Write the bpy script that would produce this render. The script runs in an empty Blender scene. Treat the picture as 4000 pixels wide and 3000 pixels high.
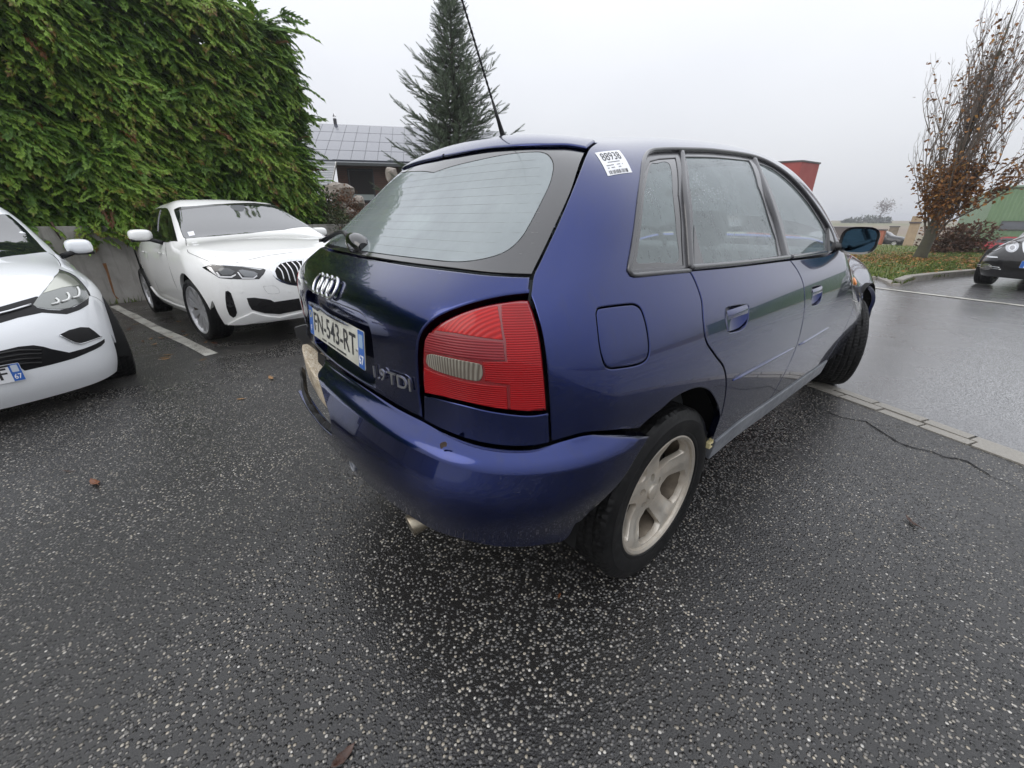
import bpy, math, random
import numpy as np
from mathutils import Vector, Matrix
from mathutils.geometry import delaunay_2d_cdt
random.seed(7); RNG = np.random.default_rng(7)
SC = bpy.context.scene
COL = SC.collection

# ------------------------------------------------------------------ camera
CAM_POS = np.array([1.322, -1.092, 1.158]); CAM_YAW, CAM_PITCH, CAM_ROLL, CAM_F = .866, -.392, .005, 1560.0
def cam_basis(yaw, pitch, roll):
    cy, sy, cp, sp = math.cos(yaw), math.sin(yaw), math.cos(pitch), math.sin(pitch)
    f = np.array([-sy*cp, cy*cp, sp]); r = np.array([cy, sy, 0.]); u = np.cross(r, f)
    cr, sr = math.cos(roll), math.sin(roll)
    return np.array([r*cr+u*sr, u*cr-r*sr, f])
class Cam:
    """turns photograph pixels (4000 x 3000) into rays; each thing's distance comes from what it touches"""
    def __init__(s, pos, B): s.p = np.array(pos); s.B = np.array(B)
    def ray(s, px):
        px = np.atleast_2d(np.asarray(px, float))
        d = s.B[2]+(px[:, :1]-2000)/CAM_F*s.B[0]-(px[:, 1:2]-1500)/CAM_F*s.B[1]
        return d/np.linalg.norm(d, axis=1, keepdims=True)
    def local(s, loc, M): M = np.asarray(M); return Cam(M.T@(s.p-np.asarray(loc)), s.B@M)
    def at(s, px, py, dist):
        d = s.ray((px, py))[0]; return s.p+d*dist/math.hypot(d[0], d[1])
    def plane(s, px, pt, n):
        d = s.ray(px); n = np.asarray(n, float); t = ((np.asarray(pt)-s.p)@n)/(d@n); return s.p+d*t[:, None]
WCAM = Cam(CAM_POS, cam_basis(CAM_YAW, CAM_PITCH, CAM_ROLL))
cd = bpy.data.cameras.new('camera'); co = bpy.data.objects.new('camera', cd); COL.objects.link(co)
B_ = WCAM.B
co.matrix_world = Matrix(((B_[0][0], B_[1][0], -B_[2][0], CAM_POS[0]), (B_[0][1], B_[1][1], -B_[2][1], CAM_POS[1]), (B_[0][2], B_[1][2], -B_[2][2], CAM_POS[2]), (0, 0, 0, 1)))
cd.sensor_width = 36; cd.lens = 36*CAM_F/4000; cd.clip_start = .02; cd.clip_end = 3000
SC.camera = co
# ------------------------------------------------------------------ overcast sky, weak wide sun
SUN_EL, SUN_ROT = math.radians(38), math.radians(200)
wo = bpy.data.worlds.new('World'); SC.world = wo; wo.use_nodes = True
nt = wo.node_tree; N = nt.nodes; bg = N['Background']
sky = N.new('ShaderNodeTexSky'); sky.sky_type = 'NISHITA'; sky.sun_disc = False
sky.sun_elevation = SUN_EL; sky.sun_rotation = SUN_ROT; sky.air_density = 1; sky.dust_density = 6
tc = N.new('ShaderNodeTexCoord'); mp = N.new('ShaderNodeMapping'); mp.inputs['Scale'].default_value = (1, 1, 2.2)
nz = N.new('ShaderNodeTexNoise'); nz.inputs['Scale'].default_value = 1.3; nz.inputs['Detail'].default_value = 5
rp = N.new('ShaderNodeValToRGB'); rp.color_ramp.elements[0].position = .3; rp.color_ramp.elements[1].position = .72
rp.color_ramp.elements[0].color = (7.3, 7.5, 8.0, 1); rp.color_ramp.elements[1].color = (8.2, 8.35, 8.7, 1)
mx = N.new('ShaderNodeMix'); mx.data_type = 'RGBA'; mx.inputs[0].default_value = .93
nt.links.new(tc.outputs['Generated'], mp.inputs[0]); nt.links.new(mp.outputs[0], nz.inputs[0]); nt.links.new(nz.outputs[0], rp.inputs[0])
# overcast sky: the zenith is up to three times as bright as the horizon
sx = N.new('ShaderNodeSeparateXYZ'); cl_ = N.new('ShaderNodeMath'); cl_.operation = 'MAXIMUM'; cl_.inputs[1].default_value = 0
ma = N.new('ShaderNodeMath'); ma.operation = 'MULTIPLY_ADD'; ma.inputs[1].default_value = 1.05; ma.inputs[2].default_value = .72
vm_ = N.new('ShaderNodeVectorMath'); vm_.operation = 'SCALE'
nt.links.new(tc.outputs['Generated'], sx.inputs[0]); nt.links.new(sx.outputs[2], cl_.inputs[0]); nt.links.new(cl_.outputs[0], ma.inputs[0])
nt.links.new(rp.outputs[0], vm_.inputs[0]); nt.links.new(ma.outputs[0], vm_.inputs['Scale'])
nt.links.new(sky.outputs[0], mx.inputs[6]); nt.links.new(vm_.outputs[0], mx.inputs[7]); nt.links.new(mx.outputs[2], bg.inputs[0])
bg.inputs[1].default_value = .105
sl = bpy.data.lights.new('sun', 'SUN'); sl.energy = .6; sl.angle = math.radians(40); sl.color = (1, .97, .93)
so = bpy.data.objects.new('sun', sl); COL.objects.link(so)
so.rotation_euler = (math.radians(90)-SUN_EL, 0, math.radians(180)-SUN_ROT)
SC.view_settings.view_transform = 'Standard'; SC.view_settings.look = 'None'; SC.view_settings.gamma = 1
SC.view_settings.exposure = .30; SC.view_settings.use_curve_mapping = False
SC.render.engine = 'CYCLES'; SC.cycles.max_bounces = 8; SC.cycles.transparent_max_bounces = 24; SC.cycles.use_denoising = True

# ------------------------------------------------------------------ object helpers
def tag(o, label=None, cat=None, group=None, kind=None):
    if label: o['label'] = label
    if cat: o['category'] = cat
    if group: o['group'] = group
    if kind: o['kind'] = kind
    return o
def link(o, parent=None):
    COL.objects.link(o)
    if parent is not None: o.parent = parent
    return o
def empty(name, loc=(0, 0, 0), rot=(0, 0, 0), label=None, cat=None, group=None):
    o = bpy.data.objects.new(name, None); o.empty_display_size = .1
    o.location = loc; o.rotation_euler = rot; link(o); return tag(o, label, cat, group)
def mesh(name, V, Fc, mat=None, parent=None, smooth=False, normals=None):
    me = bpy.data.meshes.new(name)
    me.from_pydata([tuple(map(float, v)) for v in V], [], [tuple(map(int, f)) for f in Fc])
    if smooth or normals is not None: me.polygons.foreach_set('use_smooth', np.ones(len(me.polygons), bool))
    me.update()
    if normals is not None: me.normals_split_custom_set_from_vertices([tuple(map(float, n)) for n in normals])
    if mat is not None:
        for m in (mat if isinstance(mat, (list, tuple)) else [mat]): me.materials.append(m)
    o = bpy.data.objects.new(name, me); return link(o, parent)
def fastmesh(name, V, tri, mat, parent=None, smooth=False, attr=None):
    """big meshes: V (n,3), tri (m,k) of equal-sized faces"""
    V = np.asarray(V, np.float32); tri = np.asarray(tri, np.int32); k = tri.shape[1]
    me = bpy.data.meshes.new(name); me.vertices.add(len(V)); me.vertices.foreach_set('co', V.ravel())
    me.loops.add(tri.size); me.loops.foreach_set('vertex_index', tri.ravel())
    me.polygons.add(len(tri)); me.polygons.foreach_set('loop_start', np.arange(0, tri.size, k, dtype=np.int32))
    if smooth: me.polygons.foreach_set('use_smooth', np.ones(len(tri), bool))
    if attr is not None:
        a = me.attributes.new('tint', 'FLOAT', 'POINT'); a.data.foreach_set('value', np.asarray(attr, np.float32))
    me.update(calc_edges=True); me.validate()
    me.materials.append(mat); o = bpy.data.objects.new(name, me); return link(o, parent)
class MB:
    """mesh builder"""
    def __init__(s): s.V = []; s.F = []
    def add(s, V, F): n = len(s.V); s.V += [tuple(v) for v in V]; s.F += [tuple(i+n for i in f) for f in F]; return s
    def box(s, lo, hi, M=None):
        x0, y0, z0 = lo; x1, y1, z1 = hi
        V = [(x0, y0, z0), (x1, y0, z0), (x1, y1, z0), (x0, y1, z0), (x0, y0, z1), (x1, y0, z1), (x1, y1, z1), (x0, y1, z1)]
        if M is not None: V = [tuple(M@Vector(v)) for v in V]
        return s.add(V, [(3, 2, 1, 0), (4, 5, 6, 7), (0, 1, 5, 4), (1, 2, 6, 5), (2, 3, 7, 6), (3, 0, 4, 7)])
    def tube(s, P, r, n=8, cap=True, flat=1.0):
        P = [Vector(p) for p in P]; R_ = r if isinstance(r, (list, tuple, np.ndarray)) else [r]*len(P)
        V = []; F = []; up = Vector((0, 0, 1)); pa = None
        for i, p in enumerate(P):
            t = (P[min(i+1, len(P)-1)]-P[max(i-1, 0)])
            t = t.normalized() if t.length > 1e-9 else Vector((0, 0, 1))
            if pa is None: a = t.cross(up if abs(t.z) < .95 else Vector((1, 0, 0))).normalized()
            else:
                a = pa-t*pa.dot(t); a = a.normalized() if a.length > 1e-6 else t.orthogonal().normalized()
            pa = a; b = t.cross(a)
            for k in range(n):
                w = 2*math.pi*k/n; V.append(p+a*(R_[i]*math.cos(w))+b*(R_[i]*flat*math.sin(w)))
        for i in range(len(P)-1):
            for k in range(n):
                q = (k+1) % n; F.append((i*n+k, i*n+q, (i+1)*n+q, (i+1)*n+k))
        if cap: F.append(tuple(range(n))[::-1]); F.append(tuple(range((len(P)-1)*n, len(P)*n)))
        return s.add(V, F)
    def lathe(s, prof, n=32, axis='x', c=(0, 0, 0), close=False):
        """prof: (axial, radius) pairs"""
        V = []; F = []; m = len(prof)
        for a, r in prof:
            for k in range(n):
                w = 2*math.pi*k/n; u, v = r*math.cos(w), r*math.sin(w)
                p = {'x': (a, u, v), 'y': (v, a, u), 'z': (u, v, a)}[axis]
                V.append((p[0]+c[0], p[1]+c[1], p[2]+c[2]))
        for i in range(m if close else m-1):
            j = (i+1) % m
            for k in range(n): q = (k+1) % n; F.append((i*n+k, i*n+q, j*n+q, j*n+k))
        return s.add(V, F)
    def prism(s, poly, d0, d1, fn=None):
        """polygon (u,v) extruded from d0 to d1; fn maps (u,v,d)->xyz"""
        fn = fn or (lambda u, v, d: (u, v, d)); n = len(poly)
        V = [fn(u, v, d0) for u, v in poly]+[fn(u, v, d1) for u, v in poly]
        F = [tuple(range(n))[::-1], tuple(range(n, 2*n))]+[(i, (i+1) % n, n+(i+1) % n, n+i) for i in range(n)]
        return s.add(V, F)
    def build(s, name, mat, parent=None, smooth=False, bevel=0, sharp=None, seg=2):
        o = mesh(name, s.V, s.F, mat, parent, smooth)
        if smooth and sharp is not None: o.data.set_sharp_from_angle(angle=math.radians(sharp))
        if bevel:
            b = o.modifiers.new('bevel', 'BEVEL'); b.width = bevel; b.segments = seg; b.limit_method = 'ANGLE'; b.angle_limit = math.radians(40)
        return o
def copy_tree(o, parent=None):
    c = o.copy(); COL.objects.link(c); c.parent = parent
    for ch in list(o.children): copy_tree(ch, c)
    return c
def text_mesh(body, size=1.0, sx=1.0, bold=0.0, extrude=.0):
    cu = bpy.data.curves.new('txt', 'FONT'); cu.body = body; cu.size = size; cu.offset = bold; cu.extrude = extrude; cu.resolution_u = 3
    ob = bpy.data.objects.new('txt', cu); COL.objects.link(ob)
    dg = bpy.context.evaluated_depsgraph_get(); me = ob.evaluated_get(dg).to_mesh()
    V = np.array([v.co[:] for v in me.vertices]); F = [tuple(p.vertices) for p in me.polygons]
    bpy.data.objects.remove(ob); bpy.data.curves.remove(cu)
    if len(V) == 0: return V, F
    V[:, 0] *= sx; return V, F
def gz(x, y=0.):
    """height of the paved ground: falls towards the wall, rises gently towards the road"""
    sp = lambda v: np.logaddexp(0, np.asarray(v)*6)/6
    return -.036*(sp(-x-2.1)-sp(-x-8.6))+.018*(sp(y-.1)-sp(y-3.3))
def ong(pts):
    d = WCAM.ray(pts); lo = np.full(len(d), .2); hi = np.full(len(d), 300.)
    for _ in range(50):
        m = .5*(lo+hi); p = WCAM.p+d*m[:, None]; up = p[:, 2] > gz(p[:, 0], p[:, 1])
        lo = np.where(up, m, lo); hi = np.where(up, hi, m)
    p = WCAM.p+d*lo[:, None]; p[:, 2] = gz(p[:, 0], p[:, 1]); return p
def zoom(x0, y0, k): return lambda *pts: [(x0+x*k, y0+y*k) for x, y in pts]

# ------------------------------------------------------------------ materials
def nmat(name):
    m = bpy.data.materials.new(name); m.use_nodes = True; t = m.node_tree
    return m, t, t.nodes['Principled BSDF'], t.links
def setp(b, **k):
    al = dict(col='Base Color', rough='Roughness', metal='Metallic', coat='Coat Weight', coatr='Coat Roughness', ior='IOR', trans='Transmission Weight', spec='Specular IOR Level', emit='Emission Color', es='Emission Strength', alpha='Alpha', sss='Subsurface Weight')
    for a, v in k.items():
        if a in ('col', 'emit') and len(v) == 3: v = (*v, 1)
        b.inputs[al[a]].default_value = v
def simple(name, col, rough=.5, **k):
    m, t, b, l = nmat(name); setp(b, col=col, rough=rough, **k); return m
class G:
    """node shorthand"""
    def __init__(s, t): s.t = t; s.n = t.nodes; s.l = t.links
    def new(s, ty, **k):
        n = s.n.new('ShaderNode'+ty)
        for a, v in k.items(): setattr(n, a, v)
        return n
    def put(s, sock, v):
        if hasattr(v, 'is_linked') or isinstance(v, bpy.types.NodeSocket): s.l.new(v, sock)
        else: sock.default_value = v
    def coord(s, kind='Object'): return s.new('TexCoord').outputs[kind]
    def mapping(s, vec, scale=(1, 1, 1), loc=(0, 0, 0), rot=(0, 0, 0)):
        n = s.new('Mapping'); s.l.new(vec, n.inputs[0]); n.inputs['Scale'].default_value = scale; n.inputs['Location'].default_value = loc; n.inputs['Rotation'].default_value = rot; return n.outputs[0]
    def noise(s, vec, scale, detail=3, rough=.5, dist=0, out=0):
        n = s.new('TexNoise'); s.l.new(vec, n.inputs['Vector']); n.inputs['Scale'].default_value = scale; n.inputs['Detail'].default_value = detail; n.inputs['Roughness'].default_value = rough; n.inputs['Distortion'].default_value = dist; return n.outputs[out]
    def voro(s, vec, scale, feature='F1', out='Distance', rnd=1):
        n = s.new('TexVoronoi', feature=feature); s.l.new(vec, n.inputs['Vector']); n.inputs['Scale'].default_value = scale; n.inputs['Randomness'].default_value = rnd; return n.outputs[out]
    def ramp(s, f, stops, interp='LINEAR'):
        n = s.new('ValToRGB'); s.l.new(f, n.inputs[0]); cr = n.color_ramp; cr.interpolation = interp
        while len(cr.elements) < len(stops): cr.elements.new(.5)
        for e, (p, c) in zip(cr.elements, stops):
            e.position = p; e.color = (c, c, c, 1) if not hasattr(c, '__len__') else ((*c, 1) if len(c) == 3 else c)
        return n.outputs[0]
    def math(s, op, a, b=0., c=0., clamp=False):
        n = s.new('Math', operation=op, use_clamp=clamp); s.put(n.inputs[0], a); s.put(n.inputs[1], b); s.put(n.inputs[2], c); return n.outputs[0]
    def mix(s, f, a, b, blend='MIX'):
        n = s.new('Mix', data_type='RGBA', blend_type=blend); s.put(n.inputs[0], f)
        for sock, v in ((n.inputs[6], a), (n.inputs[7], b)): s.put(sock, (*v, 1) if hasattr(v, '__len__') and len(v) == 3 else v)
        return n.outputs[2]
    def bump(s, h, strength=.3, dist=.01, nrm=None):
        n = s.new('Bump'); s.put(n.inputs['Height'], h); n.inputs['Strength'].default_value = strength; n.inputs['Distance'].default_value = dist
        if nrm is not None: s.l.new(nrm, n.inputs['Normal'])
        return n.outputs[0]
    def sep(s, vec): n = s.new('SeparateXYZ'); s.l.new(vec, n.inputs[0]); return n.outputs
def droplets(g, vec, scale=130, cover=.5, patch=5.):
    """height of small water drops in irregular patches"""
    d = g.voro(vec, scale, 'SMOOTH_F1'); drop = g.ramp(d, [(.12, 1.), (.34, 0.)], 'EASE')
    cell = g.voro(vec, scale, 'F1', 'Color'); sel = g.ramp(g.sep(cell)[0], [(.30, 0.), (.36, 1.)])
    pm = g.ramp(g.noise(vec, patch, 4, .65), [(1-cover-.04, 0.), (1-cover+.06, 1.)])
    return g.math('MULTIPLY', g.math('MULTIPLY', drop, sel), pm)
def paint(name, col, rough=.42, metal=.55, wet=True, dirt=(.2, .19, .18), dirt_amt=.15, cover=.45, flake=True, low=.55):
    m, t, b, l = nmat(name); g = G(t); v = g.coord()
    setp(b, rough=rough, metal=metal, coat=1., coatr=.015, spec=.12); b.inputs['Coat IOR'].default_value = 1.45
    streak = g.noise(g.mapping(v, (9, 9, 1.3)), 3.2, 5, .6)
    film = g.noise(v, 4., 4, .6)
    z = g.sep(v)[2]
    lowz = g.ramp(z, [(low*.35, 1.), (low, 0.)])
    d1 = g.math('MULTIPLY', g.ramp(streak, [(.5, 0.), (.75, 1.)]), g.ramp(film, [(.35, .15), (.7, 1.)]))
    dm = g.math('MULTIPLY', g.math('ADD', d1, g.math('MULTIPLY', lowz, g.ramp(film, [(.3, .4), (.65, 1.)]))), dirt_amt, clamp=True)
    l.new(g.mix(dm, col, dirt), b.inputs['Base Color'])
    l.new(g.math('MULTIPLY_ADD', dm, -.9, metal, clamp=True), b.inputs['Metallic'])
    l.new(g.math('MULTIPLY_ADD', dm, .25, .012, clamp=True), b.inputs['Coat Roughness'])
    if wet:
        h = droplets(g, v, 140, cover*.8, 4.5)
        bp = g.bump(h, .40, .003); l.new(bp, b.inputs['Coat Normal'])
    return m
M = {}
M['blue'] = paint('blue_metallic_paint', (.0075, .0185, .108), .20, 1., True, (.035, .035, .04), .2, .40)
M['white'] = paint('white_paint', (.88, .88, .86), .35, 0., True, (.45, .42, .38), .14, .25, low=.5)
M['white2'] = paint('white_paint_cool', (.86, .88, .90), .35, 0., True, (.42, .41, .39), .08, .25, low=.4)
M['blackpaint'] = paint('black_paint', (.004, .004, .005), .3, .0, True, (.1, .1, .1), .15, .35)
M['redpaint'] = paint('red_paint', (.36, .012, .025), .3, .2, False, (.1, .08, .08), .1)
M['black'] = simple('black_plastic', (.008, .008, .009), .38, spec=.3)
M['blackgloss'] = simple('black_gloss', (.006, .006, .007), .09, coat=.5)
M['rubber'] = simple('rubber_seal', (.012, .012, .012), .55)
M['darkgap'] = simple('dark_inside', (.004, .004, .004), .9)
M['greytrim'] = simple('grey_window_trim', (.05, .05, .055), .22, coat=.6, coatr=.08)
M['chrome'] = simple('chrome', (.62, .63, .64), .12, metal=1.)
M['satin'] = simple('satin_metal', (.66, .66, .67), .32, metal=1.)
M['interior'] = simple('dark_interior_cloth', (.03, .032, .035), .85)
M['interior2'] = simple('grey_interior_plastic', (.10, .105, .11), .6)
M['headliner'] = simple('light_headliner', (.45, .45, .44), .9)
M['orange'] = simple('orange_lens', (.75, .22, .01), .12, coat=1.)
def mk_sill():
    m, t, b, l = nmat('grey_sill_plastic'); g = G(t); v = g.coord()
    n = g.noise(g.mapping(v, (1, .5, 1)), 14, 5, .65)
    l.new(g.ramp(n, [(.3, (.15, .16, .18)), (.7, (.24, .25, .27))]), b.inputs['Base Color'])
    l.new(g.ramp(g.noise(v, 30, 3), [(.3, .3), (.7, .55)]), b.inputs['Roughness']); return m
M['sill'] = mk_sill()
def mk_tyre():
    m, t, b, l = nmat('wet_tyre_rubber'); g = G(t); v = g.coord(); setp(b, spec=.22)
    n = g.noise(v, 18, 5, .65)
    l.new(g.ramp(n, [(.3, (.005, .005, .0055)), (.75, (.015, .015, .015))]), b.inputs['Base Color'])
    l.new(g.ramp(g.noise(v, 9, 3), [(.35, .28), (.65, .6)]), b.inputs['Roughness'])
    l.new(g.bump(g.noise(v, 160, 2), .2, .002), b.inputs['Normal']); return m
M['tyre'] = mk_tyre()
def mk_alloy(name, col, dirt, amt):
    m, t, b, l = nmat(name); g = G(t); v = g.coord()
    n = g.math('MULTIPLY', g.ramp(g.noise(v, 11, 5, .7), [(.35, 0.), (.68, 1.)]), amt)
    l.new(g.mix(n, col, dirt), b.inputs['Base Color']); setp(b, metal=.75)
    l.new(g.math('MULTIPLY_ADD', n, -.75, .8, clamp=True), b.inputs['Metallic'])
    l.new(g.math('MULTIPLY_ADD', n, .45, .3), b.inputs['Roughness'])
    sp = g.ramp(g.noise(v, 95, 3, .6), [(.62, 0.), (.72, 1.)]); l.new(g.bump(sp, .15, .002), b.inputs['Normal']); return m
M['alloy'] = mk_alloy('dirty_alloy', (.58, .55, .49), (.36, .27, .18), .6)
M['barrel'] = mk_alloy('shaded_dusty_barrel', (.20, .17, .13), (.07, .05, .035), .9)  # brake dust, plus the shade behind the spokes put into the colour
M['alloy2'] = mk_alloy('bright_alloy', (.62, .62, .63), (.2, .19, .18), .35)
def mk_glass(name, fog=.5, tint=(.62, .74, .74), drops=True, refl=1.45, streak=True, cover=.5):
    """window glass: clear coat reflection over a patchy film of condensation"""
    m, t, b, l = nmat(name); g = G(t); v = g.coord(); t.nodes.remove(b)
    out = t.nodes['Material Output']
    tr = g.new('BsdfTransparent'); tr.inputs[0].default_value = (.78, .86, .85, 1)
    df = g.new('BsdfDiffuse'); df.inputs[0].default_value = (*tint, 1)
    tl = g.new('BsdfTranslucent'); tl.inputs[0].default_value = (*tint, 1)
    fg = g.new('MixShader'); fg.inputs[0].default_value = .45; l.new(df.outputs[0], fg.inputs[1]); l.new(tl.outputs[0], fg.inputs[2])
    n = g.noise(g.mapping(v, (2.2, 2.2, .8)), 4.5, 5, .62)
    f = g.ramp(n, [(.25, max(fog-.06, 0)), (.75, min(fog+.05, 1))])
    if streak:
        s_ = g.ramp(g.noise(g.mapping(v, (30, 30, 2.)), 2.2, 3, .6), [(.60, 0.), (.72, .10)])
        f = g.math('SUBTRACT', f, s_, clamp=True)
    ms = g.new('MixShader'); l.new(f, ms.inputs[0]); l.new(tr.outputs[0], ms.inputs[1]); l.new(fg.outputs[0], ms.inputs[2])
    gl = g.new('BsdfGlossy'); gl.inputs['Roughness'].default_value = .02; gl.inputs[0].default_value = (.95, .97, 1, 1)
    fr = g.new('Fresnel'); fr.inputs[0].default_value = refl
    if drops:
        bp = g.bump(droplets(g, v, 150, cover, 6.), .5, .003); l.new(bp, gl.inputs['Normal']); l.new(bp, fr.inputs['Normal'])
    m2 = g.new('MixShader'); l.new(fr.outputs[0], m2.inputs[0]); l.new(ms.outputs[0], m2.inputs[1]); l.new(gl.outputs[0], m2.inputs[2])
    l.new(m2.outputs[0], out.inputs[0]); return m
M['glass_rear'] = mk_glass('fogged_rear_glass', .48, (.78, .89, .91), False, 1.7, False)
M['glass_side'] = mk_glass('fogged_side_glass', .32, (.74, .86, .85), True, 1.5, True, .45)
M['glass_car'] = mk_glass('car_glass', .03, (.4, .45, .45), False, 1.6, False)
M['glass_screen'] = mk_glass('car_windscreen', .10, (.55, .62, .65), False, 1.9, False)
M['glass_lamp'] = mk_glass('lamp_glass', .04, (.7, .72, .7), False, 1.5, False)
def mk_frit():
    m, t, b, l = nmat('glass_border_frit'); g = G(t); v = g.coord()
    setp(b, col=(.022, .022, .024), rough=.16, coat=1., coatr=.03); return m
M['frit'] = mk_frit()
def mk_redlens(name, c0, c1, ribs, hor=True, met=0.):
    m, t, b, l = nmat(name); g = G(t); v = g.coord()
    s = g.sep(v); ax = s[2] if hor else g.math('ADD', s[0], g.math('MULTIPLY', s[1], -.7))
    w = g.math('SINE', g.math('MULTIPLY', ax, ribs)); r = g.ramp(w, [(0., 0.), (1., 1.)])
    r01 = g.math('MULTIPLY_ADD', w, .5, .5)
    pat = g.noise(v, 9, 3)
    l.new(g.mix(g.math('MULTIPLY', r01, g.ramp(pat, [(.3, .35), (.7, 1.)])), c0, c1), b.inputs['Base Color'])
    setp(b, rough=.3, coat=.35, coatr=.02, metal=met, spec=.2)
    l.new(g.bump(r01, .5, .002), b.inputs['Normal'])
    l.new(g.bump(droplets(g, v, 110, .42, 7.), .4, .003), b.inputs['Coat Normal'])
    return m
M['lens_red'] = mk_redlens('red_lens', (.22, .001, .003), (.42, .003, .006), 1300)
M['lens_redtop'] = mk_redlens('red_orange_lens', (.30, .002, .004), (.48, .008, .006), 900, False)
M['lens_dark'] = mk_redlens('smoked_red_lens', (.16, .010, .016), (.30, .03, .035), 1100)
M['lens_clear'] = mk_redlens('clear_reversing_lens', (.12, .10, .08), (.52, .50, .42), 1100, False, .3)
M['lens_rim'] = simple('dark_red_rim', (.20, .003, .006), .2, coat=1.)
M['plate'] = None
def mk_plate():
    m, t, b, l = nmat('plate_face'); g = G(t); v = g.coord()
    n = g.noise(v, 16, 5, .7)
    l.new(g.ramp(n, [(.35, (.60, .60, .52)), (.7, (.46, .45, .38))]), b.inputs['Base Color']); setp(b, rough=.35, coat=.4); return m
M['plate'] = mk_plate()
M['plate_blue'] = simple('plate_blue_band', (.02, .11, .42), .35, coat=.4)
M['ink'] = simple('plate_black_ink', (.012, .012, .013), .4)
M['paper'] = simple('white_sticker_paper', (.78, .79, .82), .45, coat=.3)
M['whiteink'] = simple('white_ink', (.8, .8, .8), .5)
def noisy(name, c0, c1, scale=8, rough=(.6, .9), bump=.2, bscale=40, bdist=.01, metal=0, detail=5, stretch=(1, 1, 1)):
    m, t, b, l = nmat(name); g = G(t); v = g.mapping(g.coord(), stretch)
    n = g.noise(v, scale, detail, .65); l.new(g.ramp(n, [(.3, c0), (.7, c1)]), b.inputs['Base Color'])
    l.new(g.ramp(g.noise(v, scale*1.7, 3), [(.3, rough[0]), (.7, rough[1])]), b.inputs['Roughness'])
    if bump: l.new(g.bump(g.noise(v, bscale, 4, .6), bump, bdist), b.inputs['Normal'])
    setp(b, metal=metal); return m

# ------------------------------------------------------------------ curved car bodies: one smooth implicit surface, cut into panels
def cspl(xk, yk):
    xk = np.asarray(xk, float); yk = np.asarray(yk, float); n = len(xk); h = np.diff(xk)
    A = np.zeros((n, n)); b = np.zeros(n); A[0, 0] = A[-1, -1] = 1
    for i in range(1, n-1):
        A[i, i-1] = h[i-1]; A[i, i] = 2*(h[i-1]+h[i]); A[i, i+1] = h[i]
        b[i] = 6*((yk[i+1]-yk[i])/h[i]-(yk[i]-yk[i-1])/h[i-1])
    m = np.linalg.solve(A, b); xs = np.linspace(xk[0], xk[-1], 6000); j = np.clip(np.searchsorted(xk, xs)-1, 0, n-2); d = xs-xk[j]; hj = h[j]
    ys = yk[j]+d*((yk[j+1]-yk[j])/hj-hj*(2*m[j]+m[j+1])/6)+d*d*m[j]/2+d**3*(m[j+1]-m[j])/(6*hj)
    s0 = (ys[1]-ys[0])/(xs[1]-xs[0]); s1 = (ys[-1]-ys[-2])/(xs[-1]-xs[-2])
    return lambda x: np.interp(x, xs, ys)+np.minimum(x-xs[0], 0)*s0+np.maximum(x-xs[-1], 0)*s1
def smax(a, b, k):
    h = np.maximum(k-np.abs(a-b), 0)/k
    return np.maximum(a, b)+h*h*k*.25
class Body:
    def __init__(s, side, rear, front, top, qr=(.09, .055), qf=(.12, .15), kc=.22, kf=.35, kt=.11, crown=(.055, .02), taper=(.042, .024), mid=(.7, 1.2), half=.8, extra=None):
        s.xs = cspl(*zip(*side)); s.yr = cspl(*zip(*rear)); s.yf = cspl(*zip(*front)); s.zt = cspl(*zip(*top))
        s.qr, s.qf, s.kc, s.kf, s.kt, s.crown, s.taper, s.mid, s.half, s.extra = qr, qf, kc, kf, kt, crown, taper, mid, half, extra
    def F(s, p):
        x = np.abs(p[..., 0]); y = p[..., 1]; z = p[..., 2]
        u = np.clip((s.mid[0]-y)/1.4, 0, None); v = np.clip((y-s.mid[1])/1.9, 0, None)
        gs = x-(s.xs(z)-s.taper[0]*u**2.2-s.taper[1]*v**2.4); X = x/s.half
        gr = s.yr(z)+s.qr[0]*X**2+s.qr[1]*X**6-y
        gf = y-(s.yf(z)-s.qf[0]*X**2-s.qf[1]*X**6)
        gt = z-(s.zt(y)-s.crown[0]*(x/.55)**2-s.crown[1]*(x/.55)**6)
        m = smax(smax(smax(gs, gr, s.kc), gf, s.kf), gt, s.kt)
        return m+s.extra(x, y, z) if s.extra else m
    def normal(s, p):
        e = .003; n = np.empty_like(p)
        for k in range(3):
            d = np.zeros(3); d[k] = e; n[..., k] = s.F(p+d)-s.F(p-d)
        return n/np.maximum(np.linalg.norm(n, axis=-1, keepdims=True), 1e-9)
    def hit(s, cam, px, tmax=9.):
        d = cam.ray(px); T = np.linspace(.15, tmax, 1400); V = s.F(cam.p+d[:, None, :]*T[None, :, None])
        neg = V < 0; i = np.where(neg.any(1), neg.argmax(1), V.argmin(1)); i = np.maximum(i, 1)
        lo = T[i-1].copy(); hi = T[i].copy()
        for _ in range(22):
            m = .5*(lo+hi); f = s.F(cam.p+d*m[:, None]) < 0; hi = np.where(f, m, hi); lo = np.where(f, lo, m)
        return cam.p+d*hi[:, None]
class Cyl:
    """unrolls round a lengthwise axis: (y, angle)"""
    K = .8
    def __init__(s, body, zc=.62): s.b = body; s.zc = zc
    def to(s, p): p = np.asarray(p, float); return np.stack([p[:, 1], np.arctan2(p[:, 2]-s.zc, p[:, 0])*s.K], 1)
    def frm(s, q):
        a = q[:, 1]/s.K; O = np.stack([0*a, q[:, 0], 0*a+s.zc], 1); D = np.stack([np.cos(a), 0*a, np.sin(a)], 1); return out(s.b, O, D)
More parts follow.
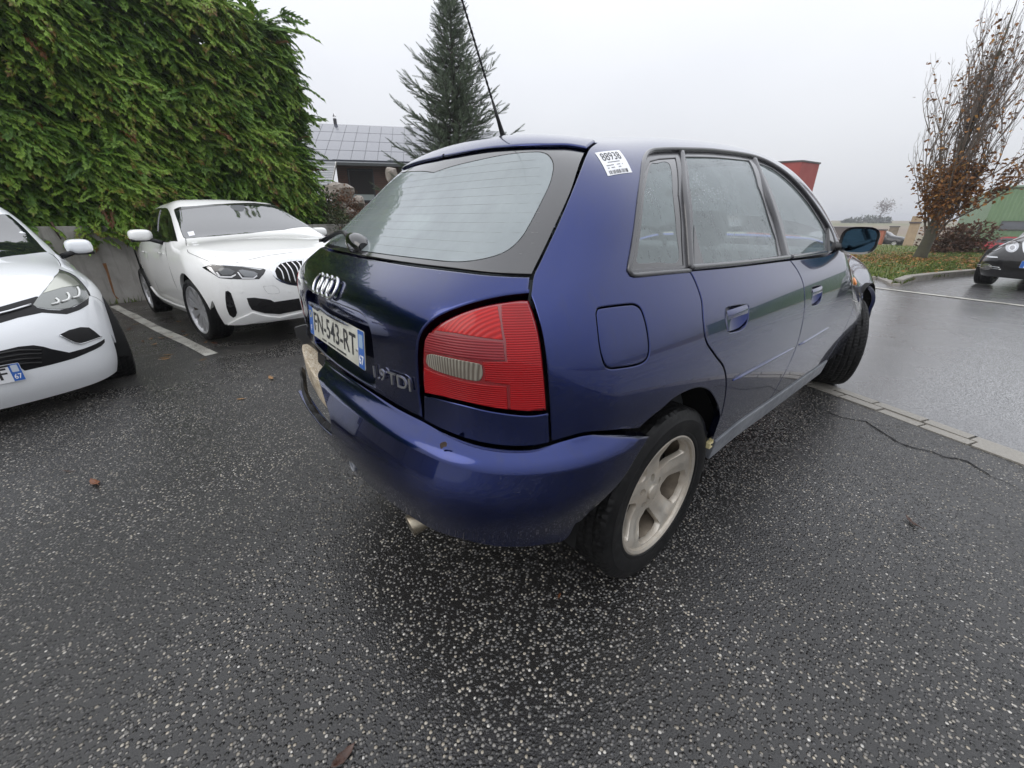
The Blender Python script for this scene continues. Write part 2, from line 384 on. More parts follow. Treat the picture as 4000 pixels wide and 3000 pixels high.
class Wrap:
    """unrolls round a vertical core: right side, tail, left side (positive s runs to the tail, negative to the nose)"""
    K = .9
    def __init__(s, body, a=.40, rc=.2, yb=.30, yf=1.5): s.b, s.a, s.rc, s.yb, s.yf = body, a, rc, yb, yf; s.ym = .5*(yb+yf)
    def to(s, p):
        p = np.asarray(p, float); x, y = p[:, 0], p[:, 1]; c = s.a-s.rc; o = np.empty(len(p)); H = s.K*math.pi/2
        for sg, y0, ex in ((1, s.yb, y < s.ym), (-1, s.yf, y >= s.ym)):
            yc = y0+sg*s.rc; L = abs(s.ym-yc); u = sg*(yc-y)   # >0 beyond the corner centre
            so = np.where(u <= 0, sg*(s.ym-y), L+s.K*np.arctan2(np.maximum(u, 0), np.maximum(np.abs(x)-c, 1e-9)))
            so = np.where((u > 0) & (np.abs(x) <= c), L+H+(c-x), so)
            so = np.where((u > 0) & (x < -c), L+H+2*c+(H-s.K*np.arctan2(np.maximum(u, 0), np.maximum(-x-c, 1e-9))), so)
            so = np.where((u <= 0) & (x < 0), 2*(L+H+c)-sg*(s.ym-y), so)
            o = np.where(ex, sg*so, o)
        return np.stack([o, p[:, 2]], 1)
    def frm(s, q):
        S = q[:, 0]; z = q[:, 1]; c = s.a-s.rc; H = s.K*math.pi/2; O = np.zeros((len(q), 3)); D = np.zeros((len(q), 3)); O[:, 2] = z
        for sg, y0 in ((1, s.yb), (-1, s.yf)):
            k = (S >= 0) if sg == 1 else (S < 0); t = np.abs(S); yc = y0+sg*s.rc; L = abs(s.ym-yc)
            a = k & (t <= L); O[a, 0] = c; O[a, 1] = s.ym-sg*t[a]; D[a, 0] = 1
            a = k & (t > L) & (t <= L+H); th = (t[a]-L)/s.K; O[a, 0] = c; O[a, 1] = yc; D[a, 0] = np.cos(th); D[a, 1] = -sg*np.sin(th)
            a = k & (t > L+H) & (t <= L+H+2*c); O[a, 0] = c-(t[a]-L-H); O[a, 1] = yc; D[a, 1] = -sg
            a = k & (t > L+H+2*c) & (t <= L+2*H+2*c); th = (L+2*H+2*c-t[a])/s.K; O[a, 0] = -c; O[a, 1] = yc; D[a, 0] = -np.cos(th); D[a, 1] = -sg*np.sin(th)
            a = k & (t > L+2*H+2*c); O[a, 0] = -c; O[a, 1] = s.ym-sg*(2*(L+H+c)-t[a]); D[a, 0] = -1
        return out(s.b, O, D)
def out(body, O, D):
    lo = np.zeros(len(O)); hi = np.full(len(O), 2.4)
    for _ in range(34):
        m = .5*(lo+hi); f = body.F(O+D*m[:, None]) < 0; lo = np.where(f, m, lo); hi = np.where(f, hi, m)
    return O+D*lo[:, None]
def smooth_line(P, step, closed=False):
    P = np.asarray(P, float)
    if len(P) == 2: n = max(1, int(round(np.linalg.norm(P[1]-P[0])/step))); return P[0]+(P[1]-P[0])*np.linspace(0, 1, n+1)[:, None]
    ext = np.vstack([P[-1], P, P[:2]]) if closed else np.vstack([2*P[0]-P[1], P, 2*P[-1]-P[-2]])
    o = []
    for i in range(1, len(ext)-2):
        a, b, c, d = ext[i-1:i+3]; n = max(1, int(round(np.linalg.norm(c-b)/step))); t = np.arange(n)[:, None]/n
        o.append(.5*((2*b)+(c-a)*t+(2*a-5*b+4*c-d)*t*t+(3*b-a-3*c+d)*t**3))
    o = np.vstack(o)
    return o if closed else np.vstack([o, P[-1:]])
def inpoly(P, Q):
    x, y = P[:, 0], P[:, 1]; r = np.zeros(len(P), bool); n = len(Q)
    for i in range(n):
        x0, y0 = Q[i-1]; x1, y1 = Q[i]
        if y0 == y1: continue
        k = ((y0 > y) != (y1 > y)) & (x < (x1-x0)*(y-y0)/(y1-y0)+x0); r ^= k
    return r
def area(Q): return .5*np.sum(Q[:, 0]*np.roll(Q[:, 1], -1)-np.roll(Q[:, 0], -1)*Q[:, 1])
def offs(Q, d, fl):
    """move a ccw polygon inwards by d where fl; a sharp corner keeps its mitre short"""
    e = np.roll(Q, -1, 0)-Q; L = np.linalg.norm(e, axis=1, keepdims=True); n = np.stack([-e[:, 1], e[:, 0]], 1)/np.maximum(L, 1e-9)
    m = n+np.roll(n, 1, 0); l2 = np.maximum((m*m).sum(1, keepdims=True), .8); m = 2*m/l2
    return Q+m*(d*fl)[:, None]
def ring_from(prm, segs, step):
    """segs: [(points3d, gap?), ...] -> ccw 2D ring + flag per vertex"""
    R_ = []; Fl = []
    for P, g in segs:
        q = smooth_line(prm.to(np.asarray(P)), step); R_.append(q[:-1]); Fl.append(np.full(len(q)-1, float(g)))
    R_ = np.vstack(R_); Fl = np.concatenate(Fl)
    Fl = np.maximum(Fl, np.roll(Fl, 1)*(Fl > 0)) if True else Fl
    if area(R_) < 0: R_ = R_[::-1]; Fl = np.roll(Fl[::-1], -1)
    return R_, Fl
def panel(name, prm, segs, mat, parent=None, holes=(), off=0., gap=.0022, bevel=.003, depth=.016, grid=.016, step=.009, mirror=False, join=False, hole_gap=True, fn=None, extra_mirror=None):
    """one body panel with rounded, folded-in edges. segs as for ring_from; holes: lists of segs"""
    R0, F0 = ring_from(prm, segs, step); hs = [ring_from(prm, h, step) for h in holes]
    rings = [(offs(R0, gap, F0), offs(R0, gap+bevel, F0), F0)]
    for Rh, Fh in hs:
        k = Fh*(1. if hole_gap else 1.); rings.append((offs(Rh, -gap, k), offs(Rh, -(gap+bevel), k), Fh))
    inner = [r[1] for r in rings]
    lo = inner[0].min(0); hi = inner[0].max(0)
    gx, gy = np.meshgrid(np.arange(lo[0], hi[0], grid), np.arange(lo[1], hi[1], grid*.92)); gx = gx+(np.arange(gx.shape[0])[:, None] % 2)*grid*.5
    Gp = np.stack([gx.ravel(), gy.ravel()], 1); k = inpoly(Gp, inner[0])
    for r in inner[1:]: k &= ~inpoly(Gp, r)
    Gp = Gp[k]
    allb = np.vstack(inner)
    if len(Gp):
        keep = np.ones(len(Gp), bool)
        for c in range(0, len(Gp), 1500):
            dd = ((Gp[c:c+1500, None, :]-allb[None])**2).sum(2).min(1); keep[c:c+1500] = dd > (grid*.42)**2
        Gp = Gp[keep]
    pts = np.vstack([allb, Gp]); edges = []; n0 = 0
    for r in inner:
        n = len(r); edges += [(n0+i, n0+(i+1) % n) for i in range(n)]; n0 += n
    v2, _, f2, vm, _, _ = delaunay_2d_cdt([Vector(p) for p in pts], edges, [], 0, 1e-6, True)
    v2 = np.array([tuple(v) for v in v2]); tri = np.array([tuple(f) for f in f2 if len(f) == 3])
    cen = v2[tri].mean(1); k = inpoly(cen, inner[0])
    for r in inner[1:]: k &= ~inpoly(cen, r)
    tri = tri[k]
    e1 = v2[tri[:, 1]]-v2[tri[:, 0]]; e2 = v2[tri[:, 2]]-v2[tri[:, 0]]; ar = np.abs(e1[:, 0]*e2[:, 1]-e1[:, 1]*e2[:, 0]); tri = tri[ar > 1e-9]
    P3 = prm.frm(v2); Nn = prm.b.normal(P3); P3 = P3+Nn*off
    if fn is not None: P3 = fn(P3, Nn)
    if fn is not None:
        fnn = np.cross(P3[tri[:, 1]]-P3[tri[:, 0]], P3[tri[:, 2]]-P3[tri[:, 0]]); fnn = fnn*np.sign((fnn*Nn[tri[:, 0]]).sum(1))[:, None]; acc = np.zeros_like(P3)
        for c_ in range(3): np.add.at(acc, tri[:, c_], fnn)
        Nn = acc/np.maximum(np.linalg.norm(acc, axis=1, keepdims=True), 1e-12)
    fl = np.cross(P3[tri[:, 1]]-P3[tri[:, 0]], P3[tri[:, 2]]-P3[tri[:, 0]]); flip = (fl*Nn[tri[:, 0]]).sum(1) < 0
    tri[flip] = tri[flip][:, ::-1]
    V = [P3]; NV = [Nn]; Fc = [tuple(t) for t in tri]; nv = len(P3); n0 = 0
    # map ring vertices to the triangulation's vertices
    back = {}
    for i, src in enumerate(vm):
        for q in src: back[q] = i
    for (ro, ri, fg), r in zip(rings, inner):
        n = len(r); idx = np.array([back.get(n0+i, 0) for i in range(n)]); n0 += n
        if not fg.any(): continue
        A3 = P3[idx]; B3 = prm.frm(ro); Nb = prm.b.normal(B3); B3 = B3+Nb*off
        if fn is not None: B3 = fn(B3, Nb)
        outv = B3-A3; outv = outv/np.maximum(np.linalg.norm(outv, axis=1, keepdims=True), 1e-9)
        B3 = B3-Nb*(bevel*.55); C3 = B3-Nb*depth
        n1 = Nb*.75+outv*.75; n1 /= np.linalg.norm(n1, axis=1, keepdims=True)
        V += [B3, B3, C3]; NV += [n1, outv, outv]
        for i in range(n):
            j = (i+1) % n
            if fg[i] == 0 or fg[j] == 0 and fg[i] == 0: continue
            quads = [(idx[i], nv+i, nv+j, idx[j]), (nv+n+i, nv+2*n+i, nv+2*n+j, nv+n+j)]
            for qd in quads: Fc.append(qd)
        nv += 3*n
    V = np.vstack(V); NV = np.vstack(NV)
    # orient ring quads by their normals
    F2 = []
    for f in Fc:
        if len(f) == 4:
            a, b, c = V[f[0]], V[f[1]], V[f[2]]; nn = np.cross(b-a, c-a)
            if nn@NV[f[1]] < 0: f = f[::-1]
        F2.append(f)
    if join:
        m = len(V); V2 = V*[-1, 1, 1]; N2 = NV*[-1, 1, 1]
        V = np.vstack([V, V2]); NV = np.vstack([NV, N2]); F2 = F2+[tuple(i+m for i in f)[::-1] for f in F2]
    o = mesh(name, V, F2, mat, parent, normals=NV)
    if mirror:
        o2 = mesh(name, V*[-1, 1, 1], [f[::-1] for f in F2], mat, parent, normals=NV*[-1, 1, 1]); return o, o2
    return o
def strip(name, body, P, r, mat, parent, off=0., n=8, flat=1., step=.01, mirror=False, closed=False, taper=False):
    """a bead of trim that follows the body surface"""
    P = smooth_line(np.asarray(P), step, closed); Nn = body.normal(P); P = P+Nn*off
    if closed: P = np.vstack([P, P[:1]])
    rr = [r]*len(P)
    if taper:
        k = np.minimum(np.arange(len(P)), np.arange(len(P))[::-1]); rr = list(r*np.clip(.25+k/6., 0, 1))
    b = MB().tube(P, rr, n, True, flat); o = b.build(name, mat, parent, smooth=True)
    if mirror:
        b2 = MB(); b2.V = [(-x, y, z) for x, y, z in b.V]; b2.F = [f[::-1] for f in b.F]; return o, b2.build(name, mat, parent, smooth=True)
    return o

# ------------------------------------------------------------------ wheels (axis along x, outer face towards +x)
def cdt_fill(outer, holes, grid):
    rings = [np.asarray(outer, float)]+[np.asarray(h, float) for h in holes]
    lo = rings[0].min(0); hi = rings[0].max(0)
    gx, gy = np.meshgrid(np.arange(lo[0], hi[0], grid), np.arange(lo[1], hi[1], grid)); G_ = np.stack([gx.ravel(), gy.ravel()], 1)
    k = inpoly(G_, rings[0])
    for r in rings[1:]: k &= ~inpoly(G_, r)
    G_ = G_[k]; allb = np.vstack(rings)
    if len(G_): G_ = G_[((G_[:, None]-allb[None])**2).sum(2).min(1) > (grid*.45)**2]
    pts = np.vstack([allb, G_]); ed = []; n0 = 0
    for r in rings: n = len(r); ed += [(n0+i, n0+(i+1) % n) for i in range(n)]; n0 += n
    v, _, f, _, _, _ = delaunay_2d_cdt([Vector(p) for p in pts], ed, [], 0, 1e-7, False)
    v = np.array([tuple(q) for q in v]); f = np.array([tuple(q) for q in f if len(q) == 3]); c = v[f].mean(1); k = inpoly(c, rings[0])
    for r in rings[1:]: k &= ~inpoly(c, r)
    return v, f[k]
def arc(r, a0, a1, n): return [(r*math.cos(a), r*math.sin(a)) for a in np.linspace(a0, a1, n)]
def tyre_mesh(R, rim, w, blocks=64, seg=256, directional=1):
    """tyre with cut tread blocks and shoulder sipes"""
    hw = w/2
    prof = [(-hw*.80, rim-.004), (-hw*.97, rim+.012), (-hw*1.02, rim+(R-rim)*.42), (-hw*.985, rim+(R-rim)*.74), (-hw*.93, R-.012)]
    tread = [(-hw*.90, R-.0075), (-hw*.80, R-.0025)]
    xs = np.linspace(-hw*.74, hw*.74, 19); tread += [(x, R-.0004*abs(x/hw)**2*10) for x in xs]; tread += [(hw*.80, R-.0025), (hw*.90, R-.0075)]
    prof2 = [(-a, r) for a, r in prof[::-1]]
    side_detail = [(hw*.985, rim+(R-rim)*.74), (hw*1.0, rim+(R-rim)*.66), (hw*1.022, rim+(R-rim)*.62), (hw*1.022, rim+(R-rim)*.40), (hw*1.005, rim+(R-rim)*.36), (hw*1.0, rim+(R-rim)*.2), (hw*.985, rim+.017), (hw*.99, rim+.012), (hw*.97, rim+.006), (hw*.80, rim-.004)]
    P = prof+tread+[(hw*.93, R-.012)]+side_detail; m = len(P); a0 = len(prof); a1 = a0+len(tread)
    A = np.array(P); th = np.linspace(0, 2*math.pi, seg, endpoint=False)
    rad = np.repeat(A[:, 1][:, None], seg, 1); ax = A[:, 0][:, None]
    ph = th[None]*blocks/(2*math.pi)+directional*np.abs(ax/hw)**1.5*1.9
    lat = (ph % 1) < .20
    gro = np.zeros((m, seg), bool); k = np.arange(m); isT = (k >= a0) & (k < a1)
    gro |= lat & isT[:, None] & (np.abs(ax) > hw*.06)
    for c in (-.46, -.15, .15, .46): gro |= (np.abs(ax-c*hw) < hw*.045) & isT[:, None]
    rad = rad-gro*.005
    sh = ((k == a0-1) | (k == a1))[:, None] & lat; rad = rad-sh*.0035
    V = np.stack([np.broadcast_to(ax, rad.shape), rad*np.cos(th), rad*np.sin(th)], 2).reshape(-1, 3)
    i = np.arange(m-1)[:, None]*seg+np.arange(seg)[None]; j = np.arange(m-1)[:, None]*seg+(np.arange(seg)[None]+1) % seg
    F = np.stack([i, j, j+seg, i+seg], 2).reshape(-1, 4)[:, ::-1]
    return V, F
def rim_face(r_out, n, window, bolts, prof, thick, mat, parent, name='rim_face', grid=.012):
    """disc with n cut windows; prof(r, ang) gives its axial height"""
    outer = arc(r_out, 0, 2*math.pi, 97)[:-1]; holes = []
    for k in range(n):
        a = 2*math.pi*k/n+math.pi/2; c, s = math.cos(a), math.sin(a); holes.append([(x*c-y*s, x*s+y*c) for x, y in window])
    for r, q, rb, ph in bolts:
        for k in range(q):
            a = 2*math.pi*k/q+ph; holes.append([(rb*math.cos(a)+x, rb*math.sin(a)+y) for x, y in arc(r, 0, 2*math.pi, 15)[:-1]])
    v, f = cdt_fill(outer, holes, grid); r = np.hypot(v[:, 0], v[:, 1]); an = np.arctan2(v[:, 1], v[:, 0]); z = prof(r, an)
    V = [(z[i], v[i, 0], v[i, 1]) for i in range(len(v))]; n0 = len(V); F = []
    for t in f:
        a, b, c = v[t[0]], v[t[1]], v[t[2]]; F.append(tuple(t) if (b[0]-a[0])*(c[1]-a[1])-(b[1]-a[1])*(c[0]-a[0]) > 0 else tuple(t[::-1]))
    for h in holes:
        h = np.array(h); hr = np.hypot(h[:, 0], h[:, 1]); hz = prof(hr, np.arctan2(h[:, 1], h[:, 0])); m = len(h); b0 = len(V); cc = h.mean(0)
        V += [(hz[i], h[i, 0], h[i, 1]) for i in range(m)]
        q = cc+(h-cc)*.93; V += [(hz[i]-.006, *(cc+(h[i]-cc)*.955)) for i in range(m)]; V += [(hz[i]-thick, q[i, 0], q[i, 1]) for i in range(m)]
        for L in (0, 1): F += [(b0+L*m+i, b0+L*m+(i+1) % m, b0+(L+1)*m+(i+1) % m, b0+(L+1)*m+i)[::-1] for i in range(m)]
    o = mesh(name, V, F, mat, parent, smooth=True); o.data.set_sharp_from_angle(angle=math.radians(35)); return o
def rounded(P, r, n=4):
    """round the corners of a polygon"""
    P = [Vector(p) for p in P]; o = []
    for i, p in enumerate(P):
        a = (P[i-1]-p); b = (P[(i+1) % len(P)]-p); ra = min(r, a.length*.45, b.length*.45); a = p+a.normalized()*ra; b = p+b.normalized()*ra
        for k in range(n+1): t = k/n; o.append(tuple(a*(1-t)**2+p*2*t*(1-t)+b*t*t))
    return o
TM = {}
def make_wheel(parent, loc, side, R, rim, w, style, steer=0., camber=0., spin=0., tread=64):
    """wheel > tyre, rim"""
    e = bpy.data.objects.new('wheel', None); e.empty_display_size = .1; link(e, parent); e.location = loc
    e.rotation_euler = (spin*(1 if side > 0 else -1), 0, (0 if side > 0 else math.pi)+steer); e.rotation_mode = 'XYZ'
    key = (R, rim, w, style, tread)
    if key in TM:
        for o in TM[key]: c = o.copy(); COL.objects.link(c); c.parent = e
        return e
    V, F = tyre_mesh(R, rim, w, tread); t = fastmesh('tyre', V, F, M['tyre'], e, True); t.data.set_sharp_from_angle(angle=math.radians(28)); parts = [t]
    hw = w/2
    mt = M['alloy'] if style == 'five' else M['alloy2']
    b = MB(); parts.append(MB().lathe([(hw*.80, rim-.006), (hw*.86, rim+.002), (hw*.93, rim+.004), (hw*.95, rim-.002), (hw*.90, rim-.010), (hw*.76, rim-.0135)], 72).build('rim_lip', mt, e, smooth=True, sharp=40)); lip = [(hw*.76, rim-.0138), (hw*.70, rim-.014), (hw*.55, rim-.022), (-hw*.3, rim-.040), (-hw*.75, rim-.03), (-hw*.9, rim)]
    b.lathe(lip, 72); parts.append(MB().lathe([(hw*.02, rim-.045), (hw*.02, .01)], 32).build('wheel_shade_disc', M['darkgap'], e)); o = b.build('rim_barrel', M['barrel'], e, smooth=True, sharp=40); parts.append(o)  # black disc added to stand for the shade seen through the rim windows
    if style == 'five':
        win = rounded([(.078, -.010), (.112, -.038), (.172, -.071), (.192, -.045), (.198, 0), (.192, .045), (.172, .071), (.112, .038), (.078, .010)], .010)
        pf = lambda r, a: hw*.62+.012-.040*np.clip((.2-r)/.2, 0, 1)**.8+.026*np.clip((.075-r)/.03, 0, 1)*0+.012*np.abs(np.cos(2.5*(a-math.pi/2)))*np.clip((r-.06)/.1, 0, 1)*0
        pf = lambda r, a: hw*.80-.034*np.sin(np.clip((r-.03)/.17, 0, 1)*math.pi)-.020*np.clip((.09-r)/.06, 0, 1)+.014*(1-np.abs(np.cos(2.5*(a-math.pi/2))))*np.clip((r-.07)/.06, 0, 1)*np.clip((.205-r)/.03, 0, 1)
        parts.append(rim_face(rim-.012, 5, win, [(.0125, 5, .053, math.pi/2+math.pi/5)], pf, .020, mt, e))
        c = MB().lathe([(hw*.80-.010, .0001), (hw*.80-.011, .018), (hw*.80-.014, .027), (hw*.80-.022, .030), (hw*.80-.05, .030)], 28); parts.append(c.build('centre_cap', mt, e, smooth=True, sharp=50))
        for k in range(5):
            a = math.pi/2+math.pi/5+k*2*math.pi/5; parts.append(MB().lathe([(hw*.42, .0001), (hw*.42, .009), (hw*.2, .0095)], 6, c=(0, .053*math.cos(a), .053*math.sin(a))).build('wheel_bolt', M['satin'], e))
        a = -.9; parts.append(MB().tube([(hw*.45, (rim-.02)*math.sin(a), (rim-.02)*-math.cos(a)), (hw*.62, (rim-.035)*math.sin(a), (rim-.035)*-math.cos(a))], .005, 7).build('valve', M['black'], e))
    else:
        q = 10 if style == 'ten' else 5
        wd = .5 if style == 'ten' else .95
        rr = rim-.02
        win = rounded([(.070, -.004), (rr*.72, -.036*wd), (rr, -.040*wd-.01), (rr*1.01, 0), (rr, .040*wd+.01), (rr*.72, .036*wd), (.070, .004)], .010)
        pf = lambda r, a: hw*.78-.028*np.clip((rim-r)/rim, 0, 1)**1.4
        parts.append(rim_face(rim-.006, q, win, [(.010, 5, .056, .3)], pf, .03, mt, e))
        parts.append(MB().lathe([(hw*.78-.026, .0001), (hw*.78-.027, .03), (hw*.78-.035, .033)], 20).build('centre_cap', mt, e, smooth=True, sharp=50))
    parts.append(MB().lathe([(hw*.1, .14), (hw*.13, .14), (hw*.13, .03)], 32).build('brake_disc', simple('brake_disc', (.12, .10, .09), .5, metal=.7) if 'brake_disc' not in bpy.data.materials else bpy.data.materials['brake_disc'], e, smooth=True, sharp=40))
    TM[key] = parts; return e

# ------------------------------------------------------------------ the blue hatchback
AUDI_TILT = .018
ca_, sa_ = math.cos(AUDI_TILT), math.sin(AUDI_TILT)
ACAM = WCAM.local((0, 0, 0), [[1, 0, 0], [0, ca_, -sa_], [0, sa_, ca_]])
AB = Body(
    side=[(.16, .765), (.24, .797), (.34, .822), (.48, .846), (.62, .857), (.74, .856), (.84, .843), (.92, .818), (.98, .789), (1.1, .724), (1.2, .675), (1.3, .619), (1.37, .576), (1.42, .539)],
    rear=[(.22, -.701), (.32, -.766), (.44, -.785), (.56, -.772), (.66, -.731), (.76, -.711), (.86, -.711), (.94, -.705), (1.0, -.667), (1.06, -.585), (1.15, -.472), (1.25, -.352), (1.33, -.28), (1.38, -.248), (1.43, -.217)],
    front=[(.2, 3.25), (.4, 3.30), (.55, 3.28), (.7, 3.24), (.9, 3.16), (1.2, 3.05)],
    top=[(-.3, 1.399), (0., 1.413), (.3, 1.443), (.7, 1.468), (1.1, 1.469), (1.4, 1.424), (1.62, 1.318), (1.8, 1.202), (2., 1.101), (2.2, 1.02), (2.5, .985), (2.9, .95), (3.2, .84)],
    qr=(.094, .055), qf=(.12, .15), kc=.22, kf=.35, kt=.11, taper=(.042, .024), mid=(.7, 1.2))
ZA = zoom(1100, 900, .5425); ZB = zoom(1200, 450, .5877); ZC = zoom(1100, 1300, .5425); ZD = zoom(2100, 500, .63291); ZE = zoom(2000, 1400, .67812)
Z2 = zoom(1150, 950, .45215); Z3 = zoom(3000, 1000, .36166); Z4 = zoom(1550, 450, .36166)
H = lambda pts: AB.hit(ACAM, pts)
def AT(x, y):
    """point of the body above (x, y)"""
    lo, hi = .5, 1.7
    for _ in range(40):
        m = .5*(lo+hi)
        if AB.F(np.array([x, y, m])) < 0: lo = m
        else: hi = m
    return np.array([x, y, lo])
cyl = Cyl(AB); wrap = Wrap(AB)
mir = lambda P: np.asarray(P)*[-1, 1, 1]

def SIDE(y, z, x1=1.2):
    lo, hi = .2, x1
    for _ in range(40):
        m = .5*(lo+hi)
        if AB.F(np.array([m, y, z])) < 0: lo = m
        else: hi = m
    return np.array([lo, y, z])
AUDI = empty('blue_hatchback', (0, 0, 0), (AUDI_TILT, 0, 0), 'dark blue metallic five-door hatchback with torn rear bumper and white number sticker', 'car')
vs = lambda *P: np.vstack([np.atleast_2d(p) for p in P])
seam_roof = vs(AT(0, -.135), AT(.2, -.118), AT(.38, -.075), AT(.468, -.03))
seam_hatch = vs(AT(.468, -.03), H([(2294, 588), (2240, 726), (2164, 902.5), (2108, 1020), (2082, 1076), (2071, 1152)]))
lamp_right = vs(H([(2071, 1152)]), H(ZA((1835, 590), (1870, 720), (1895, 870), (1910, 1030), (1922, 1180), (1930, 1302))))
seam_corner = H(ZA((1930, 1302), (1936, 1420), (1940, 1530)))
bump_right = H(ZA((1940, 1530), (2060, 1495), (2212, 1460))+ZE((600, 420), (730, 407)))
arch = vs(H(ZE((730, 407), (800, 345), (870, 290), (930, 237), (1000, 197), (1080, 172), (1140, 192), (1180, 260))), H(ZE((1197, 330), (1190, 430), (1168, 475))))
seam_rdoor = vs(arch[-1], H(ZE((1163, 455), (1213, 300))+ZD((1165, 1590), (1150, 1480), (1095, 1400), (1040, 1310), (1022, 1180), (1012, 1060), (975, 950), (938, 878))))
win_out = [H(ZD((938, 878), (760, 893), (620, 906))), H(ZD((620, 906), (580, 903), (563, 880), (568, 845))), H(ZD((568, 845), (590, 720), (625, 450), (648, 260))), H(ZD((648, 260), (660, 185), (690, 145), (760, 133))),
           H(ZD((760, 133), (905, 131), (1100, 139), (1330, 174), (1480, 243), (1600, 342), (1700, 462), (1780, 583), (1815, 655), (1835, 720)))]
wp = vs(win_out[-1][-1], SIDE(1.62, 1.02), SIDE(1.72, 1.0))
screen_edge = vs(SIDE(1.72, 1.0), AT(.70, 1.76), AT(.655, 1.63), AT(.60, 1.50), AT(.53, 1.35), AT(.49, 1.30))
screen_edge[1] = SIDE(1.74, 1.03)
screen_top = vs(screen_edge[-1], AT(.3, 1.37), AT(0, 1.40))
centre = vs(AT(0, 1.40), AT(0, 1.), AT(0, .5), AT(0, .1), AT(0, -.135))
flap = H(ZD((365, 1150), (372, 1122), (400, 1108), (560, 1089), (605, 1092), (640, 1120), (668, 1200), (688, 1330), (685, 1400), (660, 1440), (600, 1465), (480, 1483), (440, 1480), (412, 1450), (385, 1330)))
closed = lambda P: [(np.vstack([P, P[:1]]), 1)]
def ring3(prm, P, step=.008):
    q = smooth_line(prm.to(P), step, True); return [(prm.frm(np.vstack([q, q[:1]])), 1)]
body_o = panel('body', cyl, [(seam_roof, 1), (seam_hatch, 1), (lamp_right, 1), (seam_corner, 1), (bump_right, 1), (arch, 1), (seam_rdoor, 1)]+[(w, 1) for w in win_out]+[(wp, 1), (screen_edge, 1), (screen_top, 1), (centre, 0)],
               M['blue'], AUDI, holes=[ring3(cyl, flap)], join=True, depth=.022, grid=.017)
panel('fuel_flap', cyl, ring3(cyl, flap), M['blue'], AUDI, off=-.0008, gap=.0016)
# ---- doors
belt_r = H(ZD((938, 878), (1250, 850), (1558, 814))); seam_b = H(ZD((1558, 814), (1605, 880), (1640, 965), (1648, 1100), (1635, 1200), (1600, 1340), (1560, 1440), (1500, 1560))+ZE((1482, 238)))
sill_r = H(ZE((1482, 238), (1320, 350), (1168, 475)))
handle_r = H(ZD((1160, 1140), (1180, 1110), (1290, 1095), (1301, 1120), (1295, 1190), (1262, 1240), (1190, 1258), (1166, 1222)))
handle_f = H(ZD((1690, 1010), (1700, 985), (1748, 975), (1757, 1000), (1750, 1050), (1732, 1083), (1700, 1093), (1690, 1060)))
seam_f = vs(SIDE(1.70, .995), SIDE(1.80, .90), SIDE(1.835, .78), SIDE(1.83, .66), SIDE(1.80, .52), SIDE(1.76, .43), SIDE(1.73, .378))
belt_f = vs(H(ZD((1558, 814), (1700, 800), (1800, 782))), SIDE(1.52, 1.005), SIDE(1.70, .995))
sill_f = vs(SIDE(1.73, .378), H(ZE((1700, 85),)), H(ZE((1482, 238),)))
def door(segs, hd):
    for s in (1, -1):
        m = (lambda P: np.asarray(P)*[s, 1, 1])
        d = panel('door', cyl, segs, M['blue'], AUDI, holes=[ring3(cyl, hd)], depth=.02, grid=.024) if s == 1 else None
        if s == 1: first = d
        else:
            me = first.data; V = np.array([v.co[:] for v in me.vertices])*[-1, 1, 1]; NV = np.array([v.normal[:] for v in me.vertices])*[-1, 1, 1]
            d = mesh('door', V, [tuple(p.vertices)[::-1] for p in me.polygons], M['blue'], AUDI, normals=NV)
        c = hd.mean(0)
        def bowl(P, Nn, c=c):
            r = np.linalg.norm(P-c, axis=1)/.075; return P-Nn*(.022*np.clip(1-r*r, 0, 1)**.7)[:, None]
        if s == 1: hb = panel('handle_recess', cyl, ring3(cyl, hd), M['blue'], d, off=-.001, gap=.0, bevel=.0015, depth=.004, grid=.008, step=.006, fn=bowl); hb0 = hb
        else:
            me = hb0.data; hb = mesh('handle_recess', np.array([v.co[:] for v in me.vertices])*[-1, 1, 1], [tuple(p.vertices)[::-1] for p in me.polygons], M['blue'], d, smooth=True)
        top = hd[[1, 2]]; y0, y1 = hd[:, 1].min()+.008, hd[:, 1].max()-.008; zt, zb = hd[:, 2].max()-.006, hd[:, 2].mean()+.004
        b = MB(); n = 9; V = []
        for i in range(n):
            y = y0+(y1-y0)*i/(n-1); k = 4*(i/(n-1))*(1-i/(n-1))
            for j in range(5):
                z = zb+(zt-zb)*j/4; p = SIDE(y, z); V.append((s*(p[0]+.001+.007*math.sin(math.pi*j/4)*(.4+.6*k)), y, z))
        F = [(i*5+j, (i+1)*5+j, (i+1)*5+j+1, i*5+j+1)[::s] for i in range(n-1) for j in range(4)]
        b.add(V, F).build('handle', M['blue'], d, smooth=True)
    return first
door([(belt_r, 1), (seam_b, 1), (sill_r, 1), (seam_rdoor, 1)], handle_r)
door([(belt_f, 1), (seam_f, 1), (sill_f, 1), (seam_b[::-1], 1)], handle_f)
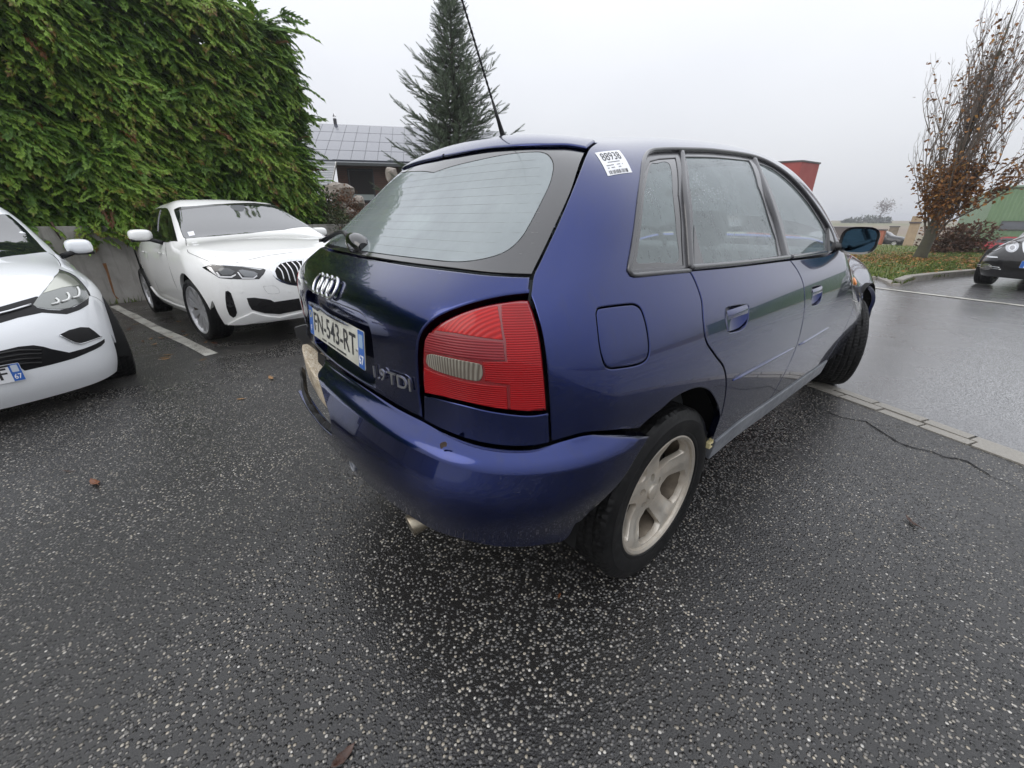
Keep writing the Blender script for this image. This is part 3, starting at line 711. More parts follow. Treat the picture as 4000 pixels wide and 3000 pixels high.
# ---- rub strips, sill
strip('rub_strip', AB, H(ZD((1203, 1558), (1400, 1452), (1588, 1352))), .008, M['blue'], AUDI, .001, 8, .8, mirror=True, taper=True)
strip('rub_strip', AB, vs(H(ZD((1612, 1340), (1700, 1288), (1800, 1228)))), .008, M['blue'], AUDI, .001, 8, .8, mirror=True, taper=True)
sill_top = vs(arch[-1], H(ZE((1320, 352), (1484, 240), (1700, 88))), SIDE(1.75, .375))
sill_bot = np.array([SIDE(p[1]+.02, p[2]-.10) for p in sill_top])
panel('sill', cyl, [(sill_top, 1), (vs(sill_top[-1], sill_bot[-1]), 1), (sill_bot[::-1], 1), (vs(sill_bot[0], sill_top[0]), 1)], M['sill'], AUDI, off=.006, mirror=True, grid=.022, depth=.06, bevel=.006)
b = MB(); q = H(ZE((1138, 500),))[0]
b.box((q[0]-.012, q[1]-.012, q[2]-.010), (q[0]+.006, q[1]-.004, q[2]+.012)).box((q[0]-.012, q[1]-.006, q[2]+.008), (q[0]+.006, q[1]+.014, q[2]+.013)).box((q[0]-.012, q[1]-.006, q[2]-.010), (q[0]+.006, q[1]+.012, q[2]-.004)).box((q[0]-.01, q[1]+.010, q[2]+.002), (q[0]+.004, q[1]+.016, q[2]+.022))
b.build('sill_clip', simple('yellowed_clip', (.55, .48, .26), .5), AUDI, bevel=.001)
# ---- fender, bonnet, nose (hardly seen from here, still whole)
fend_top = vs(SIDE(1.72, 1.0), AT(.70, 2.0), AT(.68, 2.3), AT(.63, 2.6), AT(.58, 2.85))
FA = lambda a, r=.375: SIDE(2.5+r*math.cos(a), .33+r*math.sin(a))
farch = np.array([FA(a) for a in np.linspace(0.05, math.pi-.02, 14)])
nose_cut = vs(fend_top[-1], SIDE(2.96, .75), SIDE(2.95, .62), SIDE(2.93, .5), farch[0])
panel('fender', cyl, [(fend_top, 1), (nose_cut, 1), (farch, 1), (vs(farch[-1], SIDE(1.95, .34), SIDE(1.76, .36)), 1), (seam_f[::-1], 1), (vs(seam_f[0], SIDE(1.72, 1.0)), 0)], M['blue'], AUDI, mirror=True, grid=.03, depth=.02)
bon_back = vs(AT(0, 2.17), AT(.3, 2.13), AT(.55, 2.02), AT(.66, 1.96))
panel('bonnet', cyl, [(bon_back, 1), (vs(AT(.66, 1.96), AT(.675, 2.3), AT(.625, 2.6), AT(.575, 2.85)), 1), (vs(AT(.575, 2.85), AT(.4, 2.98), AT(0, 3.03)), 1), (vs(AT(0, 3.03), AT(0, 2.6), AT(0, 2.17)), 0)], M['blue'], AUDI, join=True, grid=.04)
scr = [(vs(AT(0, 1.415), AT(.3, 1.385), AT(.485, 1.315)), 1), (vs(AT(.485, 1.315), AT(.595, 1.51), AT(.65, 1.64), AT(.685, 1.77)), 1), (vs(AT(.685, 1.77), AT(.6, 1.97), AT(.3, 2.09), AT(0, 2.13)), 1), (vs(AT(0, 2.13), AT(0, 1.8), AT(0, 1.415)), 0)]
panel('windscreen', cyl, scr, M['glass_side'], AUDI, join=True, off=-.003, grid=.04, gap=.001, depth=.004)
nz0 = wrap.frm(np.array([[s_, z_] for s_ in (-1.75, -1.9, -2.1, -2.33) for z_ in (.7,)]))
lo_s = wrap.to(np.array([SIDE(2.93, .5)]))[0][0]; cs = -(abs(wrap.ym-(wrap.yf-wrap.rc))+wrap.K*math.pi/2+(wrap.a-wrap.rc))
ww = lambda L: wrap.frm(np.array(L))
panel('front_bumper', wrap, [(ww([(lo_s, .52), (lo_s*.5+cs*.5, .80), (cs, .84)]), 1), (ww([(cs, .84), (cs, .6), (cs, .3)]), 0), (ww([(cs, .3), (lo_s*.5+cs*.5, .3), (lo_s, .33)]), 1), (ww([(lo_s, .33), (lo_s, .52)]), 1)], M['blue'], AUDI, join=True, grid=.05, off=.002)
# ---- side windows: frame, glass, trim
win_low = vs(win_out[-1][-1], H(ZD((1760, 768), (1558, 800), (1250, 838), (938, 866))))
frame_segs = [(w, 1) for w in win_out]+[(win_low, 1), (vs(win_low[-1], win_out[0][0]), 1)]
gq = H(ZD((705, 192), (760, 178), (860, 172), (882, 400), (903, 600), (915, 842), (760, 852), (602, 863), (618, 700), (650, 400), (678, 250)))
gr_ = H(ZD((922, 166), (1100, 170), (1314, 192), (1372, 350), (1432, 530), (1482, 680), (1502, 796), (1250, 824), (982, 842), (974, 600), (950, 350)))
gf_ = H(ZD((1372, 208), (1450, 237), (1560, 323), (1680, 457), (1762, 588), (1792, 650), (1790, 752), (1680, 770), (1572, 787), (1530, 600), (1462, 400), (1405, 275)))
poly = lambda P: [(np.array([P[i], P[(i+1) % len(P)]]), 1) for i in range(len(P))]
panel('window_frame', cyl, frame_segs, M['greytrim'], AUDI, holes=[poly(gq), poly(gr_), poly(gf_)], off=-.006, gap=.0005, bevel=.002, depth=.012, mirror=True, grid=.03)
for P in (gq, gr_, gf_): panel('side_window', cyl, poly(P), M['glass_side'], AUDI, off=-.010, gap=-.004, bevel=.0005, depth=.003, mirror=True, grid=.03)
tri = H(ZD((983, 590), (1046, 836), (984, 841))); panel('window_corner', cyl, poly(tri), M['frit'], AUDI, off=-.008, gap=0, bevel=.001, depth=.003, mirror=True)
gqi = H(ZD((715, 205), (745, 200), (825, 205), (852, 400), (872, 600), (886, 808), (760, 820), (640, 826), (628, 812), (645, 700), (672, 420), (695, 260)))
panel('quarter_glass_border', cyl, poly(gq), M['frit'], AUDI, holes=[ring3(cyl, gqi)], off=-.009, gap=0, bevel=.0008, depth=.002, mirror=True, grid=.02)
strip('window_trim', AB, np.vstack([w[:-1] for w in win_out]+[win_out[-1][-1:]]), .0085, M['greytrim'], AUDI, -.001, 8, .8, .012, mirror=True)
strip('belt_trim', AB, H(ZD((945, 860), (1250, 832), (1552, 795))), .011, M['greytrim'], AUDI, -.001, 8, .8, mirror=True)
strip('belt_trim', AB, H(ZD((1564, 795), (1680, 780), (1780, 765))), .011, M['greytrim'], AUDI, -.001, 8, .8, mirror=True)
strip('pillar_trim', AB, H(ZD((893, 145), (915, 400), (935, 650), (948, 860))), .010, M['greytrim'], AUDI, -.003, 8, .8, mirror=True)
strip('pillar_trim', AB, H(ZD((1340, 185), (1420, 400), (1490, 620), (1535, 800))), .014, M['greytrim'], AUDI, -.005, 8, .6, mirror=True)

# ---- tail: spoiler, glass, tailgate, lamps, bumper
half = lambda P: np.array([p for p in P if p[0] > .015])
g_top = half(H(Z4((2048, 378), (1850, 344), (1600, 344), (1305, 352), (1000, 378), (700, 428), (560, 455)))); c0 = g_top[-1].copy(); c0[0] = 0; c0[2] += .001; g_top = vs(g_top, wrap.frm(wrap.to(c0[None])))
gt_corner = g_top[0]
panel('spoiler', cyl, [(seam_roof, 1), (vs(seam_hatch[0], gt_corner), 1), (g_top, 1), (vs(g_top[-1], AT(0, -.135)), 0)], M['blue'], AUDI, join=True, off=.007, depth=.022, bevel=.006, grid=.018)
g_side = vs(gt_corner, H([(2236, 735), (2160, 905), (2104, 1022), (2080, 1072)]))
g_bot = vs(g_side[-1], half(H(ZB((1230, 1046), (1000, 1021), (700, 986), (436, 946))))); c1 = g_bot[-1].copy(); c1[0] = 0; g_bot = vs(g_bot, wrap.frm(wrap.to(c1[None])))
def full(segs):
    """right-half segments (top centre -> bottom centre) closed by their mirror image"""
    return [(P, 1) for P in segs]+[(mir(P)[::-1], 1) for P in segs[::-1]]
gi = H(ZB((1480, 243), (1560, 246), (1608, 275), (1630, 335), (1605, 450), (1540, 585), (1468, 722), (1412, 808), (1335, 880), (1230, 925), (1080, 954), (950, 958), (760, 940))); gi0 = gi[-1].copy(); gi0[0] = 0; gi1 = gi[0].copy()
gia = wrap.frm(wrap.to(np.array([[0, g_top[-1][1]-.05, g_top[-1][2]-.045]]))); gib = wrap.frm(wrap.to(gi0[None]))
inner_glass = [vs(gia, [[.12, gi1[1]-.02, gi1[2]-.012]], [[.3, gi1[1]-.01, gi1[2]-.001]], gi, gib)]
inner_glass = [wrap.frm(wrap.to(inner_glass[0]))]
panel('rear_glass_border', wrap, full([g_top[::-1], g_side, g_bot]), M['frit'], AUDI, holes=[full(inner_glass)], off=-.003, gap=.003, bevel=.001, depth=.006, grid=.025)
panel('rear_glass', wrap, full(inner_glass), M['glass_rear'], AUDI, off=-.0032, gap=-.0015, bevel=.0003, depth=.001, grid=.022)
for i in range(11):      # heater wires
    z = 1.095+i*.0215; xr = np.interp(z, gi[::-1][:, 2], gi[::-1][:, 0])-.012
    P = wrap.frm(wrap.to(np.array([[x, -.3, z] for x in np.linspace(-xr, xr, 25)]))); P = P-AB.normal(P)*.0045
    MB().tube(P+AB.normal(P)*.0018, .00018, 4).build('heater_wire', simple('heater_wire', (.38, .38, .37), .6) if i == 0 else bpy.data.materials['heater_wire'], AUDI)
hl = H(ZA((1782, 456), (1600, 476), (1400, 520), (1200, 590), (1080, 660), (1012, 742), (987, 832), (985, 1000), (996, 1182)))
hbot = vs(H(ZA((1015, 1362), (830, 1268), (640, 1148), (470, 1035)))); cb = hbot[-1].copy(); cb[0] = 0; hbot = vs(hbot, wrap.frm(wrap.to(cb[None])))
h_side = vs(g_bot[0], H([(2071, 1146)])); h_side = vs(h_side, hl[:1])
rec_t, rec_b = .933, .735
recess = wrap.frm(wrap.to(np.array([(.0, -.7, rec_t), (.18, -.7, rec_t), (.255, -.7, rec_t-.004), (.285, -.7, rec_t-.022), (.296, -.7, rec_t-.05), (.290, -.7, .84), (.277, -.7, rec_b+.012), (.262, -.7, rec_b), (.15, -.7, rec_b-.002), (0, -.7, rec_b-.003)])))
panel('tailgate', wrap, full([g_bot[::-1], h_side, hl, vs(hl[-1], hbot[0]), hbot]), M['blue'], AUDI, holes=[full([recess])], depth=.030, gap=.003, bevel=.005, grid=.016)
panel('plate_recess', wrap, full([recess]), M['blue'], AUDI, off=-.024, gap=-.004, bevel=.001, depth=.002, grid=.03)
# lamps
lamp = H(ZA((1795, 482), (1835, 592), (1869, 720), (1893, 870), (1908, 1030), (1920, 1180), (1926, 1296)))
lbot = H(ZA((1926, 1296), (1915, 1312), (1800, 1318), (1680, 1312), (1500, 1290), (1300, 1245), (1150, 1210), (1015, 1182)))
lleft = H(ZA((1015, 1182), (1002, 1100), (998, 950), (1001, 850), (1016, 787), (1060, 717), (1130, 657), (1230, 602), (1350, 553), (1500, 513), (1650, 489), (1740, 480), (1795, 482)))
lr = panel('tail_lamp', wrap, [(lamp, 1), (lbot, 1), (lleft, 1)], M['lens_rim'], AUDI, off=-.001, gap=.004, bevel=.006, depth=.03, grid=.018, mirror=True)
subs = [('lens', 'lens_red', ((1580, 535), (1680, 520), (1775, 522), (1808, 620), (1842, 740), (1868, 880), (1884, 1030), (1898, 1180), (1905, 1278), (1780, 1300), (1645, 1292), (1640, 1115), (1460, 1085), (1462, 1000), (1440, 945), (1622, 945), (1612, 800))),
        ('lens', 'lens_redtop', ((1560, 540), (1500, 548), (1400, 575), (1290, 612), (1180, 668), (1105, 722), (1250, 742), (1400, 768), (1598, 792), (1580, 660))),
        ('lens', 'lens_dark', ((1062, 735), (1200, 748), (1400, 780), (1600, 804), (1612, 938), (1420, 938), (1240, 905), (1080, 880), (1026, 872), (1032, 790))),
        ('reversing_lens', 'lens_clear', ((1042, 905), (1060, 890), (1100, 892), (1250, 925), (1420, 958), (1446, 985), (1450, 1045), (1425, 1085), (1390, 1085), (1250, 1055), (1090, 1000), (1045, 960))),
        ('lens', 'lens_red', ((1024, 985), (1090, 1020), (1250, 1070), (1400, 1100), (1625, 1122), (1632, 1292), (1500, 1270), (1300, 1228), (1150, 1192), (1030, 1168)))]
for nm, mt, P in subs:
    hp = H(ZA(*P)); sg = poly(hp) if mt != 'lens_clear' else ring3(wrap, hp, .006)
    ob = panel(nm, wrap, sg, M[mt], lr[0], off=.0012, gap=.0008, bevel=.0012, depth=.0025, grid=.014, step=.006)
    me = ob.data; mesh(nm, np.array([v.co[:] for v in me.vertices])*[-1, 1, 1], [tuple(p.vertices)[::-1] for p in me.polygons], M[mt], lr[1], smooth=True)
# corner under the lamp
cbot = H(ZA((1940, 1532), (1830, 1556), (1700, 1563), (1550, 1553), (1400, 1526), (1260, 1481), (1140, 1430), (1017, 1367)))
ctop = H(ZA((1017, 1188), (1150, 1218), (1300, 1254), (1500, 1300), (1680, 1326), (1800, 1332), (1930, 1312)))
panel('corner_panel', wrap, [(ctop, 1), (vs(ctop[-1], cbot[0]), 1), (cbot, 1), (vs(cbot[-1], ctop[0]), 1)], M['blue'], AUDI, gap=.002, mirror=True, depth=.03, grid=.02)
# bumper: right part whole, left part torn off
bt = vs(bump_right[::-1], cbot[1:-1], hbot[:-1]); tear0 = H(Z2((262, 992),))
bt = vs(bt, tear0); bt = wrap.frm(wrap.to(bt)-[0, .004])
torn = H(Z2((262, 992), (280, 1110), (305, 1200), (332, 1292), (362, 1390), (392, 1470), (408, 1540), (410, 1600), (400, 1640)))
torn[0] = bt[-1]
q1 = wrap.to(torn[-1:])[0]
tail = ww([(q1[0], q1[1]), (q1[0]+.12, q1[1]-.012), (q1[0]+.30, q1[1]-.012), (q1[0]+.42, q1[1]-.004)])
tl = wrap.to(tail[-1:])[0]
barch = H(ZE((730, 407), (660, 520), (600, 620), (520, 750), (450, 850), (395, 930))+[(2252, 2038), (2230, 2085), (2205, 2108)])
barch[0] = bt[0]
bb = H([(2205, 2108), (2183, 2119), (2131, 2126), (2022, 2137), (1914, 2130), (1805, 2103), (1675, 2058)])
q2 = wrap.to(bb[-1:])[0]
bb2 = ww([tuple(q2), (q2[0]+.2, .447), (q2[0]+.5, .447), (tl[0], .447)])
def bulge(P, Nn):
    """rounded upper shoulder: the bumper stands proud of the tail"""
    z = P[:, 2]; k = np.clip((.702-z)/.045, 0, 1); k = k*k*(3-2*k); k2 = np.clip((z-.43)/.16, 0, 1); k2 = k2*k2*(3-2*k2)
    return P+Nn*(.004+.034*k*k2)[:, None]
panel('rear_bumper', wrap, [(bt, 1), (torn, 1), (tail, 1), (vs(tail[-1], bb2[-1]), 1), (bb2[::-1], 1), (bb[::-1], 1), (barch[::-1], 1)], M['blue'], AUDI, gap=.001, bevel=.006, depth=.03, grid=.017, fn=bulge)

# ---- wheels (front ones steered left), arch liners, floor pan
WR = .312
for (x, y, sd, st) in ((.725, 0, 1, 0), (-.725, 0, -1, 0), (.695, 2.513, 1, .46), (-.695, 2.513, -1, .46)):
    make_wheel(AUDI, (x, y, .306), sd, WR, .2135, .195, 'five', st, spin=.62 if y == 0 else .2, tread=80)
for s in (1, -1):
    for yc, r in ((-.03, .385), (2.5, .40)):
        b = MB(); V = []; n = 26
        for i in range(n):
            a = -.35+(math.pi+.35)*i/(n-1)
            for xx in (.30, .80):
                V.append((s*(xx+.0), yc+r*math.cos(a)*1.0, .335+r*math.sin(a)*.98))
        b.add(V, [(2*i, 2*i+1, 2*i+3, 2*i+2) for i in range(n-1)]); b.build('arch_liner', M['darkgap'], AUDI, smooth=True)
b = MB(); b.box((-.62, .42, .19), (.62, 2.05, .24)); b.box((-.30, -.62, .26), (.42, .40, .34)); b.box((-.36, 2.05, .2), (.36, 3.05, .30)); b.box((-.72, .42, .24), (.72, 1.95, .33)); b.box((-.55, -.66, .40), (.55, -.35, .52))
b.build('floor_pan', M['darkgap'], AUDI)
b = MB().tube([(-.6, 0, .29), (.6, 0, .29)], .035, 10); b.build('rear_axle', M['darkgap'], AUDI)
# ---- exhaust tip
e0 = Vector(ACAM.plane(ZC((922, 1392)), (0, -.73, 0), (0, 1, 0))[0]); dv = Vector((-.10, -1, -.16)).normalized()
b = MB().tube([e0-dv*.22, e0-dv*.1, e0-dv*.004, e0, e0-dv*.002, e0-dv*.10], [.030, .030, .031, .029, .027, .026], 22, False); b.build('exhaust_tip', noisy('stained_steel', (.42, .38, .30), (.22, .18, .13), 30, (.2, .5), 0, metal=.9), AUDI, smooth=True, sharp=40)
b = MB().tube([e0-dv*.10, e0-dv*.098], .0265, 20); b.build('exhaust_inside', M['darkgap'], AUDI)
# ---- number plate
pw, ph_ = .26, .110; py, pz, tl_ = -.7115, .776, .0125
def PL(u, v, d=0.): return (u, py+tl_*v/ph_-d, pz+v)
pb = MB().prism(rounded([(-pw, 0), (pw, 0), (pw, ph_), (-pw, ph_)], .006), 0, .0022, lambda u, v, d: PL(u, v, d)).build('number_plate', M['plate'], AUDI)
for x0, x1 in ((-pw+.001, -pw+.044), (pw-.044, pw-.001)):
    MB().prism(rounded([(x0, .001), (x1, .001), (x1, ph_-.001), (x0, ph_-.001)], .004), .0018, .0028, lambda u, v, d: PL(u, v, d)).build('plate_band', M['plate_blue'], pb)
def put_text(txt, u0, v0, h, width, mt, name, parent, fn, sx=None, bold=0.):
    V, F = text_mesh(txt, 1., 1., bold); lo, hi = V.min(0), V.max(0)
    P = [fn(u0+(v[0]-lo[0])/(hi[0]-lo[0])*width, v0+(v[1]-lo[1])/(hi[1]-lo[1])*h) for v in V]
    return mesh(name, P, F, mt, parent)
TX = lambda u, v: PL(u, v, .0031)
put_text('FN-543-RT', -.202, .024, .066, .400, M['ink'], 'plate_text', pb, TX, bold=.01)
put_text('F', -.2445, .016, .020, .012, M['whiteink'], 'plate_country', pb, lambda u, v: PL(u, v, .0034), bold=.01)
put_text('67', .2205, .012, .028, .034, M['whiteink'], 'plate_region', pb, lambda u, v: PL(u, v, .0034), bold=.015)
MB().prism(rounded([(.224, .060), (.252, .060), (.252, .098), (.224, .098)], .003), .003, .0036, lambda u, v, d: PL(u, v, d)).build('region_emblem', simple('emblem_pale', (.25, .36, .5), .5), pb)
for k in range(12):
    a = 2*math.pi*k/12; MB().prism(arc(.0022, 0, 2*math.pi, 7)[:-1], .003, .0035, lambda u, v, d, a=a: PL(-.2385+.011*math.cos(a)+u, .076+.011*math.sin(a)+v, d)).build('star', simple('plate_star', (.7, .6, .1), .5) if k == 0 else bpy.data.materials['plate_star'], pb)
put_text('DRIVE AUTOMOBILES - 67 - TEL 03 88 00 88 57', -.12, .006, .0075, .24, M['ink'], 'dealer_line', pb, TX) if False else None
# dealer strip too small to read: a row of dark ticks like print
b = MB()
for k in range(34):
    u = -.12+k*.0068+(.004 if k > 6 else 0)
    if k in (7, 8, 20): continue
    b.prism([(u, .0065), (u+.0046, .0065), (u+.0046, .0125), (u, .0125)], .003, .0032, lambda u, v, d: PL(u, v, d))
b.build('dealer_print', M['ink'], pb)
for u in (-.185, .205): MB().prism(arc(.0045, 0, 2*math.pi, 11)[:-1], .002, .0045, lambda x, v, d, u=u: PL(u+x, .047+v, d)).build('plate_screw', M['satin'], pb)
# ---- four rings and the model script
rc = H([(1277, 1118)])[0]; nr = AB.normal(rc[None])[0]; ux = np.array([1., 0, 0]); uz = np.cross(ux, nr); uz = -uz if uz[2] < 0 else uz; uz /= np.linalg.norm(uz)
ring = bpy.data.objects.new('ring_badge', None); link(ring, AUDI); ring.location = rc
for k in range(4):
    c = ux*(k-1.5)*.0485+nr*(.005+.0007*k); P = [c+ux*.033*math.cos(t)+uz*.033*math.sin(t) for t in np.linspace(0, 2*math.pi, 41)]
    MB().tube(P, .0052, 8, False).build('ring', M['chrome'], ring, smooth=True)
ta = H(Z2((712, 1152),))[0]; tb_ = H(Z2((1030, 1276),))[0]
def TS(u, v):
    p = ta+(tb_-ta)*u; p = p+np.array([0, 0, v]); q = wrap.frm(wrap.to(p[None])); return tuple((q+AB.normal(q)*.0065)[0])
V1, F1 = text_mesh('1.9', 1., 1., .0, .0); V2, F2 = text_mesh('TDI', 1., 1., .0)
for V, F, a, w_ in ((V1, F1, 0., .34), (V2, F2, .42, .58)):
    lo, hi = V.min(0), V.max(0); P = [TS(a+w_*(v[0]-lo[0])/(hi[0]-lo[0]), .034*(v[1]-lo[1])/(hi[1]-lo[1])) for v in V]
    o = mesh('model_script', P, F, M['satin'], AUDI); sd = o.modifiers.new('t', 'SOLIDIFY'); sd.thickness = .004; sd.offset = 0
# ---- inventory sticker on the pillar
sq = [AT(0, 0)*0]*4; sq = H(ZD((352, 155), (502, 138), (583, 275), (433, 298)))
def ST(u, v, d=.0008):
    p = (sq[0]*(1-u)*(1-v)+sq[1]*u*(1-v)+sq[2]*u*v+sq[3]*(1-u)*v)
    q = cyl.frm(cyl.to(p[None])); return tuple((q+AB.normal(q)*d)[0])
n = 8; V = [ST(i/n, j/n) for j in range(n+1) for i in range(n+1)]; F = [(j*(n+1)+i, j*(n+1)+i+1, (j+1)*(n+1)+i+1, (j+1)*(n+1)+i) for j in range(n) for i in range(n)]
stk = mesh('sticker', V, F, M['paper'], AUDI, smooth=True); tag(stk, 'white paper sticker printed 88938')
put_text('88938', .10, .44, -.36, .76, M['ink'], 'sticker_number', stk, lambda u, v: ST(u, v, .0014), bold=.005)
b = MB()
for k, (v, u0, u1) in enumerate(((.50, .22, .72), (.62, .12, .40), (.62, .52, .66), (.62, .74, .80), (.72, .12, .2), (.72, .26, .40), (.72, .55, .66))):
    m_ = int((u1-u0)/.035)
    for i in range(m_): b.add([ST(u0+i*.035, v, .0014), ST(u0+i*.035+.022, v, .0014), ST(u0+i*.035+.022, v+.035, .0014), ST(u0+i*.035, v+.035, .0014)], [(0, 1, 2, 3)])
u = .10
while u < .86:
    w_ = random.choice((.006, .01, .016)); b.add([ST(u, .83, .0014), ST(u+w_, .83, .0014), ST(u+w_, .97, .0014), ST(u, .97, .0014)], [(0, 1, 2, 3)]); u += w_+random.choice((.008, .014, .02))
b.build('sticker_print', M['ink'], stk)
# ---- wiper
wb = H(ZB((340, 860),))[0]; wn = AB.normal(wb[None])[0]; we = H(ZB((125, 852),))[0]
b = MB(); c = wb+wn*.018
ax_ = np.array([-.95, .0, .25]); ax_ = ax_-wn*(ax_@wn); ax_ /= np.linalg.norm(ax_); ay = np.cross(wn, ax_)
V = []; nu, nv = 14, 9
for i in range(nu):
    t = i/(nu-1); wd = .040*math.sin(math.pi*min(max(.08+t*.92, .08), .97))**.6*(1.1-.35*t); ht = .036*math.sin(math.pi*min(.12+.85*t, .97))**.7
    for j in range(nv):
        a = math.pi*j/(nv-1); V.append(wb-wn*.01+ax_*(-.06+.19*t)+ay*(wd*math.cos(a))+wn*(ht*math.sin(a)*1.3))
b.add(V, [(i*nv+j, (i+1)*nv+j, (i+1)*nv+j+1, i*nv+j+1) for i in range(nu-1) for j in range(nv-1)]); b.add([V[j] for j in range(nv)], [tuple(range(nv))]); b.add([V[(nu-1)*nv+j] for j in range(nv)], [tuple(range(nv))])
b.build('wiper_cover', M['blackgloss'], AUDI, smooth=True)
Pw = smooth_line(np.array([wb+wn*.022+ax_*.07, wb+wn*.028+ax_*.17, we+wn*.020]), .03)
MB().tube(Pw, np.linspace(.011, .006, len(Pw)), 7, True, .6).build('wiper_arm', M['black'], AUDI, smooth=True)
Pb = [wb+wn*.012+ax_*.05+ay*-.012, wb+wn*.012+ax_*.25, we+wn*.010]; MB().tube(smooth_line(np.array(Pb), .03), .0065, 6).build('wiper_blade', M['black'], AUDI, smooth=True)
MB().lathe([(0, .001), (0, .010), (-.012, .012), (-.012, .001)], 12, 'z', tuple(we+wn*.024)).build('washer_nozzle', M['black'], AUDI, smooth=True)
wc = H(ZB((330, 920),))[0]; nb = AB.normal(wc[None])[0]
# ---- aerial
ab = AT(0, .02); at_ = ACAM.plane([(1805, 0)], (0, 0, 0), (1, 0, 0))[0]; adir = Vector(at_-ab).normalized(); A0 = Vector(ab)
ant = bpy.data.objects.new('aerial', None); link(ant, AUDI)
b = MB(); b.tube([A0-Vector((0, 0, .01)), A0+Vector((0, 0, .006)), A0+adir*.03, A0+adir*.075, A0+adir*.13], [.022, .020, .0095, .0065, .0048], 12); b.build('aerial_foot', M['black'], ant, smooth=True)
mast = MB(); L = .62; n = 190
P = []
for i in range(n):
    t = i/(n-1); P.append(A0+adir*(.12+L*t))
mast.tube(P, [.0031+.0011*(1 if (i//3) % 2 else 0)-.0008*i/n for i in range(n)], 8); mast.build('aerial_mast', M['black'], ant, smooth=True)
# ---- door mirrors
def mirror_at(s):
    e = bpy.data.objects.new('door_mirror', None); link(e, AUDI)
    ms = ACAM.plane([(3353, 940)], (0, 1.50, 0), (0, 1, 0))[0]; MC = ms.copy(); MC[0] *= s
    V = []; nu, nv = 20, 12   # rounded shell, open to the rear
    def sh(t, k):   # k 0 rim .. 1 front pole
        a = 2*math.pi*t; rx, rz = .074, .062; q = 3.2
        c, s_ = math.cos(a), math.sin(a); ex = abs(c)**(2/q)*np.sign(c); ez = abs(s_)**(2/q)*np.sign(s_)
        f = math.cos(k*math.pi/2)**.55; return (MC[0]+s*(ex*rx*f), MC[1]+.085*math.sin(k*math.pi/2)+.02*s*0, MC[2]+ez*rz*f-.01*k)
    for k in range(nv):
        for i in range(nu*2): V.append(sh(i/(nu*2), k/(nv-1)*.985))
    m_ = nu*2; F = [(k*m_+i, k*m_+(i+1) % m_, (k+1)*m_+(i+1) % m_, (k+1)*m_+i) for k in range(nv-1) for i in range(m_)]+[tuple((nv-1)*m_+i for i in range(m_))]
    mesh('mirror_housing', V, F, M['blue'], e, smooth=True)
    b = MB(); q = [(V[i][0], V[i][1]-.0, V[i][2]) for i in range(m_)]; cc = np.array(q).mean(0)
    V2 = q+[tuple(cc+(np.array(p)-cc)*.86+np.array([0, .004, 0])) for p in q]+[tuple(cc+(np.array(p)-cc)*.84+np.array([0, .014, 0])) for p in q]
    b.add(V2, [(i, (i+1) % m_, m_+(i+1) % m_, m_+i) for i in range(m_)]+[(m_+i, m_+(i+1) % m_, 2*m_+(i+1) % m_, 2*m_+i) for i in range(m_)]); b.build('mirror_rim', M['blackgloss'], e, smooth=True, sharp=40)
    b = MB(); V3 = [tuple(cc+(np.array(p)-cc)*.85+np.array([s*0, .010+.06*s*(p[0]-cc[0])*0, 0])) for p in q]; b.add(V3, [tuple(range(m_))]); b.build('mirror_glass', simple('mirror_glass', (.055, .11, .16), .05, metal=1.) if 'mirror_glass' not in bpy.data.materials else bpy.data.materials['mirror_glass'], e)
    foot = SIDE(1.47, 1.01); f0 = Vector((s*(foot[0]-.01), 1.47, 1.015)); f1 = Vector((s*(MC[0]*s-.062), MC[1]+.03, MC[2]-.03))
    b = MB().tube([f0, f0.lerp(f1, .5)+Vector((0, 0, -.006)), f1], [.034, .026, .024], 10, True, .7); b.build('mirror_foot', M['blackgloss'], e, smooth=True)
    sail = [SIDE(1.36, 1.0), SIDE(1.50, 1.0), SIDE(1.52, 1.035), SIDE(1.45, 1.10)]
    b = MB(); b.add([(s*(p[0]+.004), p[1], p[2]) for p in sail]+[(s*(p[0]-.012), p[1], p[2]) for p in sail], [(0, 1, 2, 3), (7, 6, 5, 4), (0, 4, 5, 1), (1, 5, 6, 2), (2, 6, 7, 3), (3, 7, 4, 0)]); b.build('mirror_sail', M['blackgloss'], e)
mirror_at(1); mirror_at(-1)
ri = SIDE(1.93, .80); 
for s in (1, -1):
    b = MB(); V = []
    for i in range(12):
        for j in range(7):
            a = 2*math.pi*i/12; r = .032*math.cos(j/6*math.pi/2); p = SIDE(1.95+r*1.1*math.cos(a), .80+r*.75*math.sin(a)); V.append((s*(p[0]+.012*math.sin(j/6*math.pi/2)+.001), p[1], p[2]))
    b.add(V, [(i*7+j, ((i+1) % 12)*7+j, ((i+1) % 12)*7+j+1, i*7+j+1)[::s] for i in range(12) for j in range(6)]); b.build('side_repeater', M['orange'], AUDI, smooth=True)
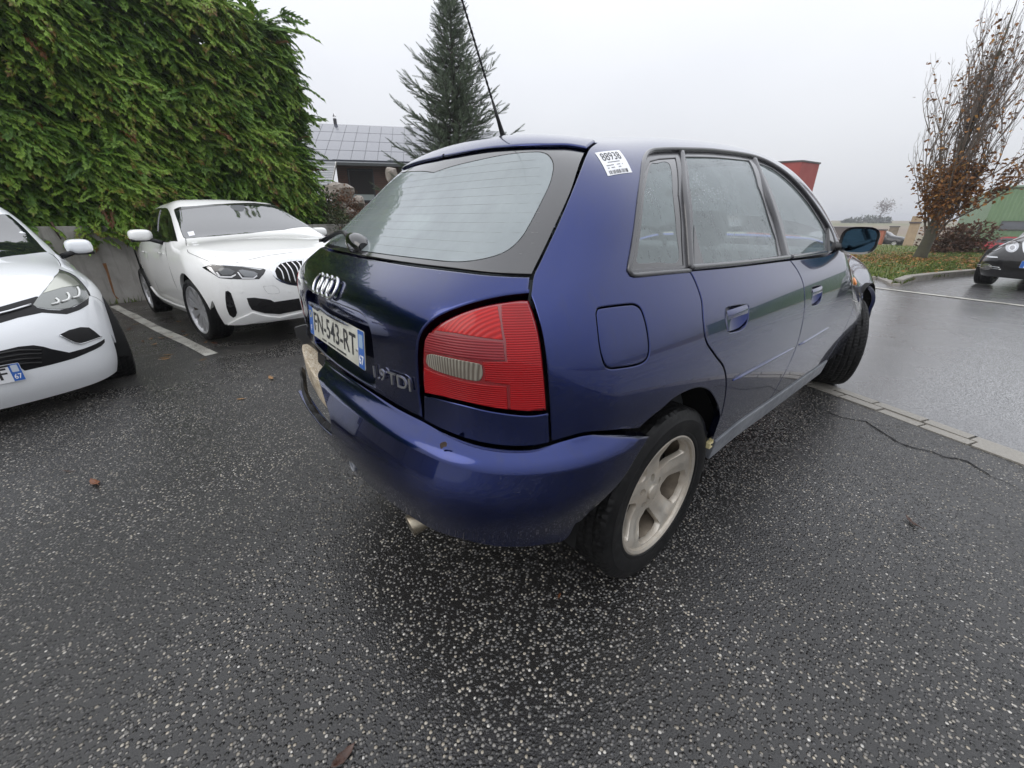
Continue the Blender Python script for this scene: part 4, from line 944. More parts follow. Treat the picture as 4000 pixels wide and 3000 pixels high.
# ---- cabin
def loft(secs, name, mat, parent, n=16, q=2.6):
    """secs: (centre, half-width x, half-depth y)"""
    b = MB(); V = []
    for c, rx, ry in secs:
        for i in range(n):
            a = 2*math.pi*i/n; cx, sy = math.cos(a), math.sin(a); V.append((c[0]+abs(cx)**(2/q)*np.sign(cx)*rx, c[1]+abs(sy)**(2/q)*np.sign(sy)*ry, c[2]))
    F = [(k*n+i, k*n+(i+1) % n, (k+1)*n+(i+1) % n, (k+1)*n+i) for k in range(len(secs)-1) for i in range(n)]+[tuple(range(n))[::-1], tuple((len(secs)-1)*n+i for i in range(n))]
    return b.add(V, F).build(name, mat, parent, smooth=True, sharp=60)
def seat(x, y, w, parent, base=.52, ht=1.05, head=True):
    e = bpy.data.objects.new('seat', None); link(e, parent)
    loft([((x, y+.26, base-.14), w, .26), ((x, y+.26, base-.02), w, .27), ((x, y+.27, base+.02), w*.95, .25)], 'cushion', M['interior'], e)
    loft([((x, y+.02, base-.05), w*.9, .07), ((x, y-.03, base+.15), w*.98, .085), ((x, y-.08, base+.38), w*.97, .075), ((x, y-.12, ht-.06), w*.8, .06), ((x, y-.125, ht-.02), w*.6, .04)], 'backrest', M['interior'], e)
    if head:
        loft([((x, y-.135, ht+.03), .085, .035), ((x, y-.14, ht+.06), .12, .05), ((x, y-.15, ht+.13), .125, .052), ((x, y-.155, ht+.18), .10, .04)], 'headrest', M['interior'], e)
        for dx in (-.05, .05): MB().tube([(x+dx, y-.13, ht-.05), (x+dx, y-.135, ht+.06)], .006, 6).build('headrest_post', M['satin'], e)
for x in (.37, -.37): seat(x, 1.02, .235, AUDI, .46, 1.0)
seat(0, .18, .62, AUDI, .47, .98, False)
for x in (.36, -.36): loft([((x, .02, 1.0), .11, .035), ((x, .01, 1.03), .125, .045), ((x, .0, 1.09), .115, .04)], 'rear_headrest', M['interior'], AUDI)
MB().box((-.60, -.52, .95), (.60, -.10, .965)).build('parcel_shelf', M['interior2'], AUDI, bevel=.004)
MB().box((-.70, 1.62, .62), (.70, 2.05, .97)).build('dashboard', M['interior2'], AUDI, bevel=.05, seg=4)
P = [(-.37+.19*math.cos(t), 1.55+.06*math.sin(t), .90+.18*math.sin(t)) for t in np.linspace(0, 2*math.pi, 33)]
MB().tube(P, .014, 8, False).build('steering_wheel', M['black'], AUDI, smooth=True)
loft([((0, 1.36, 1.255), .02, .01), ((0, 1.37, 1.26), .115, .02), ((0, 1.37, 1.30), .115, .02), ((0, 1.36, 1.31), .02, .01)], 'inside_mirror', M['black'], AUDI)
MB().box((-.69, -.48, .42), (-.66, 1.95, .95)).box((.66, -.48, .42), (.69, 1.95, .95)).build('inner_side', M['interior2'], AUDI)
MB().box((-.62, -.55, .50), (.62, .1, .52)).build('boot_floor', M['interior'], AUDI)
rl = panel('headliner', cyl, [(vs(AT(0, -.10), AT(.3, -.08), AT(.44, .02)), 0), (vs(AT(.44, .02), AT(.45, .6), AT(.43, 1.2)), 0), (vs(AT(.43, 1.2), AT(.2, 1.3), AT(0, 1.32)), 0), (vs(AT(0, 1.32), AT(0, .6), AT(0, -.10)), 0)], M['headliner'], AUDI, join=True, off=-.03, grid=.06, gap=0, bevel=0.0001)
# ---- damage at the left: bare bumper beam, torn black lip and shards
def arcbar(x0, x1, z0, z1, d0, d1, n=26, zf=None):
    b = MB(); V = []
    for i in range(n):
        x = x0+(x1-x0)*i/(n-1)
        for z, d in ((z0, d0), (z0, d1), (z1, d1), (z1, d0)):
            k = zf(x) if zf else 0; q = AB.yr(.62)+AB.qr[0]*(x/.8)**2+AB.qr[1]*(x/.8)**6; V.append((x, q+d, z+k))
    F = [(i*4+j, i*4+(j+1) % 4, (i+1)*4+(j+1) % 4, (i+1)*4+j) for i in range(n-1) for j in range(4)]+[(3, 2, 1, 0), tuple((n-1)*4+j for j in range(4))]
    return b.add(V, F)
def mk_foam():
    m, t, b, l = nmat('dirty_bumper_beam'); g = G(t); v = g.coord()
    n = g.noise(g.mapping(v, (4, 30, 40)), 9, 5, .75); n2 = g.noise(v, 30, 4, .7)
    c = g.ramp(n, [(.40, (.62, .58, .50)), (.56, (.45, .36, .24)), (.66, (.12, .085, .05))]); l.new(g.mix(g.ramp(n2, [(.5, 0.), (.7, .6)]), c, (.3, .22, .13)), b.inputs['Base Color']); setp(b, rough=.5)
    l.new(g.bump(n, .4, .004), b.inputs['Normal']); return m
arcbar(-.62, .15, .535, .632, .0, .075, 30, lambda x: .012*math.sin(x*9)).build('bumper_beam', mk_foam(), AUDI, bevel=.006)
b = MB(); V = []; n = 24
lip = H(Z2((100, 1128), (108, 1220), (122, 1320), (150, 1390), (190, 1460), (250, 1535), (320, 1605), (380, 1650)))
lip = smooth_line(lip, .03); ln = AB.normal(lip)
for i, (p, q) in enumerate(zip(lip, ln)):
    j = .006*math.sin(i*2.3)+.004*math.sin(i*5.1); w_ = .030+.006*math.sin(i*1.7)
    for d, z in ((.012, -.006+j), (.020, w_*.4), (.010, w_+j), (-.002, w_*.5)): V.append(p+q*d+np.array([0, 0, z]))
m_ = len(lip); F = [(i*4+k, i*4+(k+1) % 4, (i+1)*4+(k+1) % 4, (i+1)*4+k) for i in range(m_-1) for k in range(4)]+[(3, 2, 1, 0), tuple((m_-1)*4+k for k in range(4))]
b.add(V, F).build('torn_lip', M['black'], AUDI)
def shard(px, y, th, mat, name='shard'):
    P = ACAM.plane(px, (0, y, 0), (0, 1, 0)); b = MB().prism([(p[0], p[2]) for p in P], y, y+th, lambda u, v, d: (u, d+.10*abs(u)*0, v)); return b.build(name, mat, AUDI, bevel=.001)
shard(Z2((-5, 728), (60, 712), (108, 700), (118, 760), (150, 850), (200, 930), (232, 985), (205, 1050), (160, 1090), (148, 1010), (110, 905), (60, 850), (15, 800)), -.66, .012, M['black'])
shard(Z2((200, 945), (262, 985), (280, 1115), (235, 1110), (205, 1060)), -.69, .006, M['darkgap'])
shard(Z2((5, 722), (55, 708), (100, 699), (102, 706), (52, 716), (8, 730)), -.672, .004, M['satin'], 'metal_sliver')
sc = H(Z2((160, 505), (195, 520), (240, 545), (300, 590), (380, 640), (440, 675), (470, 690)))
def torn_edge(px, wpx, mat, name, off=.006):
    P = H(px); Q = H([(x, y+w_) for (x, y), w_ in zip(px, wpx)]); n_ = AB.normal(P); m_ = len(P)
    V = [p+a*off for p, a in zip(P, n_)]+[q+a*(off*.6) for q, a in zip(Q, n_)]
    b = MB().add(V, [(i, i+1, m_+i+1, m_+i) for i in range(m_-1)]); o = b.build(name, mat, AUDI, smooth=True); s_ = o.modifiers.new('t', 'SOLIDIFY'); s_.thickness = .002; return o
crump = noisy('crumpled_bare_edge', (.32, .35, .42), (.04, .05, .11), 26, (.15, .4), .6, 24, .01, metal=.6)
torn_edge(Z2((140, 500), (175, 512), (215, 528), (240, 545), (300, 592), (380, 640), (440, 672), (480, 705)), [14, 20, 26, 14, 16, 14, 12, 3], crump, 'crumpled_edge')
for px in (Z2((62, 280), (82, 300), (78, 318), (60, 305)), Z2((56, 395), (76, 420), (70, 470), (58, 440)), Z2((80, 590), (98, 640), (104, 680), (90, 650))):
    P = H(px); n_ = AB.normal(P); mesh('paint_chip', P+n_*.003, [tuple(range(len(P)))], crump, AUDI)
bp = H(ZA((1215, 1515), (1228, 1500), (1252, 1492), (1262, 1505), (1258, 1530), (1240, 1535), (1226, 1552), (1217, 1545))); nb_ = AB.normal(bp)
mesh('chipped_paint', bp+nb_*.036, [tuple(range(len(bp)))], noisy('bare_rust', (.03, .018, .012), (.06, .04, .03), 60), AUDI)
tc_ = H([(1393, 1812)])[0]; nt_ = AB.normal(tc_[None])[0]
P = [tc_+nt_*.012+np.array([1, 0, 0])*.017*math.cos(t)+np.array([0, 0, 1])*.017*math.sin(t) for t in np.linspace(0, 2*math.pi, 25)]
MB().tube(P, .004, 6, False).build('tow_cap', M['sill'], AUDI, smooth=True)

# ------------------------------------------------------------------ ground
def mk_asphalt(name, tar, stones, stone_scale, wet=.5, stone_amt=.35, bump=.9, leaf=False, lightness=1.):
    m, t, b, l = nmat(name); g = G(t); v = g.coord()
    warp = g.new('VectorMath', operation='ADD'); l.new(v, warp.inputs[0])
    nv = g.noise(v, stone_scale*.8, 2, out=1); sc_ = g.new('VectorMath', operation='SCALE'); l.new(nv, sc_.inputs[0]); sc_.inputs['Scale'].default_value = .18/stone_scale; l.new(sc_.outputs[0], warp.inputs[1]); w = warp.outputs[0]
    d1 = g.voro(w, stone_scale); c1 = g.sep(g.voro(w, stone_scale, 'F1', 'Color'))
    big = g.noise(v, .55, 5, .6); mid = g.noise(v, 3.1, 4, .6); fine = g.noise(v, stone_scale*2.3, 2, .5)
    body = g.ramp(d1, [(.18, 1.), (.52, 0.)])
    sel = g.ramp(c1[0], [(1-stone_amt-.02, 0.), (1-stone_amt+.03, 1.)])
    face = g.math('MULTIPLY', g.ramp(d1, [(.34, 1.), (.44, 0.)]), sel)
    vis = g.math('MULTIPLY', g.ramp(mid, [(.3, .45), (.62, 1.)]), g.ramp(g.noise(v, .9, 3, .6), [(.35, .55), (.6, 1.)]))
    tint = g.ramp(c1[1], [(0., stones[0]), (.35, stones[1]), (.7, stones[2]), (.93, stones[3]), (1., stones[4])])
    tarc = g.mix(g.ramp(big, [(.3, 0.), (.7, 1.)]), tar[0], tar[1])
    tarc = g.mix(g.math('MULTIPLY', g.ramp(fine, [(.35, 0.), (.7, 1.)]), .5), tarc, tar[2])
    colr = g.mix(g.math('MULTIPLY', face, vis), tarc, tint)
    if leaf: colr = leaf(g, v, colr)
    l.new(colr, b.inputs['Base Color'])
    pud = g.ramp(g.noise(v, .8, 3, .55), [(.38, 0.), (.66, 1.)])
    r0 = g.math('MULTIPLY_ADD', pud, -.16*wet*2, .38)
    l.new(g.math('MULTIPLY_ADD', face, .05, r0), b.inputs['Roughness'])
    setp(b, spec=.5, coat=.25*wet, coatr=.08)
    h = g.math('ADD', g.math('MULTIPLY', body, 1.), g.math('MULTIPLY', fine, .35))
    bp = g.bump(h, bump, .0045); l.new(bp, b.inputs['Normal'])
    bp2 = g.bump(h, bump*.75, .004); l.new(bp2, b.inputs['Coat Normal'])
    return m
ST_ = ((.07, .07, .075), (.16, .155, .15), (.30, .285, .26), (.52, .46, .36), (.80, .78, .73))
def brown_bay(g, v, c):
    s = g.sep(v); n = g.noise(v, 1.4, 4, .6)
    k = g.math('MULTIPLY', g.ramp(g.math('ADD', s[0], g.math('MULTIPLY', n, 1.2)), [(0., 1.), (1., 1.)]), 1.)
    t = g.math('MULTIPLY_ADD', s[0], -.28, -1.25, clamp=True)      # towards the wall
    k = g.math('MULTIPLY', t, g.ramp(n, [(.3, .45), (.7, 1.)]))
    return g.mix(g.math('MULTIPLY', k, .8), c, (.062, .050, .041))
M['asphalt'] = mk_asphalt('wet_exposed_aggregate_asphalt', ((.010, .0098, .0098), (.018, .0175, .017), (.045, .043, .041)), ST_, 96., .66, .68, .8, brown_bay)
M['road'] = mk_asphalt('wet_road_asphalt', ((.105, .105, .108), (.125, .125, .13), (.17, .17, .175)), ((.14, .14, .14), (.2, .2, .2), (.28, .275, .27), (.38, .37, .35), (.5, .49, .47)), 110., .9, .35, .5)
M['road'].node_tree.nodes['Principled BSDF'].inputs['Coat Weight'].default_value = 1.; M['road'].node_tree.nodes['Principled BSDF'].inputs['Coat Roughness'].default_value = .16
# strip of pavers divides the parking area from the road
S0 = np.array([.68, 2.30]); SD = np.array([1.69-.68, 1.94-2.30]); SD /= np.linalg.norm(SD); SN = np.array([-SD[1], SD[0]])
if SN[1] < 0: SN = -SN
SWD = .17
def sheet(name, xs, ys, mat, dz=0., mask=None, kind='structure'):
    X, Y = np.meshgrid(xs, ys); Z = gz(X, Y)+dz; V = np.stack([X.ravel(), Y.ravel(), Z.ravel()], 1); nx = len(xs)
    i = (np.arange(len(ys)-1)[:, None]*nx+np.arange(nx-1)[None]).ravel(); F = np.stack([i, i+1, i+1+nx, i+nx], 1)
    if mask is not None:
        c = V[F].mean(1); F = F[mask(c)]
    o = fastmesh(name, V, F, mat, None, True); tag(o, kind=kind); return o
ax = np.concatenate([np.linspace(-60, -12, 13), np.linspace(-11, 7, 73), np.linspace(8, 60, 14)]); ay_ = np.concatenate([np.linspace(-60, -5, 12), np.linspace(-4, 5, 46), np.linspace(6, 14, 9)])
# ground sheets are skewed so that they meet along the paver strip
def skew_sheet(name, u, v, mat, dz):
    U, V_ = np.meshgrid(u, v); P = S0[None, None]+U[..., None]*SD+V_[..., None]*SN; Z = gz(P[..., 0], P[..., 1])+dz
    V = np.stack([P[..., 0].ravel(), P[..., 1].ravel(), Z.ravel()], 1); n = len(u); i = (np.arange(len(v)-1)[:, None]*n+np.arange(n-1)[None]).ravel()
    o = fastmesh(name, V, np.stack([i, i+1, i+1+n, i+n], 1), mat, None, True); return tag(o, kind='structure')
uu = np.concatenate([np.linspace(-70, -14, 12), np.linspace(-13, 9, 89), np.linspace(10, 70, 12)])
skew_sheet('parking_ground', uu, np.concatenate([np.linspace(-50, -8, 12), np.linspace(-7.5, -.0, 40)]), M['asphalt'], 0)
skew_sheet('road', uu, np.concatenate([np.linspace(SWD, 7, 24), np.linspace(8, 17, 6)]), M['road'], 0)
strip_o = skew_sheet('gutter_strip', uu, np.array([-.02, SWD+.02]), noisy('mortar', (.10, .095, .085), (.05, .045, .04), 30), -.006)
m_pav = noisy('wet_concrete_paver', (.36, .34, .30), (.22, .205, .18), 14, (.3, .55), .35, 70, .006)
m_pav2 = noisy('wet_concrete_paver_dark', (.15, .14, .13), (.085, .08, .075), 14, (.3, .55), .35, 70, .006)
prng = random.Random(4); paver_me = None
for row in (0, 1):
    u = -2.6+row*.1
    while u < 3.2:
        Lp = .24+prng.uniform(-.03, .03); v0 = .004+row*.083; p = S0+SD*(u+Lp/2)+SN*(v0+.039); z = float(gz(p[0], p[1]))
        if paver_me is None:
            ob = MB().prism(rounded([(-.5, -.5), (.5, -.5), (.5, .5), (-.5, .5)], .03, 2), -.02, .0, None).build('paver', [m_pav], strip_o); paver_me = ob.data
        else: ob = bpy.data.objects.new('paver', paver_me); link(ob, strip_o)
        ob.location = (p[0], p[1], z+.004+prng.uniform(-.003, .003)); ob.scale = (Lp-.012, .077, 1)
        ob.rotation_euler = (prng.uniform(-.02, .02), prng.uniform(-.02, .02), math.atan2(SD[1], SD[0])+prng.uniform(-.01, .01)); u += Lp
# painted lines
def mk_paint_line():
    m, t, b, l = nmat('worn_road_paint'); g = G(t); v = g.coord()
    n = g.math('MULTIPLY', g.ramp(g.voro(v, 90.), [(.2, 1.), (.55, 0.)]), 1.); w = g.noise(v, 5, 5, .7)
    k = g.ramp(g.math('ADD', n, g.math('MULTIPLY', w, 1.3)), [(.42, 0.), (.70, 1.)])
    l.new(g.mix(k, (.045, .042, .040), g.mix(g.ramp(w, [(.3, 0.), (.7, 1.)]), (.40, .38, .33), (.56, .55, .50))), b.inputs['Base Color']); setp(b, rough=.4)
    l.new(g.bump(n, .7, .004), b.inputs['Normal']); return m
M['line'] = mk_paint_line()
def ribbon(name, L, R_, mat, dz=.004, n=24, cat=None, label=None, parent=None, kind=None):
    L = smooth_line(np.asarray(L)[:, :2], .12); R_ = smooth_line(np.asarray(R_)[:, :2], .12); k = np.linspace(0, 1, n)
    f = lambda P: np.stack([np.interp(k, np.linspace(0, 1, len(P)), P[:, i]) for i in (0, 1)], 1)
    L, R_ = f(L), f(R_); V = []
    for a, b in zip(L, R_):
        for p in (a, b): V.append((p[0], p[1], float(gz(p[0], p[1]))+dz))
    o = mesh(name, V, [(2*i, 2*i+1, 2*i+3, 2*i+2) for i in range(n-1)], mat, parent, smooth=True); return tag(o, label, cat, kind=kind)
lnz = zoom(380, 1150, .2351)
lf = ong(lnz((205, 210), (260, 235), (560, 395), (900, 580), (1200, 730), (1480, 860), (1790, 1030))); rf = ong(lnz((345, 180), (480, 255), (700, 355), (1000, 515), (1400, 690), (1700, 840), (2010, 980)))
ribbon('parking_line', lf, rf, M['line'], .004, 40, kind='structure')
m1 = ong(zoom(2900, 900, .6027)((868, 372), (1100, 400), (1300, 428), (1500, 455), (1825, 488))); m2 = ong(zoom(2900, 900, .6027)((868, 384), (1100, 415), (1300, 445), (1500, 472), (1825, 503)))
d_ = m1[-1]-m1[0]; nn_ = np.array([-d_[1], d_[0], 0])/np.linalg.norm(d_[:2])*.12; m1 = np.vstack([m1[0]-d_*2.5, m1[-1]+d_*4]); m2 = m1-nn_
ribbon('road_line', m1, m2, M['line'], .008, 60, kind='structure')
# crack in the asphalt
crk = ong(zoom(2900, 900, .6027)((430, 1130), (560, 1182), (650, 1215), (740, 1232), (800, 1240), (870, 1290), (960, 1345), (1050, 1392), (1150, 1420), (1230, 1438), (1300, 1470), (1380, 1480), (1460, 1500), (1510, 1535), (1560, 1560), (1600, 1595), (1650, 1612), (1760, 1660), (1840, 1700)))
br = ong(zoom(2900, 900, .6027)((800, 1240), (850, 1250), (900, 1262), (980, 1268), (1080, 1276)))
def crack(P, w, name='crack'):
    P = smooth_line(P[:, :2], .03); V = []; r = random.Random(3)
    for i, p in enumerate(P):
        t = P[min(i+1, len(P)-1)]-P[max(i-1, 0)]; t /= np.linalg.norm(t); n = np.array([-t[1], t[0]]); ww_ = w*r.uniform(.45, 1.2)*min(1, .2+i/8, .2+(len(P)-1-i)/8); o = n*r.uniform(-.004, .004)
        for s in (1, -1): q = p+o+n*ww_*s; V.append((q[0], q[1], float(gz(q[0], q[1]))+.003))
    return tag(mesh(name, V, [(2*i, 2*i+1, 2*i+3, 2*i+2) for i in range(len(P)-1)], M['darkgap']), kind='structure')
crack(crk, .0055); crack(br, .003)
# fallen leaves
def mk_leaf(name, c0, c1): return noisy(name, c0, c1, 60, (.25, .5), .3, 120, .003)
M['leaf_b'] = mk_leaf('wet_brown_leaf', (.10, .035, .016), (.20, .075, .03)); M['leaf_y'] = mk_leaf('wet_tan_leaf', (.30, .17, .06), (.20, .10, .035)); M['leaf_d'] = mk_leaf('dark_leaf', (.035, .018, .012), (.07, .03, .018))
def leaf_at(px, L, ang, mat, label, curl=.25, group=None, w=.36):
    p = ong([px])[0]; b = MB(); V = []; n = 9
    for i in range(n):
        t = i/(n-1); hw = L*w*math.sin(math.pi*t**.8)**.8*.5*(1+.12*math.sin(i*2.4)); y = (t-.5)*L; z = curl*L*(t-.5)**2*1.4
        V += [(-hw, y, z+abs(hw)*curl*1.2), (0, y, z), (hw, y, z+abs(hw)*curl*.8)]
    F = [(i*3+k, i*3+k+1, (i+1)*3+k+1, (i+1)*3+k) for i in range(n-1) for k in (0, 1)]
    b.add(V, F); V0 = len(b.V); b.tube([(0, -.5*L, curl*L*.3), (.02*L, -.72*L, curl*L*.35)], .012*L+.0006, 4)
    o = b.build('fallen_leaf', mat, None, smooth=True); o.location = (p[0], p[1], p[2]+.004); o.rotation_euler = (0, 0, ang); s_ = o.modifiers.new('t', 'SOLIDIFY'); s_.thickness = .0008
    return tag(o, label, 'leaf', group)
leaf_at((372, 1890), .085, 1.9, M['leaf_b'], 'reddish brown curled leaf lying alone on the wet aggregate asphalt', .45)
leaf_at((3560, 2045), .075, .75, M['leaf_d'], 'dark narrow folded leaf on the asphalt below the road strip', .5, w=.22)
leaf_at((1345, 2960), .060, .2, M['leaf_d'], 'dark red leaf with a bent stem on bare asphalt', .5)
leaf_at((265, 1843), .060, 2.3, M['leaf_d'], 'thin dark twig-like leaf near the curled reddish brown leaf', .2, w=.10)
leaf_at((2185, 2330), .022, .4, M['leaf_b'], 'tiny reddish leaf scrap below the alloy rear wheel', .3)
lr_ = random.Random(11)
for px in [(528, 1268), (505, 1288), (590, 1325), (560, 1335), (630, 1322), (605, 1347), (668, 1318), (716, 1297), (725, 1311), (803, 1340), (840, 1342), (640, 1398), (655, 1388), (700, 1258), (455, 1300), (520, 1245), (575, 1175), (610, 1180), (650, 1405), (790, 1408), (1060, 1480), (940, 1560)]:
    leaf_at(px, lr_.uniform(.05, .085), lr_.uniform(0, 6.28), lr_.choice((M['leaf_y'], M['leaf_y'], M['leaf_b'])), 'small tan leaf scattered by the parking line beside white cars', lr_.uniform(.1, .5), 'leaves scattered round the parking line')

# ------------------------------------------------------------------ concrete wall, hedge, trees
def mk_concrete():
    m, t, b, l = nmat('weathered_concrete'); g = G(t); v = g.coord()
    n = g.noise(v, 3, 6, .65); st = g.noise(g.mapping(v, (6, 6, .7)), 2.2, 4, .6)
    c = g.ramp(n, [(.3, (.26, .245, .22)), (.7, (.37, .355, .33))]); c = g.mix(g.ramp(st, [(.52, 0.), (.72, .55)]), c, (.15, .14, .125)); l.new(c, b.inputs['Base Color']); setp(b, rough=.7)
    l.new(g.bump(g.noise(v, 60, 4), .15, .004), b.inputs['Normal']); return m
M['concrete'] = mk_concrete()
WA = np.array([-8.313, -1.946]); WD = np.array([-.242, .970]); WD /= np.linalg.norm(WD); WN = np.array([WD[1], -WD[0]])   # WN faces the car park
def WP(s, d, z): p = WA+WD*s+WN*d; return (p[0], p[1], z)
wall = empty('retaining_wall', WP(0, 0, -.23), label='low grey cast concrete retaining wall under the thuja hedge', cat='wall'); wl = wall.location.copy()
sj = float((ong([(576, 1166)])[0][:2]-WA)@WD); W_TOP = 1.02
joints = [sj-2.35*k for k in range(7, 0, -1)]+[sj, sj+2.35, sj+4.3]
for a, b_ in zip(joints[:-1], joints[1:]):
    b = MB(); q = [(a+.012, 0), (b_-.012, 0)]
    P = [(a+.012, -.22), (b_-.012, -.22), (b_-.012, .0), (a+.012, .0)]
    V = [WP(s, d, z) for z in (-.45, W_TOP) for s, d in P]; b.add([(x-wl.x, y-wl.y, z-wl.z) for x, y, z in V], [(3, 2, 1, 0), (4, 5, 6, 7), (0, 1, 5, 4), (1, 2, 6, 5), (2, 3, 7, 6), (3, 0, 4, 7)])
    b.build('wall_panel', M['concrete'], wall, bevel=.01)
b = MB(); V = [WP(s, d, z) for z in (-.45, W_TOP-.02) for s, d in ((joints[0], -.21), (joints[-1], -.21), (joints[-1], -.03), (joints[0], -.03))]; b.add([(x-wl.x, y-wl.y, z-wl.z) for x, y, z in V], [(3, 2, 1, 0), (4, 5, 6, 7), (0, 1, 5, 4), (1, 2, 6, 5), (2, 3, 7, 6), (3, 0, 4, 7)]); b.build('joint_filler', M['darkgap'], wall)
# rust run on the wall
rs = WCAM.plane(zoom(0, 700, .5877)((680, 560), (705, 558), (718, 600), (735, 660), (752, 720), (765, 770), (795, 800), (770, 790), (748, 750), (728, 690), (708, 620)), WP(0, .003, 0), (WN[0], WN[1], 0))
mesh('rust_stain', rs-np.array(wl[:]), [tuple(range(len(rs)))], noisy('rust_run', (.25, .11, .035), (.17, .08, .035), 20, (.7, .9), 0), wall)
# ---- foliage builders
def mk_foliage(name, dark, mid, light, rough=.45, brown=None):
    m, t, b, l = nmat(name); g = G(t)
    a = g.new('Attribute', attribute_name='tint'); f = a.outputs['Fac']
    stops = [(.0, dark), (.45, mid), (.88, light)]
    if brown: stops.append((1., brown))
    l.new(g.ramp(f, stops), b.inputs['Base Color']); setp(b, rough=rough, spec=.35)
    tr = g.new('BsdfTranslucent'); l.new(g.ramp(f, stops), tr.inputs[0]); mx_ = g.new('MixShader'); mx_.inputs[0].default_value = .22
    l.new(b.outputs[0], mx_.inputs[1]); l.new(tr.outputs[0], mx_.inputs[2]); l.new(mx_.outputs[0], t.nodes['Material Output'].inputs[0]); return m
def thuja_spray():
    """one flat drooping spray: axis along +y, drooping to -z; returns verts, tris, tint"""
    V = []; F = []; T = []
    ax_ = lambda t: np.array([0, t, .22*t-.72*t*t])
    def blade(p, d, L, w, t0):
        d = d/np.linalg.norm(d); s = np.cross(d, [0, 0, 1.]); s /= max(np.linalg.norm(s), 1e-6); i = len(V)
        V.extend([p, p+d*L*.5+s*w, p+d*L+np.array([0, 0, -L*.25]), p+d*L*.5-s*w]); F.extend([(i, i+1, i+2), (i, i+2, i+3)]); T.extend([t0, t0+.12, t0+.3, t0+.12])
    n = 8
    for k in range(n):
        t = .12+.8*k/(n-1); p = ax_(t); fw = ax_(t+.05)-ax_(t-.05); fw /= np.linalg.norm(fw)
        for s in (1, -1):
            L = .44*(1-t*.72)*(.8+.4*((k*7+3*s) % 5)/5); d = fw*.85+np.array([s*.75, 0, -.06])
            blade(p, d, L, .040, .02+.25*t)
            q = p+d/np.linalg.norm(d)*L*.45; blade(q, fw*.9+np.array([s*.15, 0, -.18]), L*.55, .034, .12+.25*t)
    blade(ax_(.86), ax_(1.)-ax_(.9), .26, .05, .4)
    return np.array(V), np.array(F), np.array(T)
def scatter(proto, O, dirs, size, roll, tint0):
    """place copies of a proto (axis +y, flat normal +z) at O along dirs"""
    V, F, T = proto; n = len(O); D = dirs/np.linalg.norm(dirs, axis=1, keepdims=True)
    S = np.cross(D, np.array([0, 0, 1.])); S /= np.maximum(np.linalg.norm(S, axis=1, keepdims=True), 1e-6); U = np.cross(S, D)
    c, s = np.cos(roll)[:, None], np.sin(roll)[:, None]; S2 = S*c+U*s; U2 = U*c-S*s
    P = O[:, None]+size[:, None, None]*(V[None, :, :1]*S2[:, None]+V[None, :, 1:2]*D[:, None]+V[None, :, 2:]*U2[:, None])
    Fi = F[None]+(np.arange(n)*len(V))[:, None, None]; Tn = np.clip(T[None]+tint0[:, None], 0, 1)
    return P.reshape(-1, 3), Fi.reshape(-1, F.shape[1]), Tn.ravel()
def lumps(s, z, seed=0):
    return .16*np.sin(s*2.9+1.3*np.sin(z*1.7+seed))+.12*np.sin(z*3.3+s*1.9+seed)+.08*np.sin(s*6.1-z*2.3+seed*2)+.05*np.sin(s*11+z*7.7)
hedge = empty('thuja_hedge', WP(0, -.6, W_TOP-.1), label='tall dense green thuja hedge rising behind the concrete wall', cat='hedge'); hl_ = np.array(hedge.location[:])
S_END = float((WCAM.plane([(1235, 500)], WP(0, -.4, 0), (WN[0], WN[1], 0))[0][:2]-WA)@WD)-.62
H_TOP = 4.75
nS = 14500; s = RNG.uniform(-9.5, S_END, nS); z = W_TOP-.22+(H_TOP-W_TOP+.2)*RNG.random(nS)**.95; d = -.30+lumps(s, z, 1.)*1.05+RNG.normal(0, .05, nS)
O = WA[None]+s[:, None]*WD+d[:, None]*WN; O = np.column_stack([O, z]); ang = RNG.normal(.45, .55, nS)
Dd = WN[None]*np.cos(ang)[:, None]+WD[None]*np.sin(ang)[:, None]; Dd = np.column_stack([Dd, RNG.normal(-.02, .28, nS)])
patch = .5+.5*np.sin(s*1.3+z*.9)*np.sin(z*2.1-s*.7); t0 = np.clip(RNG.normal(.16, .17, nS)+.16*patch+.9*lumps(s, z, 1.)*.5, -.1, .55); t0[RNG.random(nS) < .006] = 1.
A1 = scatter(thuja_spray(), O, Dd, RNG.uniform(.30, .58, nS), RNG.normal(0, .45, nS), t0)
n2 = 3600; z2 = W_TOP-.3+(H_TOP-W_TOP+.35)*RNG.random(n2)**.9; w2 = RNG.uniform(-2.0, -.2, n2); e2 = S_END+.05+.7*lumps(w2*1.5, z2, 4.)
O2 = WA[None]+e2[:, None]*WD+w2[:, None]*WN; O2 = np.column_stack([O2, z2]); a2 = RNG.normal(0, .6, n2); D2 = np.column_stack([WD[None]*np.cos(a2)[:, None]+WN[None]*np.sin(a2)[:, None], RNG.normal(.15, .35, n2)])
t2 = np.clip(RNG.normal(.12, .15, n2), -.1, .5); t2[RNG.random(n2) < .05] = .95
A2 = scatter(thuja_spray(), O2, D2, RNG.uniform(.18, .36, n2), RNG.normal(0, .6, n2), t2)
n3 = 2600; s3 = RNG.uniform(-6, S_END-.05, n3); w3 = RNG.uniform(-1.9, -.3, n3); z3 = H_TOP-.25+.45*lumps(s3*1.4, w3*3, 2.)+RNG.uniform(-.2, .3, n3); O3 = np.column_stack([WA[None]+s3[:, None]*WD+w3[:, None]*WN, z3])
a3 = RNG.uniform(0, 6.28, n3); D3 = np.column_stack([.4*np.cos(a3), .4*np.sin(a3), RNG.uniform(.5, 1.2, n3)]); A3 = scatter(thuja_spray(), O3, D3, RNG.uniform(.22, .45, n3), RNG.normal(0, .6, n3), np.clip(RNG.normal(.25, .12, n3), 0, .55))
